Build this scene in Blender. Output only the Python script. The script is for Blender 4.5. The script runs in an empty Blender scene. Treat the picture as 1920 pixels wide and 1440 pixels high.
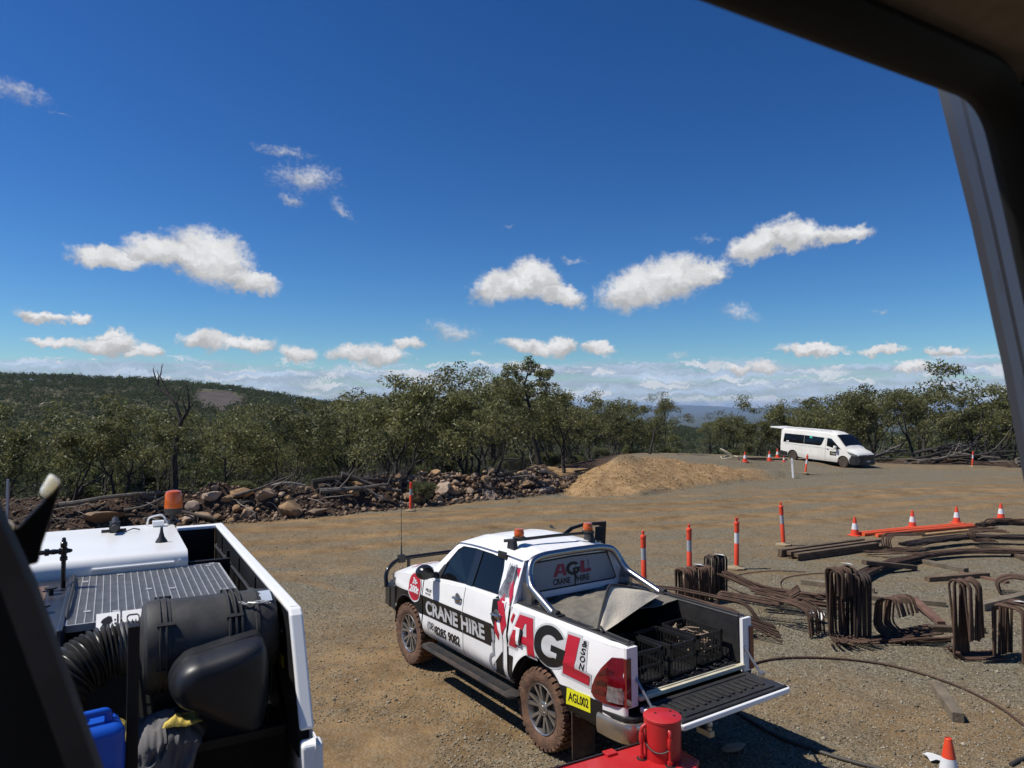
import bpy, bmesh, math, random
import numpy as np
from mathutils import Vector, Matrix, Euler, noise as mnoise
from mathutils.geometry import tessellate_polygon
R = math.radians
random.seed(7)
S = bpy.context.scene
COL = S.collection
VL = bpy.context.view_layer

# ------------------------------------------------------------------ camera
CAMZ = 3.5
FPX, HZ = 1342.0, 759.4                    # focal length in photo pixels, level line
PITCH = math.atan((HZ - 720) / FPX)
cd = bpy.data.cameras.new('camera')
cam = bpy.data.objects.new('camera', cd); COL.objects.link(cam)
cam.location = (0, 0, CAMZ); cam.rotation_euler = (R(90) + PITCH, 0, 0)
cd.sensor_width = 36.0; cd.lens = FPX / 1920 * 36.0
cd.clip_start = 0.05; cd.clip_end = 60000
cd.dof.use_dof = True; cd.dof.focus_distance = 10.5; cd.dof.aperture_fstop = 6.0
S.camera = cam

# ------------------------------------------------------------------ sky + sun
SUN_EL = R(57); SUN_DIR = Vector((-math.cos(SUN_EL), -0.03, math.sin(SUN_EL))).normalized()
W = bpy.data.worlds.new('World'); S.world = W; W.use_nodes = True
def build_world():
    nt = W.node_tree; N = nt.nodes; Lk = nt.links; N.clear()
    out = N.new('ShaderNodeOutputWorld'); bg = N.new('ShaderNodeBackground'); Lk.new(bg.outputs[0], out.inputs[0])
    bg.inputs[1].default_value = SKY_STR
    sky = N.new('ShaderNodeTexSky'); sky.sky_type = 'NISHITA'; sky.sun_disc = False
    sky.sun_elevation = SUN_EL
    sky.sun_rotation = math.atan2(SUN_DIR.x, SUN_DIR.y)
    sky.altitude = 400; sky.air_density = 1.0; sky.dust_density = 0.25; sky.ozone_density = 3.0
    hs = N.new('ShaderNodeHueSaturation'); hs.inputs['Saturation'].default_value = 1.22; hs.inputs['Value'].default_value = 0.92
    hs.inputs['Hue'].default_value = 0.5
    Lk.new(sky.outputs[0], hs.inputs['Color'])
    v1 = N.new('ShaderNodeVectorMath'); v1.operation = 'SCALE'; v1.inputs['Scale'].default_value = SKY_STR; Lk.new(hs.outputs[0], v1.inputs[0])
    gm = N.new('ShaderNodeGamma'); gm.inputs['Gamma'].default_value = 1.31; Lk.new(v1.outputs[0], gm.inputs['Color'])
    v2 = N.new('ShaderNodeVectorMath'); v2.operation = 'MULTIPLY'; v2.inputs[1].default_value = tuple(c / SKY_STR for c in (.87, 1.10, 1.28)); Lk.new(gm.outputs[0], v2.inputs[0])
    skycol = v2.outputs[0]
    tc = N.new('ShaderNodeTexCoord'); sep = N.new('ShaderNodeSeparateXYZ'); Lk.new(tc.outputs['Generated'], sep.inputs[0])
    def M(op, a, b=None, c=None, clamp=False):
        n = N.new('ShaderNodeMath'); n.operation = op; n.use_clamp = clamp
        for i, x in enumerate((a, b, c)):
            if x is None: continue
            if isinstance(x, (int, float)): n.inputs[i].default_value = x
            else: Lk.new(x, n.inputs[i])
        return n.outputs[0]
    az = M('ARCTAN2', sep.outputs[0], sep.outputs[1]); el = M('ARCSINE', sep.outputs[2])
    az = M('MULTIPLY', az, 57.2958); el = M('MULTIPLY', el, 57.2958)
    comb = N.new('ShaderNodeCombineXYZ'); Lk.new(az, comb.inputs[0]); Lk.new(el, comb.inputs[1])
    def VM(op, a, b):
        n = N.new('ShaderNodeVectorMath'); n.operation = op
        for i, x in enumerate((a, b)):
            if x is None: continue
            if isinstance(x, tuple): n.inputs[i].default_value = x
            else: Lk.new(x, n.inputs[i])
        return n
    def NZ(vec, scale, detail, rough=0.55, col=False, loc=None):
        if loc is not None: vec = VM('ADD', vec, loc).outputs[0]
        n = N.new('ShaderNodeTexNoise'); n.inputs['Scale'].default_value = scale; n.inputs['Detail'].default_value = detail
        n.inputs['Roughness'].default_value = rough; Lk.new(vec, n.inputs['Vector'])
        return n.outputs['Color' if col else 'Fac']
    P0 = comb.outputs[0]
    # turbulent warp of the sky coordinates gives ragged cumulus edges
    wn = NZ(P0, 0.50, 12, 0.66, True)
    w1 = VM('SUBTRACT', wn, (0.5, 0.5, 0.5)).outputs[0]
    w1 = VM('MULTIPLY', w1, (3.6, 2.6, 0)).outputs[0]
    P = VM('ADD', P0, w1).outputs[0]
    # cumulus: (azimuth px, elevation px, half width, half height up, tilt) in degrees built from sightings
    def ae(u, v):
        x = (u - 960) / FPX; z = (HZ - v) / FPX
        return math.degrees(math.atan2(x, 1)), math.degrees(math.atan2(z, math.hypot(1, x)))
    acc = None; yacc = None
    for (u, v, wu, hv, tilt, *thin) in CLOUDS:
        a, e = ae(u, v)
        k = math.degrees(1 / FPX) * math.cos(R(a)) ** 1.6
        mp = N.new('ShaderNodeMapping'); mp.vector_type = 'TEXTURE'
        mp.inputs['Location'].default_value = (a, e, 0); mp.inputs['Rotation'].default_value = (0, 0, R(tilt))
        mp.inputs['Scale'].default_value = (wu * k, hv * k, 1)
        Lk.new(P, mp.inputs['Vector'])
        ln = VM('LENGTH', mp.outputs[0], None).outputs['Value']
        if thin: ln = M('MULTIPLY_ADD', ln, 0.3, thin[0])
        yi = N.new('ShaderNodeSeparateXYZ'); Lk.new(mp.outputs[0], yi.inputs[0]); yi = yi.outputs[1]
        if acc is None: acc, yacc = ln, yi
        else:
            sel = M('LESS_THAN', ln, acc); mf = N.new('ShaderNodeMix'); Lk.new(sel, mf.inputs['Factor']); Lk.new(yacc, mf.inputs['A']); Lk.new(yi, mf.inputs['B'])
            yacc = mf.outputs['Result']; acc = M('SMOOTH_MIN', acc, ln, 0.22)
    # density 0..1 from distance field
    dens = N.new('ShaderNodeMapRange'); dens.interpolation_type = 'SMOOTHSTEP'
    Lk.new(acc, dens.inputs[0]); dens.inputs[1].default_value = 1.20; dens.inputs[2].default_value = 0.62
    dens.inputs[3].default_value = 0; dens.inputs[4].default_value = 1
    fine = NZ(VM('MULTIPLY', P0, (1.0, 1.3, 0)).outputs[0], 2.6, 7, 0.62)
    acc2 = M('ADD', acc, M('MULTIPLY', M('SUBTRACT', fine, 0.5), 0.5)); Lk.new(acc2, dens.inputs[0])
    # wispy patches elsewhere in the whole sky (also outside the frame)
    band_w = M('MULTIPLY', el, 0.16)
    bc = VM('MULTIPLY', P, (0.12, 1.25, 1)).outputs[0]
    b1 = NZ(bc, 1.3, 8, 0.6, False, (11.3, 2.1, 0))
    bcs = VM('MULTIPLY', P0, (0.055, 1.9, 1)).outputs[0]
    b2 = NZ(bcs, 1.0, 6, 0.55, False, (3.3, 7.7, 0))
    bsum = M('ADD', M('MULTIPLY', b1, 0.5), M('MULTIPLY', b2, 0.5))
    # coverage falls off with elevation: full at the horizon, none above about five degrees
    cov = N.new('ShaderNodeMapRange'); cov.interpolation_type = 'SMOOTHSTEP'
    warp_el = M('ADD', el, M('MULTIPLY', M('SUBTRACT', NZ(VM('MULTIPLY', P0, (0.06, 0.06, 0)).outputs[0], 1.0, 4), 0.5), 3.0))
    Lk.new(warp_el, cov.inputs[0]); cov.inputs[1].default_value = 5.0; cov.inputs[2].default_value = 2.6
    cov.inputs[3].default_value = -0.42; cov.inputs[4].default_value = 0.14
    bd = N.new('ShaderNodeMapRange'); bd.interpolation_type = 'SMOOTHSTEP'
    Lk.new(M('ADD', bsum, cov.outputs[0]), bd.inputs[0]); bd.inputs[1].default_value = 0.45; bd.inputs[2].default_value = 0.68
    bd.inputs[3].default_value = 0; bd.inputs[4].default_value = 0.92
    # small puffs standing in the band
    pc = VM('MULTIPLY', P, (0.26, 1.35, 1)).outputs[0]
    pf = NZ(pc, 1.0, 7, 0.6, False, (5.3, 1.1, 0))
    pm = N.new('ShaderNodeMapRange'); pm.interpolation_type = 'SMOOTHSTEP'
    pcov = N.new('ShaderNodeMapRange'); Lk.new(el, pcov.inputs[0]); pcov.inputs[1].default_value = 4.8; pcov.inputs[2].default_value = 3.2
    pcov.inputs[3].default_value = -0.25; pcov.inputs[4].default_value = 0.0
    Lk.new(M('ADD', pf, pcov.outputs[0]), pm.inputs[0]); pm.inputs[1].default_value = 0.52; pm.inputs[2].default_value = 0.60
    pm.inputs[3].default_value = 0; pm.inputs[4].default_value = 0.8
    # brightness: lumpy, whiter cores, greyer undersides (sampled with an offset towards the sun)
    lum = NZ(VM('MULTIPLY', P, (0.5, 0.8, 0)).outputs[0], 1.0, 6, 0.6)
    lr = N.new('ShaderNodeMapRange'); Lk.new(lum, lr.inputs[0]); lr.inputs[1].default_value = 0.3; lr.inputs[2].default_value = 0.68
    lr.inputs[3].default_value = 0.80; lr.inputs[4].default_value = 1.06
    def colr(rgb):
        n = N.new('ShaderNodeRGB'); n.outputs[0].default_value = (*rgb, 1); return n.outputs[0]
    def mix(f, a, b):
        n = N.new('ShaderNodeMix'); n.data_type = 'RGBA'; Lk.new(f, n.inputs['Factor']); Lk.new(a, n.inputs['A']); Lk.new(b, n.inputs['B']); return n.outputs['Result']
    k = 1 / SKY_STR
    def scalec(c, f):
        n = N.new('ShaderNodeVectorMath'); n.operation = 'SCALE'; Lk.new(c, n.inputs[0]); Lk.new(f, n.inputs['Scale']); return n.outputs[0]
    edge = N.new('ShaderNodeMapRange'); Lk.new(acc, edge.inputs[0]); edge.inputs[1].default_value = 1.1; edge.inputs[2].default_value = 0.55
    edge.inputs[3].default_value = 0.85; edge.inputs[4].default_value = 1.0
    ysh = N.new('ShaderNodeMapRange'); ysh.interpolation_type = 'SMOOTHSTEP'; Lk.new(M('ADD', yacc, M('MULTIPLY', M('SUBTRACT', lum, 0.5), 1.6)), ysh.inputs[0]); ysh.inputs[1].default_value = -0.75; ysh.inputs[2].default_value = 0.45; ysh.inputs[3].default_value = 0.66; ysh.inputs[4].default_value = 1.0
    ccol = scalec(scalec(scalec(colr((0.83 * k, 0.835 * k, 0.85 * k)), lr.outputs[0]), edge.outputs[0]), ysh.outputs[0])
    bl = N.new('ShaderNodeMapRange'); Lk.new(b1, bl.inputs[0]); bl.inputs[1].default_value = 0.35; bl.inputs[2].default_value = 0.7
    bl.inputs[3].default_value = 0.68; bl.inputs[4].default_value = 1.25
    bcol = scalec(colr((0.44 * k, 0.54 * k, 0.70 * k)), bl.outputs[0])
    pcol = scalec(colr((0.74 * k, 0.77 * k, 0.82 * k)), lr.outputs[0])
    c = mix(bd.outputs[0], skycol, bcol)
    c = mix(pm.outputs[0], c, pcol)
    c = mix(dens.outputs[0], c, ccol)
    # no cloud below the horizon
    Lk.new(c, bg.inputs[0])
SKY_STR = 0.10
CLOUDS = [
 # big left cloud
 (200, 482, 75, 22, -4), (300, 473, 85, 32, 2), (390, 482, 85, 52, -14), (462, 522, 62, 26, -18),
 # pair in the middle right
 (945, 535, 66, 32, 8), (1000, 522, 58, 34, -10), (1050, 548, 52, 20, -14),
 (1200, 540, 75, 42, 16), (1260, 522, 62, 46, 10), (1322, 507, 46, 24, 6),
 # upper right
 (1420, 458, 62, 30, 14), (1495, 440, 60, 34, -4), (1580, 440, 62, 18, -3),
 # wisps upper centre
 (525, 280, 62, 13, -4, 0.88), (570, 332, 62, 24, 0, 0.80), (545, 372, 26, 11, 0, 0.83), (645, 392, 38, 14, -38, 0.88),
 (20, 165, 70, 30, -10, 0.88), (955, 422, 20, 6, -15, 1.00), (1072, 484, 30, 9, -6, 0.93), (95, 210, 30, 4, 0, 0.98), (1330, 450, 30, 16, 0, 0.98),
 # row above the band
 (75, 590, 56, 13, -4), (150, 597, 22, 10, 0), (200, 645, 70, 24, 0), (205, 628, 32, 18, 0), (265, 662, 40, 14, 0),
 (385, 636, 44, 19, 0), (460, 645, 62, 18, -3), (560, 665, 34, 17, 0), (660, 665, 46, 19, 0), (715, 662, 52, 22, 0), (762, 642, 32, 12, 0),
 (850, 620, 50, 18, -5, 0.80), (892, 659, 22, 9, 0, 0.88), (1000, 650, 66, 15, -8), (1050, 648, 30, 18, -10), (1120, 655, 34, 13, 0),
 (1390, 586, 40, 16, -12, 0.88), (1272, 663, 28, 10, 0, 0.88), (1520, 655, 62, 13, -2), (1525, 648, 26, 14, 0), (1650, 586, 22, 8, 0, 0.93), (1660, 658, 50, 9, 0), (1775, 656, 40, 11, 0),
 (1440, 690, 26, 13, 0), (1395, 690, 24, 12, 0), (1715, 695, 34, 9, 0), (100, 640, 50, 12, 0)]
build_world()
W.cycles.sampling_method = 'MANUAL'; W.cycles.sample_map_resolution = 512

sd = bpy.data.lights.new('sun', 'SUN'); sd.energy = 5.0; sd.angle = R(0.53); sd.color = (1.0, 0.955, 0.88)
sun = bpy.data.objects.new('sun', sd); COL.objects.link(sun)
sun.rotation_euler = SUN_DIR.to_track_quat('Z', 'Y').to_euler()
sun.location = (-30, 0, 60)
S.view_settings.view_transform = 'Standard'; S.view_settings.look = 'None'
S.view_settings.gamma = 1.0; S.view_settings.exposure = 0.0; S.view_settings.use_curve_mapping = False
S.display_settings.display_device = 'sRGB'
cy = S.cycles
cy.max_bounces = 6; cy.diffuse_bounces = 3; cy.glossy_bounces = 3; cy.transmission_bounces = 4; cy.transparent_max_bounces = 8; cy.volume_bounces = 0
cy.use_denoising = True; cy.denoiser = 'OPENIMAGEDENOISE'; cy.denoising_input_passes = 'RGB_ALBEDO_NORMAL'
cy.caustics_reflective = False; cy.caustics_refractive = False; cy.sample_clamp_indirect = 8

# ------------------------------------------------------------------ sight lines (surveying helper: photo pixel -> place on the ground)
CP, SP = math.cos(PITCH), math.sin(PITCH)
def ray(u, v):
    x = (u - 960) / FPX; yu = (720 - v) / FPX
    return Vector((x, CP - yu * SP, SP + yu * CP))
def at_z(u, v, z):
    d = ray(u, v); t = (z - CAMZ) / d.z
    return Vector((0, 0, CAMZ)) + d * t
def at_y(u, v, y):
    d = ray(u, v); return Vector((0, 0, CAMZ)) + d * (y / d.y)

# ------------------------------------------------------------------ mesh builder
class MB:
    def __init__(self): self.v = []; self.f = []
    def add(self, vs, fs):
        o = len(self.v); self.v += [tuple(p) for p in vs]; self.f += [tuple(i + o for i in q) for q in fs]; return self
    def box(self, x0, x1, y0, y1, z0, z1, M=None):
        vs = [(x, y, z) for z in (z0, z1) for y in (y0, y1) for x in (x0, x1)]
        if M is not None: vs = [M @ Vector(p) for p in vs]
        return self.add(vs, [(0, 2, 3, 1), (4, 5, 7, 6), (0, 1, 5, 4), (2, 6, 7, 3), (0, 4, 6, 2), (1, 3, 7, 5)])
    def tube(self, path, r, n=8, cap=True, flat=None):
        path = [Vector(p) for p in path]; m = len(path)
        rs = r if isinstance(r, (list, tuple)) else [r] * m
        up = None; base = len(self.v); vs = []; fs = []
        for i, p in enumerate(path):
            t = (path[min(i + 1, m - 1)] - path[max(i - 1, 0)])
            if t.length < 1e-9: t = Vector((0, 0, 1))
            t.normalize()
            if up is None:
                up = Vector((0, 0, 1)) if abs(t.z) < 0.9 else Vector((1, 0, 0))
            a = up - t * up.dot(t)
            if a.length < 1e-6: a = t.orthogonal()
            a.normalize(); b = t.cross(a); up = a
            for k in range(n):
                w = 2 * math.pi * k / n
                vs.append(p + (a * math.cos(w) + b * math.sin(w)) * rs[i])
        for i in range(m - 1):
            for k in range(n):
                k2 = (k + 1) % n
                fs.append((i * n + k, i * n + k2, (i + 1) * n + k2, (i + 1) * n + k))
        if cap:
            fs.append(tuple(range(n - 1, -1, -1))); fs.append(tuple((m - 1) * n + k for k in range(n)))
        return self.add(vs, fs)
    def lathe(self, prof, origin=(0, 0, 0), axis=(0, 0, 1), n=24, close=True):
        axis = Vector(axis).normalized(); o = Vector(origin)
        a = axis.orthogonal().normalized(); b = axis.cross(a)
        vs = []; fs = []; m = len(prof)
        for (r, h) in prof:
            for k in range(n):
                w = 2 * math.pi * k / n
                vs.append(o + axis * h + (a * math.cos(w) + b * math.sin(w)) * r)
        for i in range(m - 1):
            for k in range(n):
                k2 = (k + 1) % n
                fs.append((i * n + k, i * n + k2, (i + 1) * n + k2, (i + 1) * n + k))
        if close:
            fs.append(tuple(range(n - 1, -1, -1))); fs.append(tuple((m - 1) * n + k for k in range(n)))
        return self.add(vs, fs)
    def prism(self, poly, fn, w0, w1, holes=()):
        """2-D outline (u,v) extruded between w0 and w1; fn(u,v,w) -> point"""
        loops = [list(poly)] + [list(h) for h in holes]
        flat = [p for l in loops for p in l]
        tris = tessellate_polygon([[Vector((p[0], p[1], 0)) for p in l] for l in loops])
        n = len(flat); o = len(self.v)
        vs = [fn(p[0], p[1], w0) for p in flat] + [fn(p[0], p[1], w1) for p in flat]
        fs = [tuple(t) for t in tris] + [tuple(i + n for i in reversed(t)) for t in tris]
        s = 0
        for l in loops:
            k = len(l)
            for i in range(k):
                j = (i + 1) % k
                fs.append((s + i, s + j, n + s + j, n + s + i))
            s += k
        return self.add(vs, fs)
    def flat(self, poly, holes=(), step=None):
        loops = [list(poly)] + [list(h) for h in holes]
        pts = [p for l in loops for p in l]
        tris = tessellate_polygon([[Vector((p[0], p[1], 0)) for p in l] for l in loops])
        if not step: return pts, [tuple(t) for t in tris]
        bm = bmesh.new(); bv = [bm.verts.new((p[0], p[1], 0)) for p in pts]
        for t in tris:
            try: bm.faces.new([bv[i] for i in t])
            except ValueError: pass
        for ax in (0, 1):
            lo = min(p[ax] for p in pts); hi = max(p[ax] for p in pts); n = int((hi - lo) / step)
            for k in range(1, n + 1):
                c = lo + (hi - lo) * k / (n + 1)
                co = (c, 0, 0) if ax == 0 else (0, c, 0); no = (1, 0, 0) if ax == 0 else (0, 1, 0)
                bmesh.ops.bisect_plane(bm, geom=bm.verts[:] + bm.edges[:] + bm.faces[:], plane_co=co, plane_no=no)
        bm.verts.index_update()
        pts = [(v.co.x, v.co.y) for v in bm.verts]; fs = [tuple(v.index for v in f.verts) for f in bm.faces]
        self._bnd = [(e.verts[0].index, e.verts[1].index) for e in bm.edges if len(e.link_faces) == 1]
        bm.free(); return pts, fs
    def sheet(self, poly, fn, w, holes=(), step=0.06):
        pts, fs = self.flat(poly, holes, step)
        return self.add([fn(p[0], p[1], w) for p in pts], fs)
    def cprism(self, poly, fn, w0, w1, holes=(), step=0.05):
        pts, fs = self.flat(poly, holes, step); n = len(pts)
        vs = [fn(p[0], p[1], w0) for p in pts] + [fn(p[0], p[1], w1) for p in pts]
        ff = [tuple(f) for f in fs] + [tuple(i + n for i in reversed(f)) for f in fs] + [(a, b, b + n, a + n) for a, b in self._bnd]
        return self.add(vs, ff)
    def grid(self, fn, us, vs_, flip=False):
        nu, nv = len(us), len(vs_)
        pts = [fn(u, v) for u in us for v in vs_]
        fs = []
        for i in range(nu - 1):
            for j in range(nv - 1):
                q = (i * nv + j, i * nv + j + 1, (i + 1) * nv + j + 1, (i + 1) * nv + j)
                fs.append(q[::-1] if flip else q)
        return self.add(pts, fs)
    def build(self, name, mat, parent=None, smooth=38, bevel=0, seg=2, solid=0, merge=0, recalc=True):
        me = bpy.data.meshes.new(name)
        me.from_pydata([tuple(p) for p in self.v], [], self.f)
        if bevel or solid or merge or recalc:
            bm = bmesh.new(); bm.from_mesh(me)
            if merge: bmesh.ops.remove_doubles(bm, verts=bm.verts, dist=merge)
            if recalc: bmesh.ops.recalc_face_normals(bm, faces=bm.faces)
            if solid: bmesh.ops.solidify(bm, geom=bm.faces[:], thickness=solid)
            if bevel:
                es = [e for e in bm.edges if len(e.link_faces) == 2 and e.calc_face_angle(0) > R(28)]
                bmesh.ops.bevel(bm, geom=es, offset=bevel, segments=seg, affect='EDGES', profile=0.5, clamp_overlap=True)
            bm.to_mesh(me); bm.free()
        me.update()
        if smooth:
            me.shade_smooth(); me.set_sharp_from_angle(angle=R(smooth))
        if mat is not None: me.materials.append(mat)
        o = bpy.data.objects.new(name, me); COL.objects.link(o)
        if parent is not None: o.parent = parent
        return o
def linked(name, me, parent=None, loc=(0, 0, 0), rot=(0, 0, 0), sc=(1, 1, 1)):
    o = bpy.data.objects.new(name, me); COL.objects.link(o); o.location = loc; o.rotation_euler = rot
    o.scale = sc if isinstance(sc, (tuple, list)) else (sc, sc, sc)
    if parent is not None: o.parent = parent
    return o
def tag(o, label=None, cat=None, group=None, kind=None):
    if label: o['label'] = label
    if cat: o['category'] = cat
    if group: o['group'] = group
    if kind: o['kind'] = kind
    return o
def thing(name, label, cat, loc=(0, 0, 0), rot=(0, 0, 0), group=None):
    o = bpy.data.objects.new(name, None); COL.objects.link(o); o.empty_display_size = 0.2
    o.location = loc; o.rotation_euler = rot
    return tag(o, label, cat, group)
def kids(o): return [c for c in bpy.data.objects if c.parent == o]
def copy_tree(root, children, loc, rot=(0, 0, 0), sc=1.0, label=None, group=None):
    r = root.copy(); COL.objects.link(r); r.location = loc; r.rotation_euler = rot; r.scale = (sc,) * 3 if not isinstance(sc, tuple) else sc
    if label: r['label'] = label
    if group: r['group'] = group
    for c, subs in children:
        k = c.copy(); COL.objects.link(k); k.parent = r
        for s_ in subs:
            q = s_.copy(); COL.objects.link(q); q.parent = k
    return r
def fillet(pts, rad, seg=6):
    """round the corners of a 3-D polyline"""
    pts = [Vector(p) for p in pts]; out = [pts[0]]
    for i in range(1, len(pts) - 1):
        p, a, b = pts[i], pts[i - 1], pts[i + 1]
        r_ = min(rad, (a - p).length * 0.48, (b - p).length * 0.48)
        s = p + (a - p).normalized() * r_; e = p + (b - p).normalized() * r_
        for k in range(seg + 1):
            t = k / seg
            out.append(s * (1 - t) ** 2 + p * 2 * t * (1 - t) + e * t * t)
    out.append(pts[-1]); return out

# ------------------------------------------------------------------ materials
MATS = {}
def mat(name, col, rough=0.5, metal=0.0, var=0.12, scale=6.0, bump=0.0, bscale=None, dirt=None, coat=0.0, rnd=0.0, spec=0.5, detail=5, emit=None):
    """procedural surface: colour with noise variation, optional dust (colour, amount, scale), fine relief"""
    if name in MATS: return MATS[name]
    m = bpy.data.materials.new(name); m.use_nodes = True; MATS[name] = m
    nt = m.node_tree; N, L = nt.nodes, nt.links
    b = N['Principled BSDF']
    b.inputs['Roughness'].default_value = rough; b.inputs['Metallic'].default_value = metal
    b.inputs['Specular IOR Level'].default_value = spec
    if coat: b.inputs['Coat Weight'].default_value = coat; b.inputs['Coat Roughness'].default_value = 0.06
    tc = N.new('ShaderNodeTexCoord')
    nz = N.new('ShaderNodeTexNoise'); nz.inputs['Scale'].default_value = scale; nz.inputs['Detail'].default_value = detail; nz.inputs['Roughness'].default_value = 0.6
    L.new(tc.outputs['Object'], nz.inputs['Vector'])
    mx = N.new('ShaderNodeMix'); mx.data_type = 'RGBA'
    lo = tuple(max(0, c * (1 - var)) for c in col); hi = tuple(min(1, c * (1 + var)) for c in col)
    mx.inputs['A'].default_value = (*lo, 1); mx.inputs['B'].default_value = (*hi, 1)
    mr = N.new('ShaderNodeMapRange'); mr.inputs[1].default_value = 0.3; mr.inputs[2].default_value = 0.7
    L.new(nz.outputs['Fac'], mr.inputs[0]); L.new(mr.outputs[0], mx.inputs['Factor'])
    cur = mx.outputs['Result']
    if dirt:
        dc, amt, ds = dirt
        n2 = N.new('ShaderNodeTexNoise'); n2.inputs['Scale'].default_value = ds; n2.inputs['Detail'].default_value = 8; n2.inputs['Roughness'].default_value = 0.7
        L.new(tc.outputs['Object'], n2.inputs['Vector'])
        r2 = N.new('ShaderNodeMapRange'); r2.inputs[1].default_value = 0.42; r2.inputs[2].default_value = 0.75; r2.inputs[4].default_value = amt
        L.new(n2.outputs['Fac'], r2.inputs[0])
        m2 = N.new('ShaderNodeMix'); m2.data_type = 'RGBA'; m2.inputs['B'].default_value = (*dc, 1)
        L.new(cur, m2.inputs['A']); L.new(r2.outputs[0], m2.inputs['Factor']); cur = m2.outputs['Result']
        r3 = N.new('ShaderNodeMapRange'); r3.inputs[3].default_value = rough; r3.inputs[4].default_value = min(1, rough + 0.45)
        L.new(r2.outputs[0], r3.inputs[0]); L.new(r3.outputs[0], b.inputs['Roughness'])
    if rnd:
        oi = N.new('ShaderNodeObjectInfo'); h = N.new('ShaderNodeHueSaturation')
        r4 = N.new('ShaderNodeMapRange'); r4.inputs[3].default_value = 1 - rnd; r4.inputs[4].default_value = 1 + rnd
        L.new(oi.outputs['Random'], r4.inputs[0]); L.new(r4.outputs[0], h.inputs['Value']); L.new(cur, h.inputs['Color']); cur = h.outputs['Color']
    L.new(cur, b.inputs['Base Color'])
    if bump:
        n3 = N.new('ShaderNodeTexNoise'); n3.inputs['Scale'].default_value = bscale or scale * 6; n3.inputs['Detail'].default_value = 6
        L.new(tc.outputs['Object'], n3.inputs['Vector'])
        bp = N.new('ShaderNodeBump'); bp.inputs['Strength'].default_value = bump; bp.inputs['Distance'].default_value = 0.02
        L.new(n3.outputs['Fac'], bp.inputs['Height']); L.new(bp.outputs[0], b.inputs['Normal'])
    if emit:
        b.inputs['Emission Color'].default_value = (*emit[0], 1); b.inputs['Emission Strength'].default_value = emit[1]
    return m
DUST = (0.24, 0.17, 0.10)
def paint(name, col, rough=0.3, d=0.25): return mat(name, col, rough, 0, 0.03, 3, dirt=(DUST, d, 2.2))
WHITE = paint('white_paint', (0.85, 0.845, 0.83), 0.25, 0.03)
BLACKP = mat('black_plastic', (0.018, 0.018, 0.019), 0.5, 0, 0.2, 9, 0.12, 160, dirt=(DUST, 0.05, 3))
BLACKG = mat('black_gloss', (0.012, 0.012, 0.014), 0.22, 0, 0.15, 5, dirt=(DUST, 0.03, 3))
RUBBER = mat('rubber', (0.02, 0.02, 0.021), 0.75, 0, 0.2, 12, 0.2, 90, dirt=(DUST, 0.15, 5))
CHROME = mat('polished_steel', (0.46, 0.45, 0.44), 0.27, 1.0, 0.05, 4, dirt=((0.2, 0.16, 0.12), 0.25, 4))
GLASS = mat('tinted_glass', (0.006, 0.007, 0.009), 0.04, 0, 0.1, 2, spec=0.32)
RED = paint('red_vinyl', (0.48, 0.012, 0.035), 0.3, 0.06)
DECALB = mat('black_vinyl', (0.010, 0.010, 0.011), 0.36, 0, 0.2, 4, dirt=(DUST, 0.05, 2.5), spec=.35)
SILVER = mat('silver_vinyl', (0.55, 0.56, 0.57), 0.35, 0, 0.06, 5, dirt=(DUST, 0.1, 3))
GREYV = mat('grey_vinyl', (0.30, 0.31, 0.34), 0.4, 0, 0.25, 9)
AMBER = mat('amber_lens', (0.60, 0.10, 0.006), 0.18, 0, 0.1, 20, coat=0.5)
ORANGE = mat('orange_plastic', (0.78, 0.065, 0.02), 0.45, 0, 0.08, 5, dirt=(DUST, 0.22, 6))
REFLECT = mat('reflective_white', (0.72, 0.73, 0.74), 0.35, 0, 0.06, 20, dirt=(DUST, 0.15, 8))
REFLECTG = mat('reflective_grey', (0.38, 0.39, 0.41), 0.35, 0, 0.10, 20, dirt=(DUST, 0.15, 8))
# ------------------------------------------------------------------ lettering
_tc = {}
def text_geo(s, bold=0.0, shear=0.0):
    key = (s, bold, shear)
    if key in _tc: return _tc[key]
    cu = bpy.data.curves.new('lettering', 'FONT'); cu.body = s; cu.size = 1.0; cu.offset = bold; cu.shear = shear; cu.resolution_u = 4
    cu.fill_mode = 'FRONT' if hasattr(cu, 'fill_mode') else cu.fill_mode
    o = bpy.data.objects.new('lettering', cu); COL.objects.link(o); VL.update()
    me = bpy.data.meshes.new_from_object(o.evaluated_get(bpy.context.evaluated_depsgraph_get()))
    vs = [(v.co.x, v.co.y) for v in me.vertices]; fs = [tuple(p.vertices) for p in me.polygons]
    bpy.data.objects.remove(o); bpy.data.curves.remove(cu); bpy.data.meshes.remove(me)
    x0 = min(p[0] for p in vs); x1 = max(p[0] for p in vs); y0 = min(p[1] for p in vs); y1 = max(p[1] for p in vs)
    vs = [((p[0] - x0) / (x1 - x0), (p[1] - y0) / (y1 - y0)) for p in vs]
    _tc[key] = (vs, fs); return _tc[key]
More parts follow.
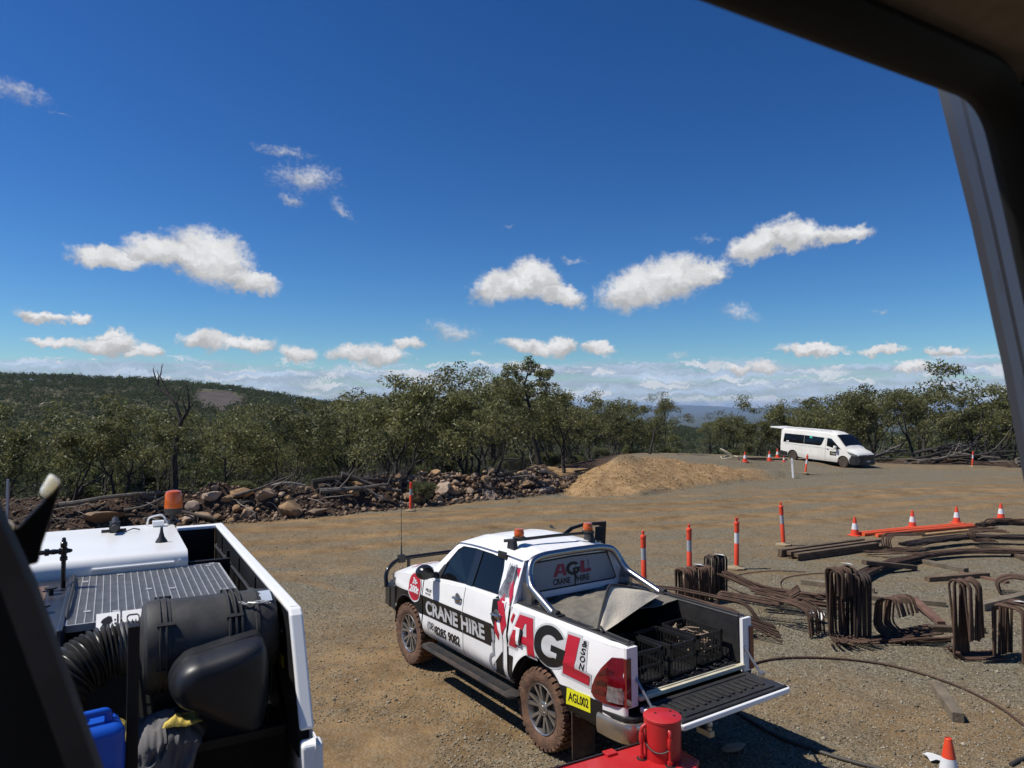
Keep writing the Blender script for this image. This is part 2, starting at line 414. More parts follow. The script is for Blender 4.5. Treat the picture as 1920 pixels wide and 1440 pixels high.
def add_text(mb, s, fn, u0, v0, w, h, bold=0.0, shear=0.0, off=0.004, cuts=4):
    """text stretched into the box (u0,v0)-(u0+w,v0+h); fn(u,v,off) -> point"""
    vs, fs = text_geo(s, bold, shear)
    pts = [(u0 + p[0] * w, v0 + p[1] * h) for p in vs]
    if cuts:
        bm = bmesh.new(); bv = [bm.verts.new((p[0], p[1], 0)) for p in pts]
        for q in fs:
            try: bm.faces.new([bv[i] for i in q])
            except ValueError: pass
        for k in range(1, cuts):
            bmesh.ops.bisect_plane(bm, geom=bm.verts[:] + bm.edges[:] + bm.faces[:], plane_co=(0, v0 + h * k / cuts, 0), plane_no=(0, 1, 0))
        for k in range(1, cuts * 4):
            bmesh.ops.bisect_plane(bm, geom=bm.verts[:] + bm.edges[:] + bm.faces[:], plane_co=(u0 + w * k / (cuts * 4), 0, 0), plane_no=(1, 0, 0))
        bm.verts.index_update(); pts = [(v.co.x, v.co.y) for v in bm.verts]; fs = [tuple(v.index for v in f.verts) for f in bm.faces]; bm.free()
    mb.add([fn(p[0], p[1], off) for p in pts], fs)
# ================================================================== terrain
def vnoise(x, y, seed=0):
    x = np.asarray(x, float); y = np.asarray(y, float)
    xi = np.floor(x).astype(np.int64); yi = np.floor(y).astype(np.int64); fx = x - xi; fy = y - yi
    def h(a, b):
        n = (a * 374761393 + b * 668265263 + seed * 974634777) & 0x7fffffff
        n = ((n ^ (n >> 13)) * 1274126177) & 0x7fffffff
        return ((n ^ (n >> 16)) & 0xffff) / 65535.0
    sx = fx * fx * (3 - 2 * fx); sy = fy * fy * (3 - 2 * fy)
    return (h(xi, yi) * (1 - sx) + h(xi + 1, yi) * sx) * (1 - sy) + (h(xi, yi + 1) * (1 - sx) + h(xi + 1, yi + 1) * sx) * sy
def fbm(x, y, o=4, seed=0):
    s = 0; a = 0.5; t = 0
    for k in range(o):
        s = s + a * vnoise(np.asarray(x) * 2 ** k, np.asarray(y) * 2 ** k, seed + k); t += a; a *= 0.5
    return s / t
def sstep(a, b, x):
    t = np.clip((x - a) / (b - a), 0, 1); return t * t * (3 - 2 * t)
TOE = [(-60, -2), (-45, 5.0), (-30, 12.5), (-20, 17.6), (-13.3, 21.0), (-10.2, 22.5), (-7, 24.1), (-3.7, 27.0), (0.9, 31.2), (2.6, 33.0),
       (3.5, 40), (8, 52), (13, 60), (22, 61), (26.5, 53.0), (30, 50.6), (35, 49.6), (42, 48), (60, 40), (90, 20)]
EDGE = [(p[0], p[1]) for p in TOE]
def polydist(x, y, poly):
    """distance to an open polyline, sign + on the left of travel (the far side), and the arc index"""
    best = np.full(np.shape(x), 1e9); sg = np.ones(np.shape(x))
    for (x0, y0), (x1, y1) in zip(poly[:-1], poly[1:]):
        dx, dy = x1 - x0, y1 - y0; L2 = dx * dx + dy * dy
        t = np.clip(((x - x0) * dx + (y - y0) * dy) / L2, 0, 1)
        px, py = x0 + t * dx, y0 + t * dy
        d = np.hypot(x - px, y - py); c = dx * (y - y0) - dy * (x - x0)
        # widen ties slightly so the sign is taken from the face in front
        m = d < best - 1e-9
        sg = np.where(m, np.sign(c), sg); best = np.where(m, d, best)
    return best * sg
PADTOE = [(1.2, 60), (2.0, 37), (2.2, 32.0), (2.9, 30.3), (5.4, 30.5), (8.7, 34.0), (12.0, 36.7), (15, 38.8), (19, 41), (24, 43), (30, 47)]
PADC = [(4, 33, .8), (6.7, 33.7, 2.0), (8.5, 36, 1.25), (10.5, 37.5, 0.85), (13, 39.5, 0.40), (10, 45, .95), (13, 46, 0.85), (15.5, 47, 0.62), (21, 49.5, 0.34),
        (22, 46, 0.10), (25, 45, 0), (17, 42, 0.15), (4.5, 45, .15), (3.2, 38, .2), (28, 50, 0.05), (18, 48, .5)]
RIDGE_U = np.array([-900, -400, 0, 150, 300, 400, 500, 600, 700, 800, 900, 1000, 1100, 1200, 1300, 1500, 1800, 2200, 3000])
RIDGE_V = np.array([690, 692, 701, 703, 709, 718, 733, 749, 755, 759, 762, 765, 774, 790, 805, 812, 815, 815, 812])
def ground(x, y):
    x = np.asarray(x, float); y = np.asarray(y, float)
    r = np.hypot(x, y)
    base = -0.0163 * (np.clip(y, -30, 60) - 7.5)
    # raised pad and clay mound
    inn = polydist(x, y, PADTOE)
    wsum = 0; asum = 0
    for cx, cy_, a in PADC:
        w = 1 / (((x - cx) ** 2 + (y - cy_) ** 2) + 0.6) ** 2
        wsum = wsum + w; asum = asum + w * a
    A = asum / wsum
    inn_n = inn + (fbm(x * 0.9, y * 0.9, 3, 5) - .5) * 0.8
    raise_ = A * np.clip(inn_n / (A * 2.0 + 0.25), 0, 1) ** 0.9
    raise_ = np.where((x > 0) & (y > 28) & (y < 75), raise_, 0)
    # long earth bank with rocks along the yard's far edge, and the log pile at right
    e = polydist(x, y, TOE)
    hgt = np.interp(x, [-60, -20, -13, -9, -5, -2, 1.5, 3.0, 26, 29, 33, 38, 48], [0.7, 0.65, 0.75, 0.95, 1.0, 0.85, 0.75, 0.1, 0.0, .35, .55, .5, .4])
    hgt = np.where((x > 3.0) & (x < 26), 0, hgt)
    lump = (fbm(x * 1.1, y * 1.1, 4, 9) - 0.45) * 0.9
    prof = np.clip(1 - np.abs(e - 1.75) / 1.75, 0, 1); prof = prof * prof * (3 - 2 * prof)
    bank = hgt * prof * (1 + lump)
    # beyond the edge the land drops into the bush
    eo = np.clip(e - 1.5, 0, None)
    drop = 0.16 * np.clip(eo, 0, 6) + 0.09 * np.clip(eo - 6, 0, 60)
    padw = sstep(-.2, 2.0, inn) * (x > 0) * (y > 28) * (1 - sstep(12, 20, x)) * (1 - sstep(44, 50, y))
    near = base + np.where(padw > 0, np.maximum(raise_, 0), raise_ * (1 - sstep(0, 5, e))) * (1 - sstep(9, 16, inn) * (x < 12)) + bank * (1 - padw) - drop * (1 - padw * (x > 1.5) * sstep(0, 1.5, inn))
    near = near + (fbm(x * 0.25, y * 0.25, 3, 3) - 0.5) * 0.10 * sstep(3, 12, r)
    # distant country
    az = np.arctan2(x, y); fy = np.where(np.abs(az) < R(60), np.maximum(y, 1e-3), r * 0.5)
    u = np.where(np.abs(az) < R(60), 960 + FPX * np.tan(np.clip(az, -R(60), R(60))), np.sign(az) * 2400 + 960)
    rv = np.interp(u, RIDGE_U, RIDGE_V)
    Yr = 560.0
    zr = CAMZ + (HZ - rv) / FPX * Yr - 5.0
    valley = -20.0
    front = valley + (zr - valley) * sstep(150, Yr, fy)
    back = zr + (-150 - zr) * sstep(Yr, 1900, fy)
    far = np.where(fy < Yr, front, back)
    far = far + (fbm(x / 90, y / 90, 4, 21) - 0.5) * 9 * sstep(120, 300, r) * (1 - sstep(Yr * .8, Yr * 1.2, fy) * .6)
    far = far + (fbm(x / 900, y / 900, 4, 31) - 0.5) * 26 * sstep(1500, 4000, r)
    mt = np.interp(u, [-600, 900, 1060, 1130, 1190, 1240, 1300, 1370, 1420, 1500, 1900, 2300], [60, 70, 90, 112, 138, 128, 136, 108, 78, 85, 95, 70])
    far = far + mt * sstep(15000, 17500, r) * (1 - sstep(17500, 20500, r)) * (0.75 + 0.5 * fbm(az * 30, r / 4000, 3, 41))
    w = sstep(55, 170, r)
    return near * (1 - w) + far * w
_GX = np.arange(-48, 66, .12); _GY = np.arange(-4, 92, .12)
_GH = ground(*np.meshgrid(_GX, _GY, indexing='ij')).tolist(); _GN = (len(_GX), len(_GY))
def gz(x, y):
    fx = (x + 48) / .12; fy = (y + 4) / .12; i = int(fx); j = int(fy)
    if fx < 0 or fy < 0 or i >= _GN[0] - 1 or j >= _GN[1] - 1: return float(ground(np.array([x]), np.array([y]))[0])
    fx -= i; fy -= j; a = _GH[i]; b = _GH[i + 1]
    return (a[j] * (1 - fy) + a[j + 1] * fy) * (1 - fx) + (b[j] * (1 - fy) + b[j + 1] * fy) * fx
def edist(x, y):
    best = 1e9; sg = 1
    for (x0, y0), (x1, y1) in zip(TOE[:-1], TOE[1:]):
        dx, dy = x1 - x0, y1 - y0; t = min(1, max(0, ((x - x0) * dx + (y - y0) * dy) / (dx * dx + dy * dy)))
        d = math.hypot(x - x0 - t * dx, y - y0 - t * dy)
        if d < best - 1e-9: best = d; sg = 1 if dx * (y - y0) - dy * (x - x0) > 0 else -1
    return best * sg
def gxyz(x, y, dz=0.0): return Vector((x, y, gz(x, y) + dz))
def on_ground(u, v):
    """where the sight line of a photo pixel meets the ground"""
    d = ray(u, v); t = 3.0
    for k in range(4000):
        p = Vector((0, 0, CAMZ)) + d * t
        if p.z < gz(p.x, p.y): break
        t *= 1.004
    lo, hi = t / 1.004, t
    for k in range(12):
        m = (lo + hi) / 2; p = Vector((0, 0, CAMZ)) + d * m
        if p.z < gz(p.x, p.y): hi = m
        else: lo = m
    p = Vector((0, 0, CAMZ)) + d * hi
    return Vector((p.x, p.y, gz(p.x, p.y)))
def flat_ground(u, v):
    d = ray(u, v); t = (-CAMZ + .0163 * 7.5) / (d.z + .0163 * d.y)
    p = d * t; return Vector((p.x, p.y, gz(p.x, p.y)))

def build_ground():
    azs = np.concatenate([np.radians(np.linspace(-43, 43, 400)), np.radians(np.linspace(43, 317, 70))[1:-1]])
    rs = np.concatenate([np.linspace(1.0, 5, 12)[:-1], np.linspace(5, 34, 270)[:-1], np.linspace(34, 62, 110)[:-1], np.geomspace(62, 22000, 80)])
    nA, nR = len(azs), len(rs)
    A_, R_ = np.meshgrid(azs, rs)
    X = R_ * np.sin(A_); Y = R_ * np.cos(A_); Z = ground(X, Y)
    e = polydist(X, Y, TOE)
    rr = np.hypot(X, Y)
    inn = polydist(X, Y, PADTOE)
    # how the soil differs from place to place (pigment only)
    n1 = fbm(X * 0.35, Y * 0.35, 5, 51); n2 = fbm(X * 0.12 + 3, Y * 0.5, 4, 61)
    dirt = sstep(0.46, 0.60, n1 * 0.55 + n2 * 0.45)
    fg = np.exp(-(((X + 1.6) / 2.2) ** 2 + ((Y - 9.5) / 4.2) ** 2)); dirt = np.maximum(dirt, np.clip(fg * (0.55 + n1), 0, 1))
    gr_ = np.exp(-(((X - 7) / 5.0) ** 2 + ((Y - 13) / 5.0) ** 2)); dirt = dirt * (1 - .75 * gr_)
    pale = np.exp(-(((X + 2.3) / .9) ** 2 + ((Y - 7.2) / .8) ** 2)) * sstep(.4, .6, n2)
    tr = np.zeros_like(X)                       # wheel tracks running along the yard
    ang = math.atan2(9.0, 24); tx = X * math.cos(ang) + Y * math.sin(ang); ty = -X * math.sin(ang) + Y * math.cos(ang)
    for c, wd, s in ((18.6, .55, .8), (20.3, .6, .9), (22.6, .7, .9), (24.2, .55, .7), (16.0, .5, .45), (26.2, .5, .5)):
        tr = np.maximum(tr, 1.25 * s * np.exp(-((ty - c + (fbm(tx * .12, ty * 0, 3, 71) - .5) * 2.2) / (wd * .95)) ** 2) * (0.5 + 1.5 * fbm(tx * .3, ty * 1.2, 4, 72)))
    # pairs of wheel tracks of vehicles that turned across the yard
    for (cx_, cy_, r0) in ((-14, 2, 14.5), (-14, 2, 16.1), (22, 34, 19.5), (22, 34, 21.2), (-3, -22, 38.5), (-3, -22, 40.2)):
        dd = np.abs(np.hypot(X - cx_, Y - cy_) - r0 + (fbm(X * .4, Y * .4, 3, 81) - .5) * .5)
        tr = np.maximum(tr, .75 * np.exp(-(dd / .17) ** 2) * sstep(.35, .6, fbm(X * .35, Y * .35, 4, 82)))
    dirt = np.clip(np.maximum(dirt * 0.85, tr), 0, 1)
    sp = np.exp(-(((X - 3.7) / 1.6) ** 2 + ((Y - 8.4) / 1.2) ** 2)); dirt = np.maximum(dirt, sp * .8 * (0.3 + n1))
    dirt = np.maximum(dirt * (1 - .5 * sstep(11, 16, Y)), tr * 1.0)
    yard = 1 - sstep(-0.3, 0.3, e)
    mound = sstep(0.0, 0.3, inn) * (1 - sstep(2.6, 3.6, inn + (n1 - .5) * 1.5)) * (X > 1) * (X < 14.5 + n1) * (Y > 28) * (Y < 45) * (1 - sstep(12.5, 14.5, X))
    mound = np.maximum(mound, (X > 1.2) * (X < 3.8) * (Y > 30) * (Y < 40) * sstep(-0.5, .2, inn))
    soil = sstep(-0.25, 0.15, e + (n1 - .5) * .6) * (1 - sstep(3.2, 6, e)) * (1 - mound)
    veg = sstep(2.8, 5.0, e) * (1 - sstep(0.2, 0.6, mound))
    clear = np.zeros_like(X)
    u = 960 + FPX * X / np.maximum(Y, 1e-3)
    fa = np.arange(nA * (nR - 1)).reshape(nR - 1, nA)
    i0 = fa.ravel(); j = (np.arange(nA) + 1) % nA
    i1 = (np.arange(nR - 1)[:, None] * nA + j[None, :]).ravel()
    quads = np.stack([i0, i1, i1 + nA, i0 + nA], 1)
    cen = nA * nR
    verts = np.concatenate([np.stack([X, Y, Z], -1).reshape(-1, 3), [[0, 0, gz(0, 0)]]])
    me = bpy.data.meshes.new('ground')
    tri = np.stack([np.full(nA, cen), j, np.arange(nA)], 1)
    loops = np.concatenate([tri.ravel(), quads[:, ::-1].ravel()])
    tot = np.concatenate([np.full(nA, 3), np.full(len(quads), 4)]); st = np.concatenate([[0], np.cumsum(tot)[:-1]])
    me.vertices.add(len(verts)); me.vertices.foreach_set('co', verts.ravel())
    me.loops.add(len(loops)); me.loops.foreach_set('vertex_index', loops.astype(np.int32))
    me.polygons.add(len(tot)); me.polygons.foreach_set('loop_start', st.astype(np.int32)); me.polygons.foreach_set('loop_total', tot.astype(np.int32))
    me.update(); me.validate()
    for nm, arr in (('dirt', dirt * yard), ('mound', mound), ('soil', soil), ('veg', veg)):
        at = me.attributes.new(nm, 'FLOAT', 'POINT'); at.data.foreach_set('value', np.concatenate([np.clip(arr, 0, 1).ravel(), [0]]).astype(np.float32))
    me.shade_smooth()
    m = bpy.data.materials.new('gravel_and_soil'); m.use_nodes = True; nt = m.node_tree; N, L = nt.nodes, nt.links
    b = N['Principled BSDF']; b.inputs['Roughness'].default_value = 0.95; b.inputs['Specular IOR Level'].default_value = 0.15
    tc = N.new('ShaderNodeTexCoord'); P = tc.outputs['Object']
    def noise(sc, det=6, ro=0.6, out='Fac'):
        n = N.new('ShaderNodeTexNoise'); n.inputs['Scale'].default_value = sc; n.inputs['Detail'].default_value = det; n.inputs['Roughness'].default_value = ro
        L.new(P, n.inputs['Vector']); return n.outputs[out]
    def mr(x, a, b_, c=0.0, d=1.0):
        n = N.new('ShaderNodeMapRange'); L.new(x, n.inputs[0])
        for i, q in enumerate((a, b_, c, d)): n.inputs[i + 1].default_value = q
        return n.outputs[0]
    def rgb(c): n = N.new('ShaderNodeRGB'); n.outputs[0].default_value = (*c, 1); return n.outputs[0]
    def mix(f, a, b_, mode='MIX'):
        n = N.new('ShaderNodeMix'); n.data_type = 'RGBA'; n.blend_type = mode
        if isinstance(f, float): n.inputs['Factor'].default_value = f
        else: L.new(f, n.inputs['Factor'])
        L.new(a, n.inputs['A']); L.new(b_, n.inputs['B']); return n.outputs['Result']
    def attr(nm): n = N.new('ShaderNodeAttribute'); n.attribute_name = nm; return n.outputs['Fac']
    # single stones as cells
    vo = N.new('ShaderNodeTexVoronoi'); vo.inputs['Scale'].default_value = 30; L.new(P, vo.inputs['Vector'])
    vo2 = N.new('ShaderNodeTexVoronoi'); vo2.inputs['Scale'].default_value = 7; L.new(P, vo2.inputs['Vector'])
    bw = N.new('ShaderNodeRGBToBW'); L.new(vo.outputs['Color'], bw.inputs[0])
    bw2 = N.new('ShaderNodeRGBToBW'); L.new(vo2.outputs['Color'], bw2.inputs[0])
    st_ = mix(mr(bw.outputs[0], .12, .80), rgb((0.056, 0.050, 0.037)), rgb((0.240, 0.215, 0.158)))
    st_ = mix(mr(bw2.outputs[0], .3, .8, 0, .45), st_, rgb((0.185, 0.155, 0.098)))
    st_ = mix(mr(noise(1.7, 7, .65), .40, .62, 0, .40), st_, rgb((0.18, 0.128, 0.066)))
    dn = mix(mr(noise(1.1, 12, .74), .36, .66), rgb((0.115, 0.068, 0.028)), rgb((0.300, 0.195, 0.093)))
    dn = mix(mr(bw.outputs[0], .6, .95, 0, .2), dn, rgb((0.30, 0.26, 0.2)))
    f_d = N.new('ShaderNodeMath'); f_d.operation = 'ADD'; f_d.use_clamp = True; L.new(attr('dirt'), f_d.inputs[0]); L.new(mr(noise(5, 6, .7), .3, .7, -.35, .3), f_d.inputs[1])
    f_dd = N.new('ShaderNodeMath'); f_dd.operation = 'MULTIPLY'; L.new(f_d.outputs[0], f_dd.inputs[0]); L.new(mr(attr('dirt'), 0.0, .25), f_dd.inputs[1])
    c = mix(f_dd.outputs[0], st_, dn)
    mo = mix(mr(noise(3.0, 8, .75), .38, .66), rgb((0.215, 0.130, 0.058)), rgb((0.42, 0.285, 0.150)))
    c = mix(attr('mound'), c, mo)
    so = mix(mr(noise(4, 8, .7), .35, .68), rgb((0.035, 0.024, 0.018)), rgb((0.10, 0.065, 0.045)))
    c = mix(attr('soil'), c, so)
    ve = mix(mr(noise(.5, 8, .7), .35, .66), rgb((0.085, 0.072, 0.045)), rgb((0.17, 0.145, 0.09)))
    ve = mix(mr(noise(.02, 6, .6), .4, .6, 0, .6), ve, rgb((0.035, 0.047, 0.02)))
    # far off, the country is a canopy of bush
    ge = N.new('ShaderNodeVectorMath'); ge.operation = 'LENGTH'; L.new(P, ge.inputs[0])
    fv = mix(mr(noise(.0035, 10, .72), .36, .62), rgb((0.026, 0.034, 0.016)), rgb((0.085, 0.085, 0.045)))
    ve = mix(mr(ge.outputs['Value'], 300, 1200), ve, fv)
    c = mix(attr('veg'), c, ve)
    L.new(c, b.inputs['Base Color'])
    bp = N.new('ShaderNodeBump'); bp.inputs['Strength'].default_value = 0.55; bp.inputs['Distance'].default_value = 0.035
    hsum = N.new('ShaderNodeMath'); hsum.operation = 'ADD'; L.new(mr(vo.outputs['Distance'], 0, .7, 1, 0), hsum.inputs[0]); L.new(noise(7, 8, .7), hsum.inputs[1])
    hm_ = N.new('ShaderNodeMath'); hm_.operation = 'MULTIPLY'; L.new(hsum.outputs[0], hm_.inputs[0]); L.new(mr(f_dd.outputs[0], 0, 1, 1, .25), hm_.inputs[1]); L.new(hm_.outputs[0], bp.inputs['Height']); L.new(bp.outputs[0], b.inputs['Normal'])
    me.materials.append(m)
    o = bpy.data.objects.new('ground', me); COL.objects.link(o); tag(o, kind='structure'); return o
build_ground()

# bare, cleared track on the far hillside, a sheet of red soil lying on the slope
def build_clearing():
    px = [(372, 733), (425, 729), (452, 745), (470, 757), (430, 768), (385, 768), (360, 752)]
    pts = []
    for u, v in px:
        t = 250.0; d = ray(u, v); best = None
        while t < 1200:
            p = Vector((0, 0, CAMZ)) + d * t
            if p.z < gz(p.x, p.y) + 1.2: best = p; break
            t += 2.0
        if best is None: best = Vector((0, 0, CAMZ)) + d * 520
        pts.append(best)
    c = sum(pts, Vector()) / len(pts)
    mb = MB(); n = len(pts); vs = []; fs = []
    rings = 8
    for k in range(rings + 1):
        for p in pts:
            q = c + (p - c) * (k / rings); vs.append((q.x, q.y, gz(q.x, q.y) + 0.5))
    for k in range(rings):
        for i in range(n):
            j = (i + 1) % n; fs.append((k * n + i, k * n + j, (k + 1) * n + j, (k + 1) * n + i))
    mb.add(vs, fs)
    o = mb.build('dirt_track', mat('cleared_soil', (0.066, 0.050, 0.038), 0.95, 0, 0.4, 0.08), None, smooth=60)
    tag(o, kind='structure'); return [(p.x, p.y) for p in pts]
CLEAR = build_clearing()
# ================================================================== vegetation
def leaf_mat(name, col, var, rough=0.5, spec=0.35):
    m = bpy.data.materials.new(name); m.use_nodes = True; nt = m.node_tree; N, L = nt.nodes, nt.links
    b = N['Principled BSDF']; b.inputs['Roughness'].default_value = rough; b.inputs['Specular IOR Level'].default_value = spec
    g = N.new('ShaderNodeNewGeometry'); cr = N.new('ShaderNodeValToRGB')
    e = cr.color_ramp.elements
    e[0].position = 0.0; e[0].color = (*[c * (1 - var) for c in col], 1); e[1].position = 1.0; e[1].color = (*[c * (1 + var) for c in col], 1)
    q = e.new(0.85); q.color = (col[0] * 1.5, col[1] * 1.25, col[2] * 1.2, 1)
    L.new(g.outputs['Random Per Island'], cr.inputs[0])
    oi = N.new('ShaderNodeObjectInfo'); h = N.new('ShaderNodeHueSaturation')
    mr = N.new('ShaderNodeMapRange'); mr.inputs[3].default_value = 0.8; mr.inputs[4].default_value = 1.25
    L.new(oi.outputs['Random'], mr.inputs[0]); L.new(mr.outputs[0], h.inputs['Value']); L.new(cr.outputs[0], h.inputs['Color'])
    L.new(h.outputs[0], b.inputs['Base Color'])
    tr = N.new('ShaderNodeBsdfTranslucent'); L.new(h.outputs[0], tr.inputs[0])
    ms = N.new('ShaderNodeMixShader'); ms.inputs[0].default_value = 0.38
    L.new(b.outputs[0], ms.inputs[1]); L.new(tr.outputs[0], ms.inputs[2])
    L.new(ms.outputs[0], N['Material Output'].inputs[0]); return m
LEAF = leaf_mat('gum_leaves', (0.140, 0.158, 0.062), 0.42)
LEAFD = leaf_mat('scrub_leaves', (0.115, 0.138, 0.055), 0.4)
BARK = mat('burnt_bark', (0.034, 0.028, 0.023), 0.9, 0, 0.5, 5, 0.5, 30, rnd=0.4)
BARKG = mat('grey_bark', (0.115, 0.10, 0.085), 0.9, 0, 0.45, 5, 0.5, 30, rnd=0.35)
TWIG = mat('dry_twigs', (0.19, 0.165, 0.135), 0.9, 0, 0.35, 5, rnd=0.3)

def add_leaves(vs, fs, rng, centre, n, rad, ll, lw, droop=0.5):
    for _ in range(n):
        while True:
            d = Vector((rng.uniform(-1, 1), rng.uniform(-1, 1), rng.uniform(-1, 1)))
            if d.length < 1: break
        p = centre + Vector((d.x * rad, d.y * rad, d.z * rad * 0.62))
        t = Vector((rng.gauss(0, 1), rng.gauss(0, 1), rng.gauss(0, 0.7) - droop)).normalized()
        s = t.cross(Vector((rng.gauss(0, 1), rng.gauss(0, 1), rng.gauss(0, 1)))).normalized()
        l = ll * rng.uniform(0.6, 1.4); w = lw * rng.uniform(0.7, 1.3)
        o = len(vs)
        vs += [tuple(p), tuple(p + t * l * .5 + s * w), tuple(p + t * l), tuple(p + t * l * .5 - s * w)]
        fs.append((o, o + 1, o + 2, o + 3))

def tree_meshes(seed, H, style='gum'):
    """trunk mesh with limbs, crown mesh; foot at the origin, about H metres tall"""
    rng = random.Random(seed); mb = MB(); tips = []
    thin = style == 'tall'; dead = style in ('dead', 'twiggy')
    def grow(p, d, length, r, lvl):
        pts = [p]; n = 5 if lvl < 2 else 3; cur = d.copy(); q = p.copy(); rs = [r]
        for i in range(n):
            wob = 0.22 if lvl else 0.16
            cur = (cur + Vector((rng.gauss(0, wob), rng.gauss(0, wob), rng.gauss(0, wob * .6) + (0.08 if lvl else 0.1)))).normalized()
            q = q + cur * (length / n); pts.append(q.copy()); rs.append(r * (1 - 0.42 * (i + 1) / n))
        if lvl == 0: rs[0] = r * 1.35
        mb.tube(pts, rs, 7 if lvl < 2 else 4, cap=False)
        end_r = rs[-1]
        if lvl >= (4 if not dead else 4) or length < H * 0.055:
            tips.append((pts[-1], lvl)); return
        k = rng.choice((2, 3)) if lvl else rng.choice((2, 3, 3))
        for j in range(k):
            a = rng.uniform(0, 2 * math.pi); sp = rng.uniform(0.32, 0.85) if not thin else rng.uniform(.25, .65)
            perp = cur.orthogonal(); perp.rotate(Matrix.Rotation(a, 3, cur))
            nd = (cur * math.cos(sp) + perp * math.sin(sp)); nd.z += 0.10; nd.normalize()
            grow(pts[-1], nd, length * rng.uniform(0.55, 0.78), end_r * rng.uniform(0.6, 0.8), lvl + 1)
        if lvl in (1, 2) and rng.random() < 0.6:
            i = rng.randint(1, n - 1); perp = cur.orthogonal(); perp.rotate(Matrix.Rotation(rng.uniform(0, 6.28), 3, cur))
            grow(pts[i], (cur * .6 + perp * .8).normalized(), length * 0.5, rs[i] * 0.5, lvl + 2)
    stems = 1 if style in ('tall', 'dead') else rng.choice((1, 1, 2, 2))
    L0 = H * (0.40 if style == 'tall' else 0.36 if style == 'dead' else 0.34)
    if style in ('shrub', 'twiggy'): stems = rng.choice((4, 5, 6)); L0 = H * .32
    for s in range(stems):
        a = rng.uniform(0, 6.28); lean = rng.uniform(0.05, 0.2) if stems == 1 else rng.uniform(0.25, 0.55)
        if style in ('shrub', 'twiggy'): lean = rng.uniform(.2, .8)
        grow(Vector((0.05 * s, 0.03 * s, -0.3)), Vector((math.cos(a) * lean, math.sin(a) * lean, 1)).normalized(), L0 + .2, H * (0.023 if stems < 3 else .011) * (1 if stems == 1 else .85), 0)
    zmax = max(p[2] for p in mb.v); k = H / zmax
    mb.v = [(p[0] * k, p[1] * k, p[2] * k if p[2] > 0 else p[2]) for p in mb.v]
    tips = [(t * k, l) for t, l in tips]
    vs, fs = [], []
    if not dead:
        for t, l in tips:
            if rng.random() < 0.12 or (style != 'shrub' and t.z < H * .44): continue
            n = rng.randint(34, 70) if style != 'shrub' else rng.randint(24, 40)
            rad = H * rng.uniform(0.06, 0.12) if style != 'shrub' else H * rng.uniform(.10, .18)
            add_leaves(vs, fs, rng, t + Vector((0, 0, rad * .1)), n, rad, 0.22 if style != 'shrub' else .13, 0.040 if style != 'shrub' else .026, 0.7 if style != 'shrub' else .1)
    return mb, (vs, fs)
PROTO = {}
def proto(kind, i, H):
    key = (kind, i)
    if key in PROTO: return PROTO[key]
    mb, (vs, fs) = tree_meshes(100 + i * 17 + sum(map(ord, kind)), H, kind)
    me = bpy.data.meshes.new('trunk'); me.from_pydata(mb.v, [], mb.f); me.update(); me.shade_smooth()
    me.materials.append(TWIG if kind == 'twiggy' else (BARK if kind != 'pale' else BARKG))
    cm = None
    if fs:
        cm = bpy.data.meshes.new('crown'); cm.from_pydata(vs, [], fs); cm.update(); cm.materials.append(LEAF if kind != 'shrub' else LEAFD)
    PROTO[key] = (me, cm, H); return PROTO[key]
def plant(name, kind, i, H0, x, y, h, label, cat, group=None, rot=None, dz=0.0, lean=(0, 0)):
    me, cm, _ = proto(kind, i, H0)
    s = h / H0; rz = random.uniform(0, 6.28) if rot is None else rot
    t = thing(name, label, cat, (x, y, gz(x, y) + dz), (lean[0], lean[1], rz), group); t.scale = (s, s, s)
    linked('trunk', me, t)
    if cm is not None: linked('crown', cm, t)
    return t
NG, NS, NT = 8, 4, 4
GRP_T = 'gum trees behind the yard'; GRP_S = 'scrub bushes under the gum trees'; GRP_D = 'bare grey shrubs under the gum trees'
def h_for(u, v, y, x):
    """tree height so that its top shows at photo pixel (u, v)"""
    return CAMZ + (HZ - v) / FPX * y - gz(x, y)
placed = []
def near_placed(x, y, d): return any((x - a) ** 2 + (y - b) ** 2 < d * d for a, b in placed)
# trees one can pick out against the sky: (px, top px, depth, kind, variant, label)
FEATURE = [
 (745, 711, 32, 'gum', 1, 'broad gum with forked black trunk behind the stacked logs left of the red-white post'),
 (912, 722, 36, 'gum', 2, 'gum with two crossed trunks behind the heap of boulders'),
 (1055, 732, 40, 'gum', 3, 'gum with widely forked trunk just left of the orange clay mound'),
 (1216, 738, 52, 'tall', 1, 'small round-headed gum on a thin bare stem behind the clay mound'),
 (122, 752, 25, 'gum', 4, 'gum with spreading crown behind the white crane deck, left of the dead tree'),
 (232, 768, 24, 'gum', 5, 'low bushy gum immediately left of the dead black tree'),
 (430, 800, 27, 'gum', 6, 'low pale-leaved gum just right of the dead black tree'),
 (622, 738, 34, 'tall', 2, 'slim gum poking above the canopy left of the broad forked gum'),
 (1775, 688, 58, 'gum', 7, 'largest dark gum with open spreading limbs behind the log pile at right'),
 (1640, 727, 62, 'gum', 0, 'dense rounded gum rising directly behind the white van'),
 (1580, 735, 64, 'gum', 3, 'thin-crowned gum behind the roof of the white van'),
 (1490, 752, 60, 'tall', 3, 'straggly gum behind the raised tailgate of the white van'),
 (1330, 792, 62, 'gum', 6, 'rounded low gum between the clay mound and the white van'),
]
for (u, v, dpt, kind, i, lab) in FEATURE:
    x = (u - 960) / FPX * dpt; y = dpt; h = h_for(u, v, y, x)
    plant('gum_tree', kind, i, 6.0 if kind == 'gum' else 7.5, x, y, h, lab, 'tree'); placed.append((x, y))
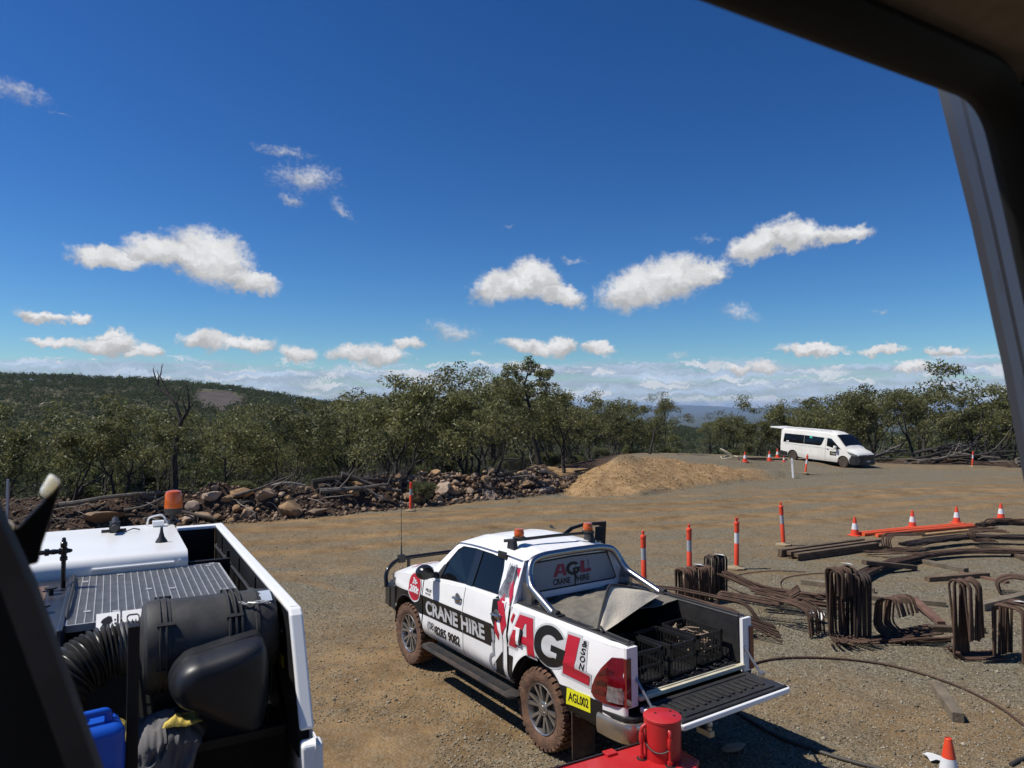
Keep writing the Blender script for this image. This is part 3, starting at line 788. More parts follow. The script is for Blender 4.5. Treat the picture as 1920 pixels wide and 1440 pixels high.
# the dead tree
def dead_tree():
    mb = MB(); rng = random.Random(5)
    x, y = (325 - 960) / FPX * 25.0, 25.0
    def P(u, v, dy=0.0):
        p = at_y(u, v, y + dy); return p - Vector((x, y, gz(x, y)))
    mb.tube([P(325, 940), P(328, 905), P(326, 860), P(330, 830), P(333, 805), P(340, 790)], [.145, .125, .11, .10, .092, .08], 8)
    limbs = [[(333, 805), (322, 785, .1), (315, 770, .2), (322, 750, .3)], [(340, 790), (350, 775), (355, 765, -.1), (354, 745, -.2), (351, 722, -.2)],
             [(340, 792), (336, 775, .1), (330, 758, .1), (318, 742, .2), (306, 735, .3), (296, 722, .4), (290, 703, .4), (287, 692, .5)],
             [(318, 742, .2), (309, 722, .3), (300, 706, .3), (303, 692, .3), (306, 681, .3)], [(330, 758, .1), (336, 742, 0), (341, 730, -.1)], [(296, 722, .4), (298, 705, .4), (294, 694, .5)],
             [(350, 775), (344, 756, -.1), (342, 747, -.2)]]
    for k, l in enumerate(limbs):
        pts = [P(*q) for q in l]; n = len(pts); r0 = .065 if k in (1, 2) else .032
        mb.tube(pts, [r0 * (1 - .78 * i / (n - 1)) for i in range(n)], 6)
    for _ in range(16):
        l = rng.choice(limbs); q = l[rng.randint(len(l) // 2, len(l) - 1)]; a = P(*q); d = Vector((rng.uniform(-1, 1), rng.uniform(-.6, .6), rng.uniform(.2, 1))) * rng.uniform(.15, .4); mb.tube([a, a + d * .6 + Vector((0, 0, -.03)), a + d], [.012, .008, .003], 4, cap=False)
    t = thing('dead_tree', 'leafless black dead tree standing tall behind the crane deck', 'tree', (x, y, gz(x, y)))
    mb.build('trunk', BARK, t)
    placed.append((x, y))
dead_tree()
# the tall open gum that stands above the rest
def tall_gum():
    d0 = 37.0; x, y = (1003 - 960) / FPX * d0, d0; o = Vector((x, y, gz(x, y))); rng = random.Random(12)
    def P(u, v, dy=0.0): return at_y(u, v, y + dy) - o
    mb = MB(); vs, fs = [], []
    main = [(1012, 900), (1010, 860), (1002, 830), (997, 800), (996, 775), (990, 752), (986, 735), (984, 720), (988, 705), (992, 690), (990, 678)]
    mb.tube([P(*q) for q in main], [.14, .125, .115, .10, .09, .078, .066, .052, .04, .028, .014], 8)
    limbs = [[(990, 752), (975, 742, .3), (963, 728, .5), (954, 712, .6), (950, 698, .7)], [(986, 735), (1000, 724, -.3), (1014, 714, -.5), (1024, 705, -.6), (1030, 696, -.6)], [(990, 745), (1006, 738, .4), (1022, 734, .6), (1034, 722, .7)],
             [(996, 770), (976, 760, -.4), (962, 752, -.5), (955, 741, -.5)], [(985, 722), (972, 712, -.3), (966, 700, -.4), (962, 690, -.4)], [(988, 705), (1000, 696, .3), (1006, 686, .3)], [(963, 728, .5), (952, 726, .6), (945, 715, .7)], [(1014, 714, -.5), (1012, 702, -.4)],
             [(996, 790), (1012, 775, .3), (1022, 765, .4)]]
    tips = [P(*main[-1]), P(990, 672), P(983, 690)]
    for l in limbs:
        pts = [P(*q) for q in l]; n = len(pts); mb.tube(pts, [.045 * (1 - .75 * i / (n - 1)) for i in range(n)], 5); tips += pts[-2:]
        for q in pts[1:]:
            e = q + Vector((rng.uniform(-.4, .4), rng.uniform(-.5, .5), rng.uniform(.0, .4))); mb.tube([q, e], [.014, .006], 4, cap=False); tips.append(e)
    for t in tips:
        r_ = rng.uniform(.16, .34); add_leaves(vs, fs, rng, t, rng.randint(60, 120), r_ * 1.15, .17, .03, .7)
    T = thing('gum_tree', 'tall open-crowned gum rising highest above the tree line, right of middle', 'tree', o)
    mb.build('trunk', BARK, T)
    me = bpy.data.meshes.new('crown'); me.from_pydata(vs, [], fs); me.update(); me.materials.append(LEAF); linked('crown', me, T); placed.append((x, y))
tall_gum()
# the belt of bush beyond the yard
def skyline(u):
    return np.interp(u, [-200, 0, 200, 400, 560, 700, 850, 1000, 1100, 1180, 1260, 1340, 1420, 1480, 1560, 1700, 1900, 2200],
                     [788, 778, 785, 800, 770, 748, 748, 750, 756, 766, 792, 800, 795, 770, 748, 742, 732, 732])
rng = random.Random(21)
cand = []
while len(cand) < 4200:
    u = rng.uniform(-160, 2060); y = rng.uniform(17, 74)
    cand.append(((u - 960) / FPX * y, y, u))
cx = np.array([c[0] for c in cand]); cyy = np.array([c[1] for c in cand]); ce = polydist(cx, cyy, TOE)
order = np.argsort(ce)
nt_ = ns_ = nd_ = 0
for k in order:
    x, y, u = cand[k]; e = ce[k]
    if e < 3.4 or e > 30 or nt_ >= 125: continue
    if near_placed(x, y, 2.7 if e < 12 else 3.4): continue
    v = float(skyline(u)) + (rng.uniform(-14, 34) if rng.random() < .8 else rng.uniform(-26, 0))
    h = h_for(u, v, y, x)
    if h < 2.6: continue
    h = min(h, 8.5) * rng.uniform(0.92, 1.04)
    plant('gum_tree', rng.choice(('gum', 'gum', 'gum', 'tall')), rng.randrange(NG) if rng.random() < 2 else 0, 6.0, x, y, h,
          'olive-leaved gum tree in the bush behind the yard', 'tree', GRP_T) ; placed.append((x, y)); nt_ += 1
placed2 = []
for k in order:
    x, y, u = cand[k]; e = ce[k]
    if e < 2.6 or e > 22: continue
    if any((x - a) ** 2 + (y - b) ** 2 < 1.7 ** 2 for a, b in placed2): continue
    if rng.random() < 0.38:
        if ns_ >= 60: continue
        h = rng.uniform(0.7, 1.5) if e < 8 else rng.uniform(1.2, 2.2)
        plant('scrub_bush', 'shrub', rng.randrange(NS), 2.0, x, y, h, 'low leafy scrub bush under the gum trees behind the yard', 'bush', GRP_S); ns_ += 1
    else:
        if nd_ >= 150: continue
        plant('bare_shrub', 'twiggy', rng.randrange(NT), 2.2, x, y, rng.uniform(1.2, 2.6), 'bare grey twiggy shrub under the gum trees behind the yard', 'shrub', GRP_D); nd_ += 1
    placed2.append((x, y))

# the far-off forest on the hill and in the valley reads as one mass
def build_forest():
    rg = np.random.default_rng(4)
    pts = []
    n = 60000
    u = rg.uniform(-120, 1990, n); y = 58 * (700 / 58) ** rg.uniform(0, 1, n) ** 0.82
    x = (u - 960) / FPX * y
    e = polydist(x, y, TOE); ok = (e > 29)
    x, y, u = x[ok], y[ok], u[ok]
    keep = []; cell = {}
    from_clear = []
    cl = CLEAR
    def inside(px, py):
        c = False; m = len(cl)
        for i in range(m):
            (x1, y1), (x2, y2) = cl[i], cl[(i + 1) % m]
            if (y1 > py) != (y2 > py) and px < (x2 - x1) * (py - y1) / (y2 - y1) + x1: c = not c
        return c
    for i in range(len(x)):
        sp = 3.4 if y[i] < 140 else 4.4
        kx, ky = int(x[i] / sp), int(y[i] / sp)
        if (kx, ky) in cell: continue
        if inside(x[i], y[i]): continue
        cell[(kx, ky)] = 1; keep.append(i)
        if len(keep) >= 9500: break
    x, y = x[keep], y[keep]; z = ground(x, y)
    h = rg.uniform(3.6, 6.2, len(x))
    # base clumps: leaf sprays on the shell of several lobes plus a stem
    def clump(nq, size, seed):
        r2 = np.random.default_rng(seed); lob = r2.normal(0, [.30, .30, .14], (7, 3)) + [0, 0, .66]
        c = lob[r2.integers(0, 7, nq)] + r2.normal(0, 1, (nq, 3)) * [.17, .17, .11]
        t = r2.normal(0, 1, (nq, 3)); t /= np.linalg.norm(t, axis=1)[:, None]
        s = np.cross(t, r2.normal(0, 1, (nq, 3))); s /= np.linalg.norm(s, axis=1)[:, None]
        l = size * r2.uniform(.6, 1.3, (nq, 1)); w = l * .42
        return np.stack([c - t * l, c + s * w, c + t * l, c - s * w], 1)      # nq,4,3
    V = []; 
    for near in (True, False):
        idx = np.where((y < 130) == near)[0]
        base = [clump(150 if near else 62, .075 if near else .12, 10 + k) for k in range(5)]
        for k in range(5):
            ii = idx[k::5]
            if len(ii) == 0: continue
            a = rg.uniform(0, 6.28, len(ii)); ca, sa = np.cos(a), np.sin(a)
            b = base[k].reshape(-1, 3); hh = h[ii]; wd = hh * rg.uniform(.8, 1.15, len(ii))
            px = (b[None, :, 0] * ca[:, None] - b[None, :, 1] * sa[:, None]) * wd[:, None] + x[ii][:, None]
            py = (b[None, :, 0] * sa[:, None] + b[None, :, 1] * ca[:, None]) * wd[:, None] + y[ii][:, None]
            pz = b[None, :, 2] * hh[:, None] + z[ii][:, None]
            V.append(np.stack([px, py, pz], -1).reshape(-1, 3))
    V = np.concatenate(V); nq = len(V) // 4
    me = bpy.data.meshes.new('forest'); me.vertices.add(len(V)); me.vertices.foreach_set('co', V.ravel())
    me.loops.add(nq * 4); me.loops.foreach_set('vertex_index', np.arange(nq * 4, dtype=np.int32))
    me.polygons.add(nq); me.polygons.foreach_set('loop_start', (np.arange(nq) * 4).astype(np.int32)); me.polygons.foreach_set('loop_total', np.full(nq, 4, np.int32))
    me.update(); me.materials.append(leaf_mat('forest_leaves', (0.050, 0.066, 0.031), 0.2, .9, .08))
    o = bpy.data.objects.new('forest', me); COL.objects.link(o); tag(o, kind='stuff')
    print('forest quads', nq, 'trees', nt_, ns_, nd_)
build_forest()
# ================================================================== the white pickup (x forward, y left, z up, origin on the ground amidships)
TYRE = mat('muddy_tyre', (0.165, 0.088, 0.052), 0.95, 0, 0.35, 14, 0.5, 60, dirt=((0.03, 0.025, 0.022), 0.75, 9))
RIM = mat('machined_alloy', (0.50, 0.50, 0.50), 0.28, 0.9, 0.1, 6, dirt=((0.16, 0.10, 0.06), 0.5, 7))
RIMD = mat('rim_pockets', (0.03, 0.028, 0.026), 0.6, 0.3, 0.2, 8, dirt=((0.14, 0.09, 0.055), 0.4, 6))
DARK = mat('underbody', (0.012, 0.011, 0.010), 0.85, 0, 0.3, 4)
LINER = mat('bed_liner', (0.022, 0.022, 0.023), 0.5, 0, 0.25, 12, 0.2, 120, dirt=(DUST, 0.09, 5))
TARP = mat('beige_canvas', (0.66, 0.58, 0.45), 0.9, 0, 0.10, 3, 0.25, 40, dirt=((0.30, 0.24, 0.17), 0.3, 2.5))
TARPD = mat('dusty_cover', (0.115, 0.105, 0.088), 0.9, 0, 0.4, 2.2, 0.6, 9, dirt=((0.26, 0.225, 0.17), 0.8, 3.5))
TAIL = mat('red_lens', (0.14, 0.004, 0.008), 0.12, 0, 0.35, 6, coat=0.8)
TAILD = mat('dark_red_lens', (0.07, 0.004, 0.006), 0.15, 0, 0.3, 9, coat=0.8)
CLEARL = mat('clear_lens', (0.32, 0.29, 0.28), 0.12, 0.3, 0.5, 22, coat=0.8)
YEL = mat('yellow_plate', (0.80, 0.78, 0.02), 0.4, 0, 0.04, 6, dirt=(DUST, 0.1, 6))
CREAM = mat('cream_primer', (0.62, 0.57, 0.42), 0.5, 0, 0.15, 7, dirt=(DUST, 0.3, 4))
MESHV = mat('perforated_vinyl', (0.33, 0.33, 0.335), 0.45, 0, 0.06, 60)

def dusty_sides():
    nt = WHITE.node_tree; N, L = nt.nodes, nt.links; b = N['Principled BSDF']; src = b.inputs['Base Color'].links[0].from_socket
    tc = N.new('ShaderNodeTexCoord'); sp = N.new('ShaderNodeSeparateXYZ'); L.new(tc.outputs['Object'], sp.inputs[0])
    nz = N.new('ShaderNodeTexNoise'); nz.inputs['Scale'].default_value = 5; nz.inputs['Detail'].default_value = 8; nz.inputs['Roughness'].default_value = .7; L.new(tc.outputs['Object'], nz.inputs['Vector'])
    ad = N.new('ShaderNodeMath'); ad.operation = 'MULTIPLY_ADD'; ad.inputs[1].default_value = -.55; L.new(nz.outputs['Fac'], ad.inputs[0]); L.new(sp.outputs[2], ad.inputs[2])
    mr = N.new('ShaderNodeMapRange'); mr.inputs[1].default_value = .40; mr.inputs[2].default_value = .12; mr.inputs[4].default_value = .5; L.new(ad.outputs[0], mr.inputs[0])
    mx = N.new('ShaderNodeMix'); mx.data_type = 'RGBA'; mx.inputs['B'].default_value = (*DUST, 1); L.new(src, mx.inputs['A']); L.new(mr.outputs[0], mx.inputs['Factor']); L.new(mx.outputs['Result'], b.inputs['Base Color'])
dusty_sides()
UTE = thing('pickup_truck', 'white dual-cab pickup with crane hire lettering and dropped tailgate', 'pickup truck', (.185, 9.117, 0.0), (-.0037, .0135, R(123.69)))
def tap(x): return 0.17 * max(0, (x - 1.62) / .75) ** 2.2 + 0.05 * max(0, (-2.5 - x) / .28) ** 2
def flare(x, z):
    f = 0
    for cx in (1.54, -1.52):
        d = math.hypot(x - cx, z - .43); f = max(f, math.exp(-((d - .50) / .055) ** 2) * .016)
    return f
def ys(x, z):
    w = 0.902 - 0.05 * max(0, (z - 1.03) / .3) ** 1.6 - 0.05 * max(0, (.64 - z) / .14) ** 2 + .012 * math.exp(-((z - 1.0) / .05) ** 2)
    return w - tap(x) + flare(x, z)
def belt(x): return float(np.interp(x, [-2.8, -.95, 0, 1.1, 1.7, 2.25], [1.325, 1.335, 1.325, 1.225, 1.20, 1.10]))
def gut(x): return float(np.interp(x, [-.95, -.5, .1, .5, .7], [1.765, 1.785, 1.79, 1.765, 1.68]))
def cabY(x, z):
    b, g = belt(x), gut(x); t = (z - b) / max(.05, g - b)
    return ys(x, b) - .012 - t * .205 - .02 * max(0, t) * (1 - t) * -1
def arch(x, cx, r, sill):
    d = abs(x - cx); return max(sill, .43 + math.sqrt(max(0, r * r - d * d))) if d < r else sill
def xs_arch(x0, x1, cx, r, n):
    a = [cx - r * math.cos(math.pi * k / n) for k in range(n + 1)]
    lo = list(np.linspace(x0, cx - r - .004, 6)) if x0 < cx - r else []
    hi = list(np.linspace(cx + r + .004, x1, 6)) if x1 > cx + r else []
    return [x for x in lo + a + hi if x0 - 1e-6 <= x <= x1 + 1e-6]
def side(mb, xs, zb, zt, s, nz=14, yo=0.0):
    mb.grid(lambda x, t: (x, s * (ys(x, zb(x) + (zt(x) - zb(x)) * t) + yo), zb(x) + (zt(x) - zb(x)) * t), xs, [k / nz for k in range(nz + 1)], flip=(s > 0))
def L_(u, v, off=0.004):   # left flank: u runs rearwards from x=0, v is height
    return (-u, ys(-u, v) + off, v)
def spl_(pts, n):
    P_ = [Vector(p) for p in pts]; m_ = len(P_) - 1; out = []
    for k in range(n):
        f = k / (n - 1) * m_; s_ = min(m_ - 1, int(f)); t = f - s_
        a, b, c, d = P_[max(0, s_ - 1)], P_[s_], P_[s_ + 1], P_[min(m_, s_ + 2)]
        out.append(.5 * ((2 * b) + (c - a) * t + (2 * a - 5 * b + 4 * c - d) * t * t + (3 * b - a - 3 * c + d) * t ** 3))
    return out
def build_ute():
    U = UTE
    sill = lambda x: .505
    # ---- cab body: fenders, bonnet, roof frame (one sheet-metal body), shut lines left open
    b = MB()
    for s in (1, -1):
        side(b, xs_arch(1.085, 2.16, 1.54, .485, 22), lambda x: arch(x, 1.54, .485, .50 if x < 1.6 else .66), lambda x: belt(x) - .012, s)
        # rocker under the doors and the panel between rear door and tray
        side(b, [-.93 + .1 * k for k in range(21)], lambda x: .455, lambda x: .50, s, 2, -.012)
        side(b, [-.935, -.915, -.895, -.875, -.865], sill, lambda x: belt(x) - .006, s)
        # shoulder folding over to the glass
        b.grid(lambda x, t: (x, s * (ys(x, belt(x)) - t * .02), belt(x) - .010 + t * .008), np.linspace(-.93, 1.09, 12), [0, 1], flip=(s > 0))
    # bonnet with raised centre and nose
    def bon(x, t):
        y = t * (ys(x, belt(x)) - .004); a = abs(t)
        z = belt(x) - .012 + .075 * (1 - a ** 3.2) + .014 * math.exp(-((a - .62) / .07) ** 2)
        return (x, y, z)
    b.grid(bon, list(np.linspace(1.06, 2.16, 16)), list(np.linspace(-1, 1, 25)))
    b.grid(lambda k, t: (2.16 + .17 * math.sin(k * 1.57) * (1 - .35 * t * t), t * (ys(2.16, 1.1) - .004) * (1 - .05 * k), bon(2.16, t)[2] - .24 * (1 - math.cos(k * 1.57))), [0, .25, .5, .75, 1], list(np.linspace(-1, 1, 25)))
    # roof
    def roof(x, t):
        g = gut(x); y = t * .668; a = abs(t)
        z = g + (float(np.interp(x, [-.95, -.6, 0, .4, .55], [.025, .07, .095, .075, .03]))) * (1 - a ** 3) + .010 * (math.exp(-((a - .52) / .05) ** 2))
        return (x, y, z)
    b.grid(roof, [-.95, -.93, -.9, -.8, -.6, -.4, -.2, 0, .2, .35, .45, .52], list(np.linspace(-1, 1, 29)))
    # side frames with one long window opening
    outer = [(1.10, 1.222), (.9, 1.247), (.5, 1.28), (0, 1.322), (-.93, 1.332), (-.955, 1.72), (-.93, 1.765), (-.5, 1.785), (.1, 1.79), (.47, 1.768), (.60, 1.70), (.85, 1.47)]
    hole = [(.86, 1.27), (.5, 1.305), (0, 1.338), (-.655, 1.352), (-.60, 1.62), (-.555, 1.715), (-.3, 1.738), (.1, 1.745), (.40, 1.728), (.50, 1.675), (.72, 1.44)]
    for s in (1, -1):
        b.prism(outer, lambda u, v, w: (u, s * (cabY(u, v) - w), v), 0, .03, [hole])
    # rear cab wall round the back window
    rz = lambda z: -.945 - .10 * (1.76 - z)
    b.prism([(-.66, 1.765), (-.86, 1.30), (-.86, 1.10), (.86, 1.10), (.86, 1.30), (.66, 1.765), (.4, 1.79), (0, 1.80), (-.4, 1.79)], lambda y, z, w: (rz(z) + w, y, z), 0, .03,
            [[(-.55, 1.735), (-.66, 1.42), (-.62, 1.40), (.62, 1.40), (.66, 1.42), (.55, 1.735), (0, 1.75)]])
    b.build('body', WHITE, U, smooth=32)
    # doors (each swings, so each is a part)
    for s in (1, -1):
        for (x0, x1, nm) in ((.028, 1.072, 'front'), (-.855, .016, 'rear')):
            if s == -1 and nm == 'front': continue
            d = MB(); xs = list(np.linspace(x0, x1, 14))
            side(d, xs, lambda x: .505 if not (nm == 'rear' and x < -.6) else .505, lambda x: belt(x) - .008, s, 16, .002)
            o = d.build('door', WHITE, U, smooth=40, recalc=False)
            h = MB(); hx = x0 + .13
            h.tube(fillet([(hx - .09, s * (ys(hx, 1.16) + .006), 1.165), (hx - .07, s * (ys(hx, 1.16) + .04), 1.168), (hx + .07, s * (ys(hx, 1.16) + .04), 1.162), (hx + .09, s * (ys(hx, 1.16) + .006), 1.160)], .03), .014, 8)
            h.lathe([(0.001, 0), (.05, .001), (.062, .006), (.05, .010)], (hx, s * (ys(hx, 1.16) + .002), 1.162), (0, s, 0), 16)
            h.build('handle', CHROME, o)
    # dark inside: floor pan, shell behind the shut lines, wheel wells
    k = MB()
    k.box(-2.6, 2.2, -.74, .74, .42, .60)
    for s in (1, -1):
        k.grid(lambda x, z: (x, s * (ys(x, z) - .03), z), np.linspace(-.93, 1.10, 12), np.linspace(.5, 1.2, 6))
        for cx in (1.54, -1.52):
            n = 18
            k.grid(lambda a, w: (cx - (.475) * math.cos(a), s * (w), .43 + .475 * math.sin(a)), [math.pi * i / n for i in range(n + 1)], [.55, .72, .88])
            k.grid(lambda a, w: (cx - (.475 * w) * math.cos(a), s * .56, .43 + .475 * w * math.sin(a)), [math.pi * i / n for i in range(n + 1)], [0, 1])
    k.tube([(1.54, -.8, .40), (1.54, .8, .40)], .05, 8); k.tube([(-1.54, -.8, .40), (-1.54, .8, .40)], .06, 8); k.tube([(-1.2, -.2, .44), (-2.6, -.25, .44)], .04, 8)
    k.lathe([(.001, -.16), (.14, -.13), (.16, 0), (.14, .13), (.001, .16)], (-1.54, 0, .40), (0, 1, 0), 14)
    k.build('underbody', DARK, U)
    # glass
    def pane(poly, s=1, dep=.010):
        g = MB(); g.prism(poly, lambda u, v, w: (u, s * (cabY(u, v) - w), v), dep, dep + .006); g.build('window', GLASS, U, smooth=None)
    for s in (1, -1):
        t_ = MB(); t_.prism(hole, lambda u, v, w: (u, s * (cabY(u, v) - w), v), .018, .026); t_.build('window_trim', BLACKP, U, smooth=None)
        pane([(-.085, 1.345), (-.640, 1.362), (-.585, 1.62), (-.545, 1.705), (-.3, 1.726), (-.075, 1.732)], s)
        if s == 1: pane([(.72, 1.295), (.5, 1.315), (.06, 1.345), (.085, 1.733), (.39, 1.716), (.485, 1.668), (.66, 1.48)], s)
        p_ = MB(); p_.prism([(-.085, 1.34), (.055, 1.338), (.080, 1.738), (-.07, 1.738)], lambda u, v, w: (u, s * (cabY(u, v) - w), v), -.002, .012); p_.build('pillar_trim', BLACKG, U, smooth=None)
        p_ = MB(); p_.prism([(.86, 1.265), (.71, 1.285), (.655, 1.49), (.73, 1.45)], lambda u, v, w: (u, s * (cabY(u, v) - w), v), -.002, .012); p_.build('mirror_patch', BLACKP, U, smooth=None)
    ws = MB(); ws.grid(lambda t, y: (1.10 - .52 * t - .10 * y * y * (1 - t) * 1.2, y * (.82 - .20 * t), 1.245 + .50 * t + .035 * (1 - y * y) + .05 * math.sin(t * 3.14)), np.linspace(0, 1.0, 8), np.linspace(-1, 1, 13)); ws.build('windscreen', GLASS, U)
    rw = MB(); rwp = [(-.53, 1.715), (-.64, 1.435), (-.60, 1.418), (.60, 1.418), (.64, 1.435), (.53, 1.715), (0, 1.728)]
    rw.prism(rwp, lambda y, z, w: (rz(z) + w, y, z), .006, .012); rwo = rw.build('rear_window', MESHV, U, smooth=None)
    e = MB(); e.prism([(-.548, 1.733), (-.658, 1.422), (-.62, 1.402), (.62, 1.402), (.658, 1.422), (.548, 1.733), (0, 1.748)], lambda y, z, w: (rz(z) + w, y, z), .012, .02, [rwp]); e.build('seal', RUBBER, rwo, smooth=None)
    # sign on the back window
    AGL_A = [(0, 0), (.36, 1.0), (.82, 1.0), (1.0, 0), (.73, 0), (.69, .235), (.36, .235), (.28, 0)]; AGL_Ah = [(.45, .44), (.655, .44), (.60, .80), (.565, .80)]
    def gpoly(cx, cy, rx, ry, k=.55):
        o_ = [(cx + rx * math.cos(R(a)), cy + ry * math.sin(R(a))) for a in range(38, 316, 8)]
        i_ = [(cx + rx * k * math.cos(R(a)), cy + ry * k * math.sin(R(a))) for a in range(302, 44, -8)]
        return o_ + [(cx + rx * .86, cy - ry * .62), (cx + rx * .98, cy + ry * .10), (cx + rx * .08, cy + ry * .10), (cx + rx * .08, cy - ry * .20), (cx + rx * .48, cy - ry * .20), (cx + rx * .46, cy - ry * .46)] + i_
    W_ = lambda y, z, off=0: (rz(z) + .005 - off, -y, z)
    t = MB()
    y0, z0, w, h = -.285, 1.535, .20, .135
    t.sheet([(y0 + p[0] * w, z0 + p[1] * h) for p in AGL_A], lambda u, v, w_: W_(u, v, .002), 0, [[(y0 + p[0] * w, z0 + p[1] * h) for p in AGL_Ah]])
    LL = [(.05, 0), (.10, 1), (.46, 1), (.42, .28), (1.0, .28), (.98, 0)]
    t.sheet([(.105 + p[0] * .17, z0 + p[1] * h) for p in LL], lambda u, v, w_: W_(u, v, .002), 0); t.build('lettering', mat('faded_red', (0.30, .03, .05), .5), rwo, smooth=None)
    t = MB(); t.sheet(gpoly(.012, z0 + .066, .105, .075), lambda u, v, w_: W_(u, v, .0025), 0)
    add_text(t, 'CRANE', W_, -.29, 1.445, .245, .068, .03, off=.002); add_text(t, 'HIRE', W_, .06, 1.445, .18, .068, .03, off=.002)
    for i, ch in enumerate('&SON'): add_text(t, ch, W_, .225, 1.652 - i * .030, .026, .024, .01, off=.002)
    t.sheet([(.0, 1.60), (.04, 1.60), (.055, 1.49), (.03, 1.43), (.045, 1.40), (.02, 1.385), (.005, 1.41), (.02, 1.44), (.02, 1.5)], lambda u, v, w_: W_(u, v, .003), 0)
    t.build('lettering', DECALB, rwo, smooth=None)
    # ---- tray
    b = MB()
    for s in (1, -1):
        side(b, xs_arch(-2.735, -.972, -1.52, .50, 24), lambda x: arch(x, -1.52, .50, .50 if x > -2.0 else .52), lambda x: 1.30, s)
        # rolled top rail
        n = 6
        b.grid(lambda x, a: (x, s * (ys(x, 1.30) - .045 + .045 * math.cos(a)), 1.30 + .030 * math.sin(a)), np.linspace(-2.735, -.972, 10), [math.pi * i / (2 * n) for i in range(n + 1)], flip=(s > 0))
        b.grid(lambda x, t: (x, s * (ys(x, 1.30) - .045 - .06 * t), 1.33), np.linspace(-2.735, -.972, 6), [0, 1], flip=(s > 0))
        # rear corner post and front edge
        b.box(-2.772, -2.735, *sorted((s * .715, s * .845)), .80, 1.322)
        b.grid(lambda t, z: (-2.735 - .035 * t, s * (ys(-2.735, z) - .035 * t * t), z), [0, .35, .7, 1], np.linspace(.70, 1.30, 8))
        b.box(-.99, -.972, *sorted((s * .62, s * .87)), .52, 1.31)
    b.build('tray', WHITE, U, smooth=32)
    li = MB(); li.box(-2.72, -.99, -.70, .70, .80, .88)
    for k_ in range(11): li.box(-2.70, -1.05, -.62 + k_ * .12, -.57 + k_ * .12, .88, .892)
    for s in (1, -1):
        li.box(-2.73, -.985, *sorted((s * .70, s * .735)), .88, 1.335)
        li.box(-2.73, -.985, *sorted((s * .70, s * .80)), 1.318, 1.345)
        li.box(-2.0, -1.05, *sorted((s * .52, s * .70)), .88, 1.10)
    li.box(-1.02, -.985, -.70, .70, .88, 1.335)
    li.build('bed_liner', LINER, U, smooth=None, bevel=.006, seg=1)
    # sill strip at the tailgate hinge, dropped tailgate with ribbed liner
    m = MB(); m.box(-2.80, -2.74, -.71, .71, .845, .885); m.box(-2.765, -2.75, -.6, .6, .885, .897); m.build('sill_strip', CREAM, U, bevel=.006)
    g = MB(); g.prism([(-2.80, -.73), (-3.27, -.745), (-3.31, -.70), (-3.31, .70), (-3.27, .745), (-2.80, .73)], lambda x, y, w: (x, y, .805 + w + .01 * ((-2.8 - x) / .5)), -.05, .0)
    tg = g.build('tailgate', WHITE, U, smooth=None, bevel=.014, seg=3)
    g = MB(); g.box(-3.285, -2.81, -.71, .71, .806, .822)
    for i in range(15):
        yy = -.56 + i * .08
        g.box(-3.14 + .02 * (i % 2), -2.93, yy, yy + .034, .822, .838)
    g.box(-3.22, -3.19, -.60, .60, .822, .834); g.box(-2.88, -2.86, -.62, .62, .822, .832); g.box(-3.28, -3.25, -.69, .69, .822, .834)
    g.build('tailgate_liner', LINER, tg, smooth=None, bevel=.007, seg=2)
    for s in (1, -1):
        c_ = MB(); c_.tube([(-2.755, s * .735, 1.06), (-2.97, s * .73, .835)], .012, 6, flat=1); c_.tube([(-2.755, s * .735, 1.06), (-2.74, s * .74, 1.12)], .02, 6); c_.box(-3.0, -2.95, *sorted((s * .70, s * .75)), .83, .86)
        c_.build('tailgate_stay', mat('zinc_steel', (0.45, 0.45, 0.44), .4, .9, .1, 10), U)
        for zz in (.92, 1.02, 1.10, 1.2):
            pass
    # tail lamps wrapping the corners
    lp = [(2.768, 1.235), (2.62, 1.215), (2.50, 1.09), (2.375, .90), (2.362, .84), (2.40, .805), (2.52, .79), (2.768, .815)]
    for s in (1, -1):
        m = MB()
        F_ = lambda u, v, w: ((-u, s * (ys(max(-u, -2.73), v) - (.03 * max(0, (u - 2.70) / .07)) + w), v))
        m.cprism(lp, F_, -.02, .014)
        m.box(-2.785, -2.755, *sorted((s * .805, s * .862)), .815, 1.235)
        o = m.build('tail_lamp', TAIL, U, smooth=40)
        m = MB()
        for q in ([(2.57, 1.115), (2.50, 1.05), (2.49, 1.03), (2.66, 1.08), (2.66, 1.11)], [(2.52, 1.0), (2.44, .95), (2.43, .93), (2.58, .96), (2.58, .99)], [(2.47, .90), (2.40, .87), (2.40, .85), (2.56, .865), (2.56, .90)]):
            m.cprism(q, F_, .0145, .0185)
        m.build('lamp_band', TAILD, o, smooth=None)
        m = MB(); m.cprism([(2.60, .965), (2.745, .975), (2.745, .835), (2.585, .828), (2.575, .85)], F_, .015, .020); m.build('reverse_lens', CLEARL, o, smooth=None)
    # wrap-around rear bumper
    bp = [(2.455, 1.0), (2.60, 1.0)]
    m = MB()
    prof = [(0, .525), (.018, .515), (.03, .56), (.03, .66), (.018, .685), (0, .69)]
    path = [(-2.455, .905), (-2.62, .905), (-2.76, .885), (-2.83, .83), (-2.85, .70), (-2.85, 0), (-2.85, -.70), (-2.83, -.83), (-2.76, -.885), (-2.62, -.905), (-2.455, -.905)]
    path = [Vector((p[0], p[1], 0)) for p in fillet([Vector((p[0], p[1], 0)) for p in path], .05, 3)]
    def bump(i, j):
        p = path[i]; t_ = (path[min(i + 1, len(path) - 1)] - path[max(i - 1, 0)]).normalized(); nrm = Vector((-t_.y, t_.x, 0)) * (1)
        if (p + nrm * .1).length < p.length: nrm = -nrm
        q = p + nrm * prof[j][0]; return (q.x, q.y, prof[j][1])
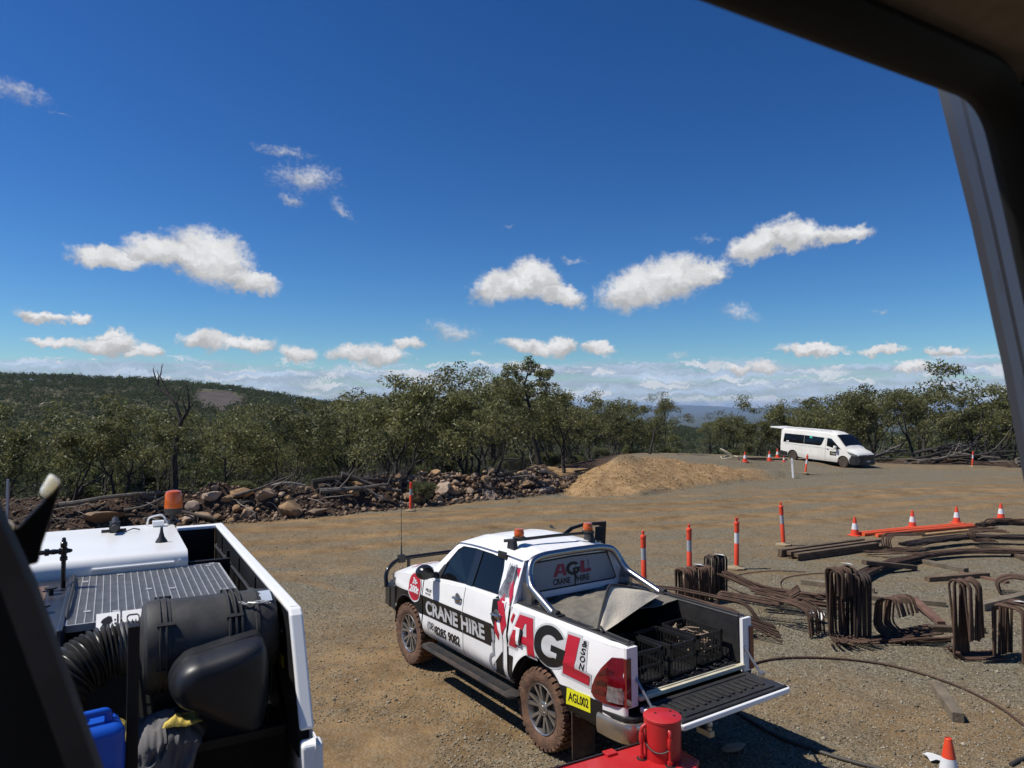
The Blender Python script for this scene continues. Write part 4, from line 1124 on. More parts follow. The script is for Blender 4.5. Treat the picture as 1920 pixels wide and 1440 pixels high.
    m.grid(bump, range(len(path)), range(len(prof))); m.build('bumper', mat('dusty_chrome', (0.56, 0.50, 0.43), 0.22, 0.85, 0.1, 4, dirt=((.26, .18, .11), .55, 3)), U)
    m = MB(); m.prism([(-2.45, .90), (-2.62, .90), (-2.76, .88), (-2.83, .825), (-2.845, .70), (-2.845, -.70), (-2.83, -.825), (-2.76, -.88), (-2.62, -.90), (-2.45, -.90)], lambda u, v, w: (u, v, w), .69, .735); m.build('bumper_step', BLACKP, U, smooth=None, bevel=.012)
    # black lower trim (vinyl) on the flanks: band with lettering, lower rear panel
    def band(xs, zb, zt, off=.005):
      for s in (1, -1):
        m = MB(); m.grid(lambda x, t: (x, s * (ys(x, zb(x) + (zt(x) - zb(x)) * t) + off), zb(x) + (zt(x) - zb(x)) * t), xs, [i / 8 for i in range(9)], flip=(s > 0)); m.build('black_stripe', DECALB, U)
    bz0 = lambda x: float(np.interp(x, [-.62, 1.07], [.795, .765])); bz1 = lambda x: float(np.interp(x, [-.62, 1.07], [1.045, 1.015]))
    band(list(np.linspace(.032, 1.068, 12)), bz0, bz1); band(list(np.linspace(-.62, .012, 9)), bz0, bz1)
    band([x for x in xs_arch(1.09, 2.15, 1.54, .49, 22)], lambda x: max(bz0(1.07) if x < 1.6 else .72, arch(x, 1.54, .492, .0)), lambda x: float(np.interp(x, [1.09, 1.6, 2.15], [1.015, .985, .955])))
    # low corner behind and before the rear wheel
    band([x for x in xs_arch(-2.50, -1.74, -1.52, .505, 30) if x <= -1.76], lambda x: max(.525, arch(x, -1.52, .505, .0)), lambda x: max(float(np.interp(x, [-2.50, -1.75], [.785, .765])), arch(x, -1.52, .505, .0) + .004))
    band(list(np.linspace(-.852, -.66, 4)), lambda x: .51, lambda x: float(np.interp(x, [-.852, -.66], [.80, .60])))
    band([x for x in xs_arch(-1.3, -.975, -1.52, .505, 30) if x > -1.06], lambda x: max(.51, arch(x, -1.52, .505, .0)), lambda x: max(.80, arch(x, -1.52, .505, .0)))
    for s in (1, -1):   # wheel-arch lips
        m = MB()
        for cx, r in ((1.54, .49), (-1.52, .505)):
            a0 = .25
            m.grid(lambda a, w: (cx - (r - .012 + .0 * w) * math.cos(a), s * (ys(cx - r * math.cos(a), .43 + r * math.sin(a)) + .008 - .06 * w), .43 + (r - .012) * math.sin(a)), [a0 + (math.pi - 2 * a0) * i / 22 for i in range(23)], [0, 1])
        m.build('arch_lip', BLACKP, U)
    m = MB(); add_text(m, 'CRANE HIRE', lambda u, v, off: L_(u, v + .020 * u, off), -.985, .815, 1.475, 0.178, .036, off=.009, cuts=3)
    m.build('lettering', SILVER, U, smooth=None)
    m = MB(); add_text(m, '(08)', lambda u, v, off: L_(u, v + .02 * u, off), -.945, .605, .20, .125, .0, off=.006); add_text(m, '8285 9082', lambda u, v, off: L_(u, v + .02 * u, off), -.735, .60, .64, 0.115, .034, off=.006)
    add_text(m, 'HILUX', lambda u, v, off: L_(u, v, off), -1.0, 1.085, .17, .04, .02, .2, off=.006, cuts=3); add_text(m, '4x4 D-4D', lambda u, v, off: L_(u, v, off), -1.0, 1.045, .15, .028, .01, off=.006)
    m.build('lettering', DECALB, U, smooth=None)
    # big company letters on the tray side
    def off_poly(p, d):
        n = len(p); out = []
        area = sum(p[i][0] * p[(i + 1) % n][1] - p[(i + 1) % n][0] * p[i][1] for i in range(n))
        sg = 1 if area > 0 else -1
        for i in range(n):
            a, b_, c = Vector(p[i - 1]), Vector(p[i]), Vector(p[(i + 1) % n])
            n1 = Vector(((b_ - a).y, -(b_ - a).x)).normalized() * sg; n2 = Vector(((c - b_).y, -(c - b_).x)).normalized() * sg
            q = (n1 + n2); q = q / max(.5, q.length_squared) * 2 * d
            out.append((b_.x + q.x, b_.y + q.y))
        return out
    A_ = [(.985, .905), (1.155, 1.262), (1.395, 1.272), (1.49, .905), (1.355, .905), (1.335, .99), (1.165, .985), (1.125, .905)]; Ah = [(1.21, 1.062), (1.318, 1.066), (1.292, 1.195), (1.265, 1.195)]
    G_ = gpoly(1.72, 1.083, .262, .192)
    Lp = [(1.93, .882), (1.985, 1.262), (2.165, 1.270), (2.12, .985), (2.345, .978), (2.325, .882)]
    def dense(p, h=.05):
        out = []
        for i in range(len(p)):
            a, c = Vector(p[i]), Vector(p[(i + 1) % len(p)]); n = max(1, int((c - a).length / h))
            for k_ in range(n): q = a.lerp(c, k_ / n); out.append((q.x, q.y))
        return out
    m = MB()
    for p in (A_, Lp): m.sheet(dense(off_poly(p, .024)), lambda u, v, w: L_(u, v, w), .003)
    m.sheet([(1.72 + .292 * math.cos(R(a)), 1.083 + .212 * math.sin(R(a))) for a in range(0, 360, 10)], lambda u, v, w: L_(u, v, w), .0035)
    m.sheet(dense([(2.17, 1.27), (2.285, 1.272), (2.30, 1.0), (2.14, .98)]), lambda u, v, w: L_(u, v, w), .004)
    m.build('letter_outline', SILVER, U, smooth=None)
    m = MB(); m.sheet(dense(A_), lambda u, v, w: L_(u, v, w), .007, [Ah]); m.sheet(dense(Lp), lambda u, v, w: L_(u, v, w), .007); m.build('lettering', RED, U, smooth=None)
    m = MB(); m.sheet(G_, lambda u, v, w: L_(u, v, w), .0075)
    for i, (ch, hh) in enumerate((('&', .058), ('S', .058), ('O', .058), ('N', .058))): add_text(m, ch, L_, 2.195 + (.01 if ch == '&' else 0), 1.205 - i * .068, .075, hh, .02, .15, off=.008, cuts=3)
    m.build('lettering', DECALB, U, smooth=None)
    # fuel flap with strap
    m = MB(); m.cprism([(1.10, .955), (1.075, 1.10), (1.09, 1.125), (1.22, 1.125), (1.225, .975), (1.20, .955)], lambda u, v, w: L_(u, v, w), .006, .018); fo = m.build('fuel_flap', WHITE, U, smooth=None, bevel=.006)
    m = MB(); m.cprism([(1.10, .96), (1.08, 1.09), (1.13, 1.10), (1.15, .96)], lambda u, v, w: L_(u, v, w), .018, .021); m.build('vinyl_patch', RED, fo, smooth=None)
    m = MB(); m.cprism([(1.205, .96), (1.235, .965), (1.24, 1.13), (1.21, 1.13)], lambda u, v, w: L_(u, v, w), .016, .026); m.build('strap', BLACKP, fo, smooth=None)
    # number plate
    m = MB(); m.cprism([(2.0, .615), (2.0, .765), (2.345, .790), (2.345, .640)], lambda u, v, w: L_(u, v, w), .006, .010); po = m.build('number_plate', YEL, U, smooth=None)
    m = MB(); add_text(m, 'AGL002', lambda u, v, off: L_(u, v + (u - 2.0) * .0725, off), 2.025, .652, .295, .085, .018, off=.0125); m.build('lettering', DECALB, po, smooth=None)
    # crane art on the corner of the cab: red and white boom, grey cables and hook
    CF = lambda u, v, w: ((-u, (ys(-u, v) if v < belt(-u) - .01 else cabY(-u, v)) + w, v))
    m = MB()
    for p in ([(.70, 1.30), (.78, 1.40), (.93, 1.10), (.86, .98)], [(.80, 1.50), (.86, 1.55), (.93, 1.40), (.93, 1.30)], [(.71, .98), (.70, 1.12), (.80, .98), (.775, .90)], [(.845, 1.66), (.94, 1.70), (.94, 1.56)], [(1.0, 1.17), (1.03, 1.25), (1.07, 1.24), (1.03, 1.14)]):
        m.sheet(dense(p, .06), CF, .007)
    m.build('crane_artwork', RED, U, smooth=None)
    m = MB()
    m.sheet(dense([(.665, 1.355), (.60, 1.30), (.615, 1.10), (.70, 1.02), (.74, 1.10), (.74, 1.32)], .06), CF, .006)
    m.sheet(dense([(.62, 1.05), (.615, .84), (.69, .84), (.72, 1.02)], .06), CF, .0065)
    for k_ in range(9): m.sheet([(.655 + k_ * .028, 1.36 + .002 * k_), (.665 + k_ * .028, 1.36), (.735 + k_ * .018, 1.68), (.722 + k_ * .018, 1.68)], CF, .006)
    m.build('crane_artwork', DECALB, U, smooth=None)
    m = MB()
    for k_ in range(7):
        pts = [(.66 + k_ * .022 + .05 * t + .03 * math.sin(t * 5 + k_), 1.345 + t * .36) for t in (0, .25, .5, .75, 1)]
        m.sheet([(p[0], p[1]) for p in pts] + [(p[0] + .010, p[1]) for p in reversed(pts)], CF, .0075)
    # pulley block and hook
    m.sheet(dense([(.64, 1.0), (.64, .88), (.672, .86), (.70, .88), (.70, 1.0)], .06), CF, .008)
    hk = [(.655 + .075 * math.cos(R(a)), .63 + .10 * math.sin(R(a))) for a in range(75, 380, 14)]; hi = [(.655 + .040 * math.cos(R(a)), .635 + .055 * math.sin(R(a))) for a in range(366, 80, -14)]
    m.sheet(hk + hi, CF, .0085)
    m.sheet([(.645, .86), (.685, .86), (.70, .70), (.655, .72)], CF, .008)
    m.build('crane_artwork', GREYV, U, smooth=None)
    # red roundel on the front wing
    m = MB(); cx, cz, r = -1.31, 1.075, .178
    rp = [(cx + (r + .012) * (1 + .10 * max(0, math.sin(R(a)))) * math.cos(R(a)), cz + (r + .018) * math.sin(R(a))) for a in range(0, 360, 12)]
    m.sheet(rp, lambda u, v, w: L_(u, v, w), .009); m.build('roundel_rim', REFLECT, U, smooth=None)
    m = MB(); m.sheet([(cx + (p[0] - cx) * .9, cz + (p[1] - cz) * .9) for p in rp], lambda u, v, w: L_(u, v, w), .0115); ro = m.build('roundel', RED, U, smooth=None)
    m = MB(); add_text(m, '3t-', L_, cx - .07, cz + .035, .15, .085, .04, .1, off=.0145, cuts=3); add_text(m, '200t', L_, cx - .135, cz - .075, .27, .095, .05, .1, off=.0145, cuts=3); m.build('lettering', REFLECT, ro, smooth=None)
    # bonnet stripes
    m = MB()
    for k_ in range(6): m.grid(lambda t, q: (lambda p: (p[0], p[1], p[2] + .004))(bon(1.95 - .13 * t - .0 * q, .30 + k_ * .085 + .038 * q - .05 * t)), [0, .5, 1], [0, 1])
    m.build('bonnet_stripes', RED, U, smooth=None)
    m = MB(); m.grid(lambda t, q: (lambda p: (p[0], p[1], p[2] + .004))(bon(1.5 + .62 * t, -.70 + .9 * q)), np.linspace(0, 1, 8), np.linspace(0, 1, 8)); m.build('bonnet_panel', DECALB, U)
    # mirrors
    for s in (1, -1):
        m = MB(); n = 12
        mx, my, mz = .79, 1.015, 1.375
        if s == -1: mx, my = .62, 1.42
        m.lathe([(.001, -.075), (.085, -.07), (.108, -.03), (.112, .03), (.10, .06), (.06, .085), (.001, .095)], (0, 0, 0), (1, 0, 0), 18)
        m.v = [(p[0] + mx, s * (my + p[1] * 1.08), mz + p[2] * .86) for p in m.v]
        mo = m.build('mirror', BLACKG, U)
        if s == 1:
            m = MB(); m.prism([(.80, 1.30), (.74, 1.30), (.75, 1.36), (.81, 1.36)], lambda u, v, w: (u, w, v), .845, .96); m.build('mirror_arm', BLACKP, mo, smooth=None)
    # side steps
    for s in (1, -1):
        m = MB(); pf = [(.86, .40), (.885, .385), (1.01, .39), (1.03, .415), (1.02, .445), (.90, .455), (.87, .445)]
        xs = [.93, .91, .86, .5, 0, -.6, -1.10, -1.16, -1.19]
        sc = [.25, .75, 1, 1, 1, 1, 1, .75, .25]
        m.grid(lambda i, j: (xs[i], s * (.93 + (pf[j % len(pf)][0] - .93) * sc[i]), .42 + (pf[j % len(pf)][1] - .42) * sc[i]), range(len(xs)), range(len(pf) + 1))
        m.build('side_step', mat('step_plastic', (.035, .034, .033), .55, 0, .2, 8, .2, 140, dirt=((.20, .11, .06), .55, 2.2)), U)
        m = MB()
        for k_ in range(5): m.box(-1.02, .80, *sorted((s * (.895 + k_ * .024), s * (.905 + k_ * .024))), .452, .460)
        m.build('step_tread', RUBBER, U, smooth=None)
        m = MB()
        m.box(-2.06, -2.045, *sorted((s * .62, s * .90)), .10, .55); m.build('mud_flap', mat('muddy_flap', (.05, .038, .028), .9, 0, .5, 5, dirt=((.16, .09, .05), .7, 9)), U, smooth=None, bevel=.004)
    # wheels
    def wheel(x, s):
        w = MB(); cy0 = s * .775; ax = (0, s, 0); o0 = (x, cy0, .40)
        w.lathe([(.255, -.115), (.33, -.13), (.372, -.125), (.392, -.10), (.398, -.03), (.398, .03), (.392, .10), (.372, .125), (.33, .132), (.285, .125), (.245, .105), (.24, .09)], o0, ax, 44, close=False)
        # tread blocks
        for k_ in range(34):
            a = 2 * math.pi * k_ / 34
            for (h0, h1, sh) in ((-.125, -.075, .0), (-.06, -.005, .5), (.005, .06, .0), (.075, .128, .5)):
                a2 = a + sh * math.pi / 34; q = []
                for (rr, ha) in ((.388, .060), (.412, .052)):
                    for (hh, da) in ((h0, -ha), (h1, -ha), (h1, ha), (h0, ha)):
                        rz_ = rr - (.016 if abs(hh) > .1 else 0)
                        q.append((x + rz_ * math.cos(a2 + da), cy0 + s * hh, .40 + rz_ * math.sin(a2 + da)))
                w.add(q, [(0, 1, 2, 3), (4, 7, 6, 5), (0, 4, 5, 1), (1, 5, 6, 2), (2, 6, 7, 3), (3, 7, 4, 0)])
        root = w.build('wheel', TYRE, U, smooth=25)
        r_ = MB(); r_.lathe([(.252, .10), (.246, .118), (.238, .112), (.226, .06), (.222, .0), (.225, -.08)], o0, ax, 44, close=False)
        for k_ in range(6):
            for dd in (-.20, .20):
                a = 2 * math.pi * k_ / 6 + .2
                def RP(rr, t, h): return (x + rr * math.cos(t), cy0 + s * h, .40 + rr * math.sin(t))
                t0, t1 = a + dd * .45, a + dd * 1.05
                wd0, wd1 = .014, .016
                q = [RP(.06, t0 - .20, .085), RP(.06, t0 + .20, .085), RP(.232, t1 + wd1 / .23 * 1.1, .108), RP(.232, t1 - wd1 / .23 * 1.1, .108)]
                q2 = [RP(.06, t0 - .20, .05), RP(.06, t0 + .20, .05), RP(.228, t1 + wd1 / .23, .06), RP(.228, t1 - wd1 / .23, .06)]
                r_.add(q + q2, [(0, 1, 2, 3), (4, 7, 6, 5), (0, 4, 5, 1), (1, 5, 6, 2), (2, 6, 7, 3), (3, 7, 4, 0)])
        r_.lathe([(.075, .05), (.075, .092), (.06, .098), (.04, .098), (.036, .108), (.001, .110)], o0, ax, 20, close=False)
        for k_ in range(6):
            a = 2 * math.pi * (k_ + .5) / 6; r_.lathe([(.009, .09), (.009, .102), (.001, .104)], (x + .055 * math.cos(a), cy0, .40 + .055 * math.sin(a)), ax, 6)
        r_.build('rim', RIM, root, smooth=30)
        d_ = MB(); d_.lathe([(.22, .04), (.001, .045)], o0, ax, 30, close=False); d_.lathe([(.15, .0), (.15, .05), (.001, .052)], o0, ax, 20); d_.build('brake_disc', RIMD, root)
    for x in (1.54, -1.54):
        for s in (1, -1): wheel(x, s)
    # front: headlamps, bumper, bull bar, aerial
    for s in (1, -1):
        m = MB(); m.grid(lambda t, q: (2.02 + .28 * t, s * (ys(2.02, 1.0) + .012 - .15 * t * t), .985 + .115 * q - .02 * t), [0, .25, .5, .75, 1], [0, .5, 1]); m.build('headlamp', mat('lamp_glass', (.16, .18, .2), .06, .3, .3, 8, coat=.8), U)
    m = MB(); m.prism([(1.98, .90), (2.18, .87), (2.36, .80), (2.44, .55), (2.44, -.55), (2.36, -.80), (2.18, -.87), (1.98, -.90)], lambda u, v, w: (u, v, w), .60, .96); m.build('front_bumper', BLACKP, U, smooth=None, bevel=.03, seg=3)
    m = MB(); m.box(2.40, 2.56, -.62, .62, .62, .90); m.prism([(2.2, .88), (2.45, .84), (2.56, .62), (2.42, .62), (2.2, .80)], lambda u, v, w: (u, v, w), .60, .90); m.prism([(2.2, -.88), (2.45, -.84), (2.56, -.62), (2.42, -.62), (2.2, -.80)], lambda u, v, w: (u, v, w), .60, .90)
    bb = m.build('bull_bar', BLACKG, U, smooth=None, bevel=.02)
    m = MB()
    m.tube(fillet([(2.36, .86, .86), (2.40, .85, 1.08), (2.48, .66, 1.20), (2.52, .45, 1.215), (2.52, -.45, 1.215), (2.48, -.66, 1.20), (2.40, -.85, 1.08), (2.36, -.86, .86)], .10, 6), .030, 10)
    for y in (.42, -.42): m.tube([(2.52, y, 1.21), (2.53, y, .86)], .026, 10)
    m.tube([(2.53, .42, 1.03), (2.53, -.42, 1.03)], .022, 8)
    m.build('hoop', BLACKG, bb)
    m = MB(); m.box(2.46, 2.54, .50, .60, 1.16, 1.27); m.tube([(2.50, .55, 1.25), (2.50, .55, 1.42)], [.014, .009], 8); m.tube([(2.50, .55, 1.42), (2.50, .55, 2.36)], [.006, .003], 5); m.build('aerial', BLACKP, U)
    # roof bar with two beacons
    m = MB()
    m.tube([(-.43, .60, 1.905), (-.55, .45, 1.92), (-.62, 0, 1.93), (-.66, -.45, 1.92), (-.60, -.62, 1.90)], .020, 8)
    for y, xo in ((.53, -.50), (-.53, -.62)):
        s = 1 if y > 0 else -1
        m.prism([(-.10, 1.775), (.08, 1.775), (.045, 1.915), (-.055, 1.915)], lambda u, v, w: (xo + u, w, v), y - .03, y + .03)
        m.prism([(-.10, 1.72), (.09, 1.72), (.08, 1.80), (-.08, 1.80)], lambda u, v, w: (xo + u, s * (.665 + w), v), -.012, .012)
    rb = m.build('roof_bar', BLACKP, U, bevel=.004)
    for (x, y, zz) in ((-.515, .44, 1.935), (-.69, -.46, 1.94)):
        m = MB(); m.lathe([(.075, 0), (.078, .012), (.06, .022), (.001, .022)], (x, y, zz - .005), (0, 0, 1), 20); bo = m.build('beacon_base', BLACKP, rb)
        m = MB(); m.lathe([(.056, .018), (.060, .03), (.058, .075), (.054, .080), (.056, .088), (.05, .105), (.001, .108)], (x, y, zz), (0, 0, 1), 22); m.build('beacon', AMBER, rb)
    m = MB(); m.prism([(.0, 0), (.11, 0), (.01, .045), (.0, .04)], lambda u, v, w: (.15 - u, w, 1.872 + v), -.52, -.50); m.build('shark_fin', BLACKP, U, smooth=None, bevel=.004)
    # sports bar
    m = MB(); hoop = fillet([(-1.10, .70, 1.50), (-1.035, .665, 1.64), (-.985, .60, 1.765), (-.965, .42, 1.80), (-.965, 0, 1.805), (-.965, -.42, 1.80), (-.985, -.60, 1.765), (-1.035, -.665, 1.64), (-1.10, -.70, 1.50)], .10, 6)
    m.tube(hoop, .040, 30)
    for s in (1, -1):
        m.tube(fillet([(-1.045, s * .665, 1.62), (-1.12, s * .70, 1.515), (-1.62, s * .755, 1.335)], .08, 5), .040, 30)
        m.prism([(-.955, 1.335), (-1.165, 1.335), (-1.175, 1.50), (-1.06, 1.55), (-1.02, 1.56)], lambda u, v, w: (u, s * w, v), .690, .735)
    sb = m.build('sports_bar', CHROME, U, smooth=40)
    m = MB()
    for s in (1, -1):
        m.box(-1.20, -.93, *sorted((s * .67, s * .80)), 1.330, 1.352); m.box(-1.72, -1.55, *sorted((s * .70, s * .80)), 1.325, 1.36); m.tube([(-1.60, s * .76, 1.36), (-1.68, s * .76, 1.36)], .04, 8)
    m.build('bar_foot', BLACKP, sb, smooth=None, bevel=.006)
    # right front door standing open
    hinge = Vector((1.08, -.88, 0)); a = R(61)
    def DO(u, z, w):    # u back along the door from the hinge, w thickness outwards
        dx = Vector((-math.cos(a), -math.sin(a), 0)); nn = Vector((math.sin(a), -math.cos(a), 0))
        p = hinge + dx * u + nn * w; return (p.x, p.y, z)
    m = MB(); m.prism([(0, .51), (1.04, .51), (1.06, 1.32), (.9, 1.31), (0, 1.23)], DO, -.05, .02)
    dr = m.build('door', WHITE, U, smooth=None, bevel=.01)
    m = MB(); m.prism([(.10, 1.24), (1.06, 1.32), (1.09, 1.79), (.78, 1.78), (.56, 1.72), (.40, 1.60)], DO, -.035, .0, [[(.22, 1.27), (.96, 1.335), (.985, 1.735), (.78, 1.735), (.60, 1.685), (.45, 1.57)]]); m.build('window_frame', BLACKG, dr, smooth=None, bevel=.004)
    m = MB(); m.prism([(.30, 1.30), (1.0, 1.36), (1.02, 1.72), (.92, 1.72), (.90, 1.42), (.5, 1.36)], DO, -.055, -.037); m.build('window_seal', RUBBER, dr, smooth=None)
    # soft cover over the tray, rear corner folded back; sagging, wrinkled
    m = MB(); rg = random.Random(3)
    def cov(i, j):
        x = -1.0 - i * .92 / 40; y = -.74 + j * 1.48 / 56
        t = min(1, min(j, 56 - j) / 11)
        z = 1.345 + t * (.014 * math.sin(x * 9 + y * 3) + .03 * (.5 - abs(mnoise.noise(Vector((x * 6 + y * 2, y * 4 - x, 3))))) + .04 * mnoise.noise(Vector((x * 3, y * 3, 1))) + .05 * math.exp(-((x + 1.55) / .25) ** 2 - ((y + .05) / .22) ** 2) - .03)
        return (x, y, z)
    m.grid(cov, range(41), range(57)); m.build('tonneau_cover', TARPD, U, solid=.006)
    ridge = spl_([(-2.30, .768, 1.365), (-2.17, .62, 1.445), (-2.03, .45, 1.525), (-1.90, .29, 1.59), (-1.835, .18, 1.605), (-1.825, .0, 1.565), (-1.825, -.22, 1.50), (-1.835, -.48, 1.41)], 22)
    free = spl_([(-2.37, .765, 1.352), (-2.24, .45, 1.362), (-2.10, .10, 1.385), (-1.97, -.22, 1.40), (-1.86, -.49, 1.402)], 22)
    front = spl_([(-1.98, .745, 1.35), (-1.86, .45, 1.37), (-1.66, .10, 1.37), (-1.58, -.25, 1.37), (-1.58, -.60, 1.36)], 22)
    def flap(t, q):
        i = min(21, int(q * 21)); f = q * 21 - i; j = min(21, i + 1)
        A, B, C = ridge[i].lerp(ridge[j], f), free[i].lerp(free[j], f), front[i].lerp(front[j], f)
        p = A.lerp(B, t) if t >= 0 else A.lerp(C, -t)
        p.z += (.022 * mnoise.noise(p * 5) + .012 * math.sin(q * 8 + t * 4)) * math.sin(math.pi * min(1, abs(t)))
        return p
    m = MB(); m.grid(flap, [i / 12 for i in range(13)], [i / 24 for i in range(25)]); tf = m.build('cover_flap', TARP, U, solid=.005)
    m = MB(); m.grid(flap, [-i / 10 for i in range(11)], [i / 24 for i in range(25)]); m.build('cover_fold', TARPD, tf, solid=.005)
    m = MB(); m.tube([flap(0.0, i / 30) + Vector((0, 0, .004)) for i in range(31)], .010, 6); m.tube([flap(0.07, i / 30) + Vector((-.004, 0, .006)) for i in range(31)], .005, 6)
    m.grid(lambda t, q: flap(t, q) + Vector((-.004, .002, .006)), [k_ / 6 for k_ in range(7)], [0, .05]); m.build('flap_hem', RUBBER, tf)
    m = MB(); m.tube([(-1.90, .745, 1.35), (-2.42, .74, 1.352), (-2.70, .74, 1.345)], .014, 6); m.tube([(-1.66, -.745, 1.352), (-2.7, -.745, 1.347)], .014, 6); m.tube([(-2.36, .76, 1.37), (-2.36, .80, 1.30)], .016, 6); m.build('cover_rail', BLACKP, U)
build_ute()
# folding crates standing in the tray
CRATE = mat('black_crate', (0.014, 0.014, 0.015), 0.42, 0, 0.2, 12, dirt=(DUST, 0.04, 6))
def crate_geo(l=.52, w=.36, h=.30):
    m = MB(); t = .012
    for (x0, x1, y0, y1) in ((0, l, 0, t), (0, l, w - t, w), (0, t, 0, w), (l - t, l, 0, w)):
        m.box(x0, x1, y0, y1, h - .035, h); m.box(x0, x1, y0, y1, 0, .03); m.box(x0, x1, y0, y1, h * .5 - .01, h * .5 + .01)
    for x in np.arange(0.03, l - .02, .042):
        m.box(x, x + .009, .002, .009, .02, h - .02); m.box(x, x + .009, w - .009, w - .002, .02, h - .02)
    for y in np.arange(0.03, w - .02, .042):
        m.box(.002, .009, y, y + .009, .02, h - .02); m.box(l - .009, l - .002, y, y + .009, .02, h - .02)
    for (x, y) in ((0, 0), (l - .03, 0), (0, w - .03), (l - .03, w - .03)): m.box(x, x + .03, y, y + .03, 0, h)
    m.box(0, l, 0, w, 0, .008); return m
def ute_place(o, p, rz=0.0):
    M_ = Matrix.LocRotScale(Vector(UTE.location), UTE.rotation_euler.copy(), None) @ Matrix.LocRotScale(Vector(p), Euler((0, 0, rz)), None)
    o.location = M_.to_translation(); o.rotation_euler = M_.to_euler()
cr = crate_geo().build('crate', CRATE, None, smooth=None, recalc=False)
tag(cr, 'black plastic crate at the right of the pickup tray, full of pale rags', 'crate', 'black crates in the pickup tray'); ute_place(cr, (-2.60, -.62, .893), .0)
for lab, p, rz in (('black plastic crate in the middle of the pickup tray, open and empty', (-2.64, -.18, .893), .02), ('black plastic crate nearest the tail lamp on the left of the pickup tray', (-2.62, .24, .893), -.03)):
    c2 = cr.copy(); COL.objects.link(c2); c2['label'] = lab; ute_place(c2, p, rz)
m = MB(); rg = random.Random(8)
for k in range(60):
    c = Vector((rg.uniform(.06, .44), rg.uniform(.05, .30), rg.uniform(.10, .265))); d = Vector((rg.uniform(-1, 1), rg.uniform(-1, 1), rg.uniform(-.4, .6))).normalized() * rg.uniform(.03, .08)
    m.tube([c - d, c + d * .2, c + d], [.006, .013, .005], 5)
o = m.build('rags', mat('pale_rags', (.26, .19, .13), .9, 0, .3, 12), None); tag(o, 'pale rags and timber offcuts filling the right-hand black crate', 'rags'); ute_place(o, (-2.60, -.62, .893))
# ================================================================== the crane the photograph was taken from (x ahead, y left, z up from the ground under the seat)
CROT = math.atan2(.873, -.488)
DARKBL = mat('dark_blue_steel', (0.022, 0.028, 0.042), 0.35, 0.2, 0.25, 3, dirt=((.12, .09, .07), .4, 2.5))
BLKSTEEL = mat('black_steel', (0.007, 0.007, 0.008), 0.55, 0, 0.3, 5, dirt=((.10, .085, .07), .08, 3), spec=.3)
DWHITE = mat('crane_white', (0.84, 0.84, 0.82), 0.3, 0, 0.03, 2, dirt=((.45, .42, .38), .06, 1.6))
GALV = mat('galvanised', (0.50, 0.50, 0.49), 0.5, 0.5, 0.15, 14)
FILT = mat('filter_plastic', (0.026, 0.026, 0.026), 0.6, 0, 0.15, 4, 0.08, 200, dirt=((.30, .28, .25), .14, 9))
DUCT = mat('duct_plastic', (0.013, 0.014, 0.017), 0.40, 0, 0.2, 3, dirt=((.16, .16, .16), .08, 9), spec=.4)
STICK = mat('white_sticker', (0.74, 0.74, 0.72), 0.5, 0, 0.04, 9)
def _cream():
    m = mat('cream_plastic', (0.86, 0.80, 0.68), 0.5, 0, 0.06, 4); b = m.node_tree.nodes['Principled BSDF']; b.inputs['Subsurface Weight'].default_value = 1.0; b.inputs['Subsurface Radius'].default_value = (1, .8, .5); b.inputs['Subsurface Scale'].default_value = .06; return m
CREAMP = _cream() or mat('cream_plastic', (0.86, 0.80, 0.68), 0.5, 0, 0.06, 4)
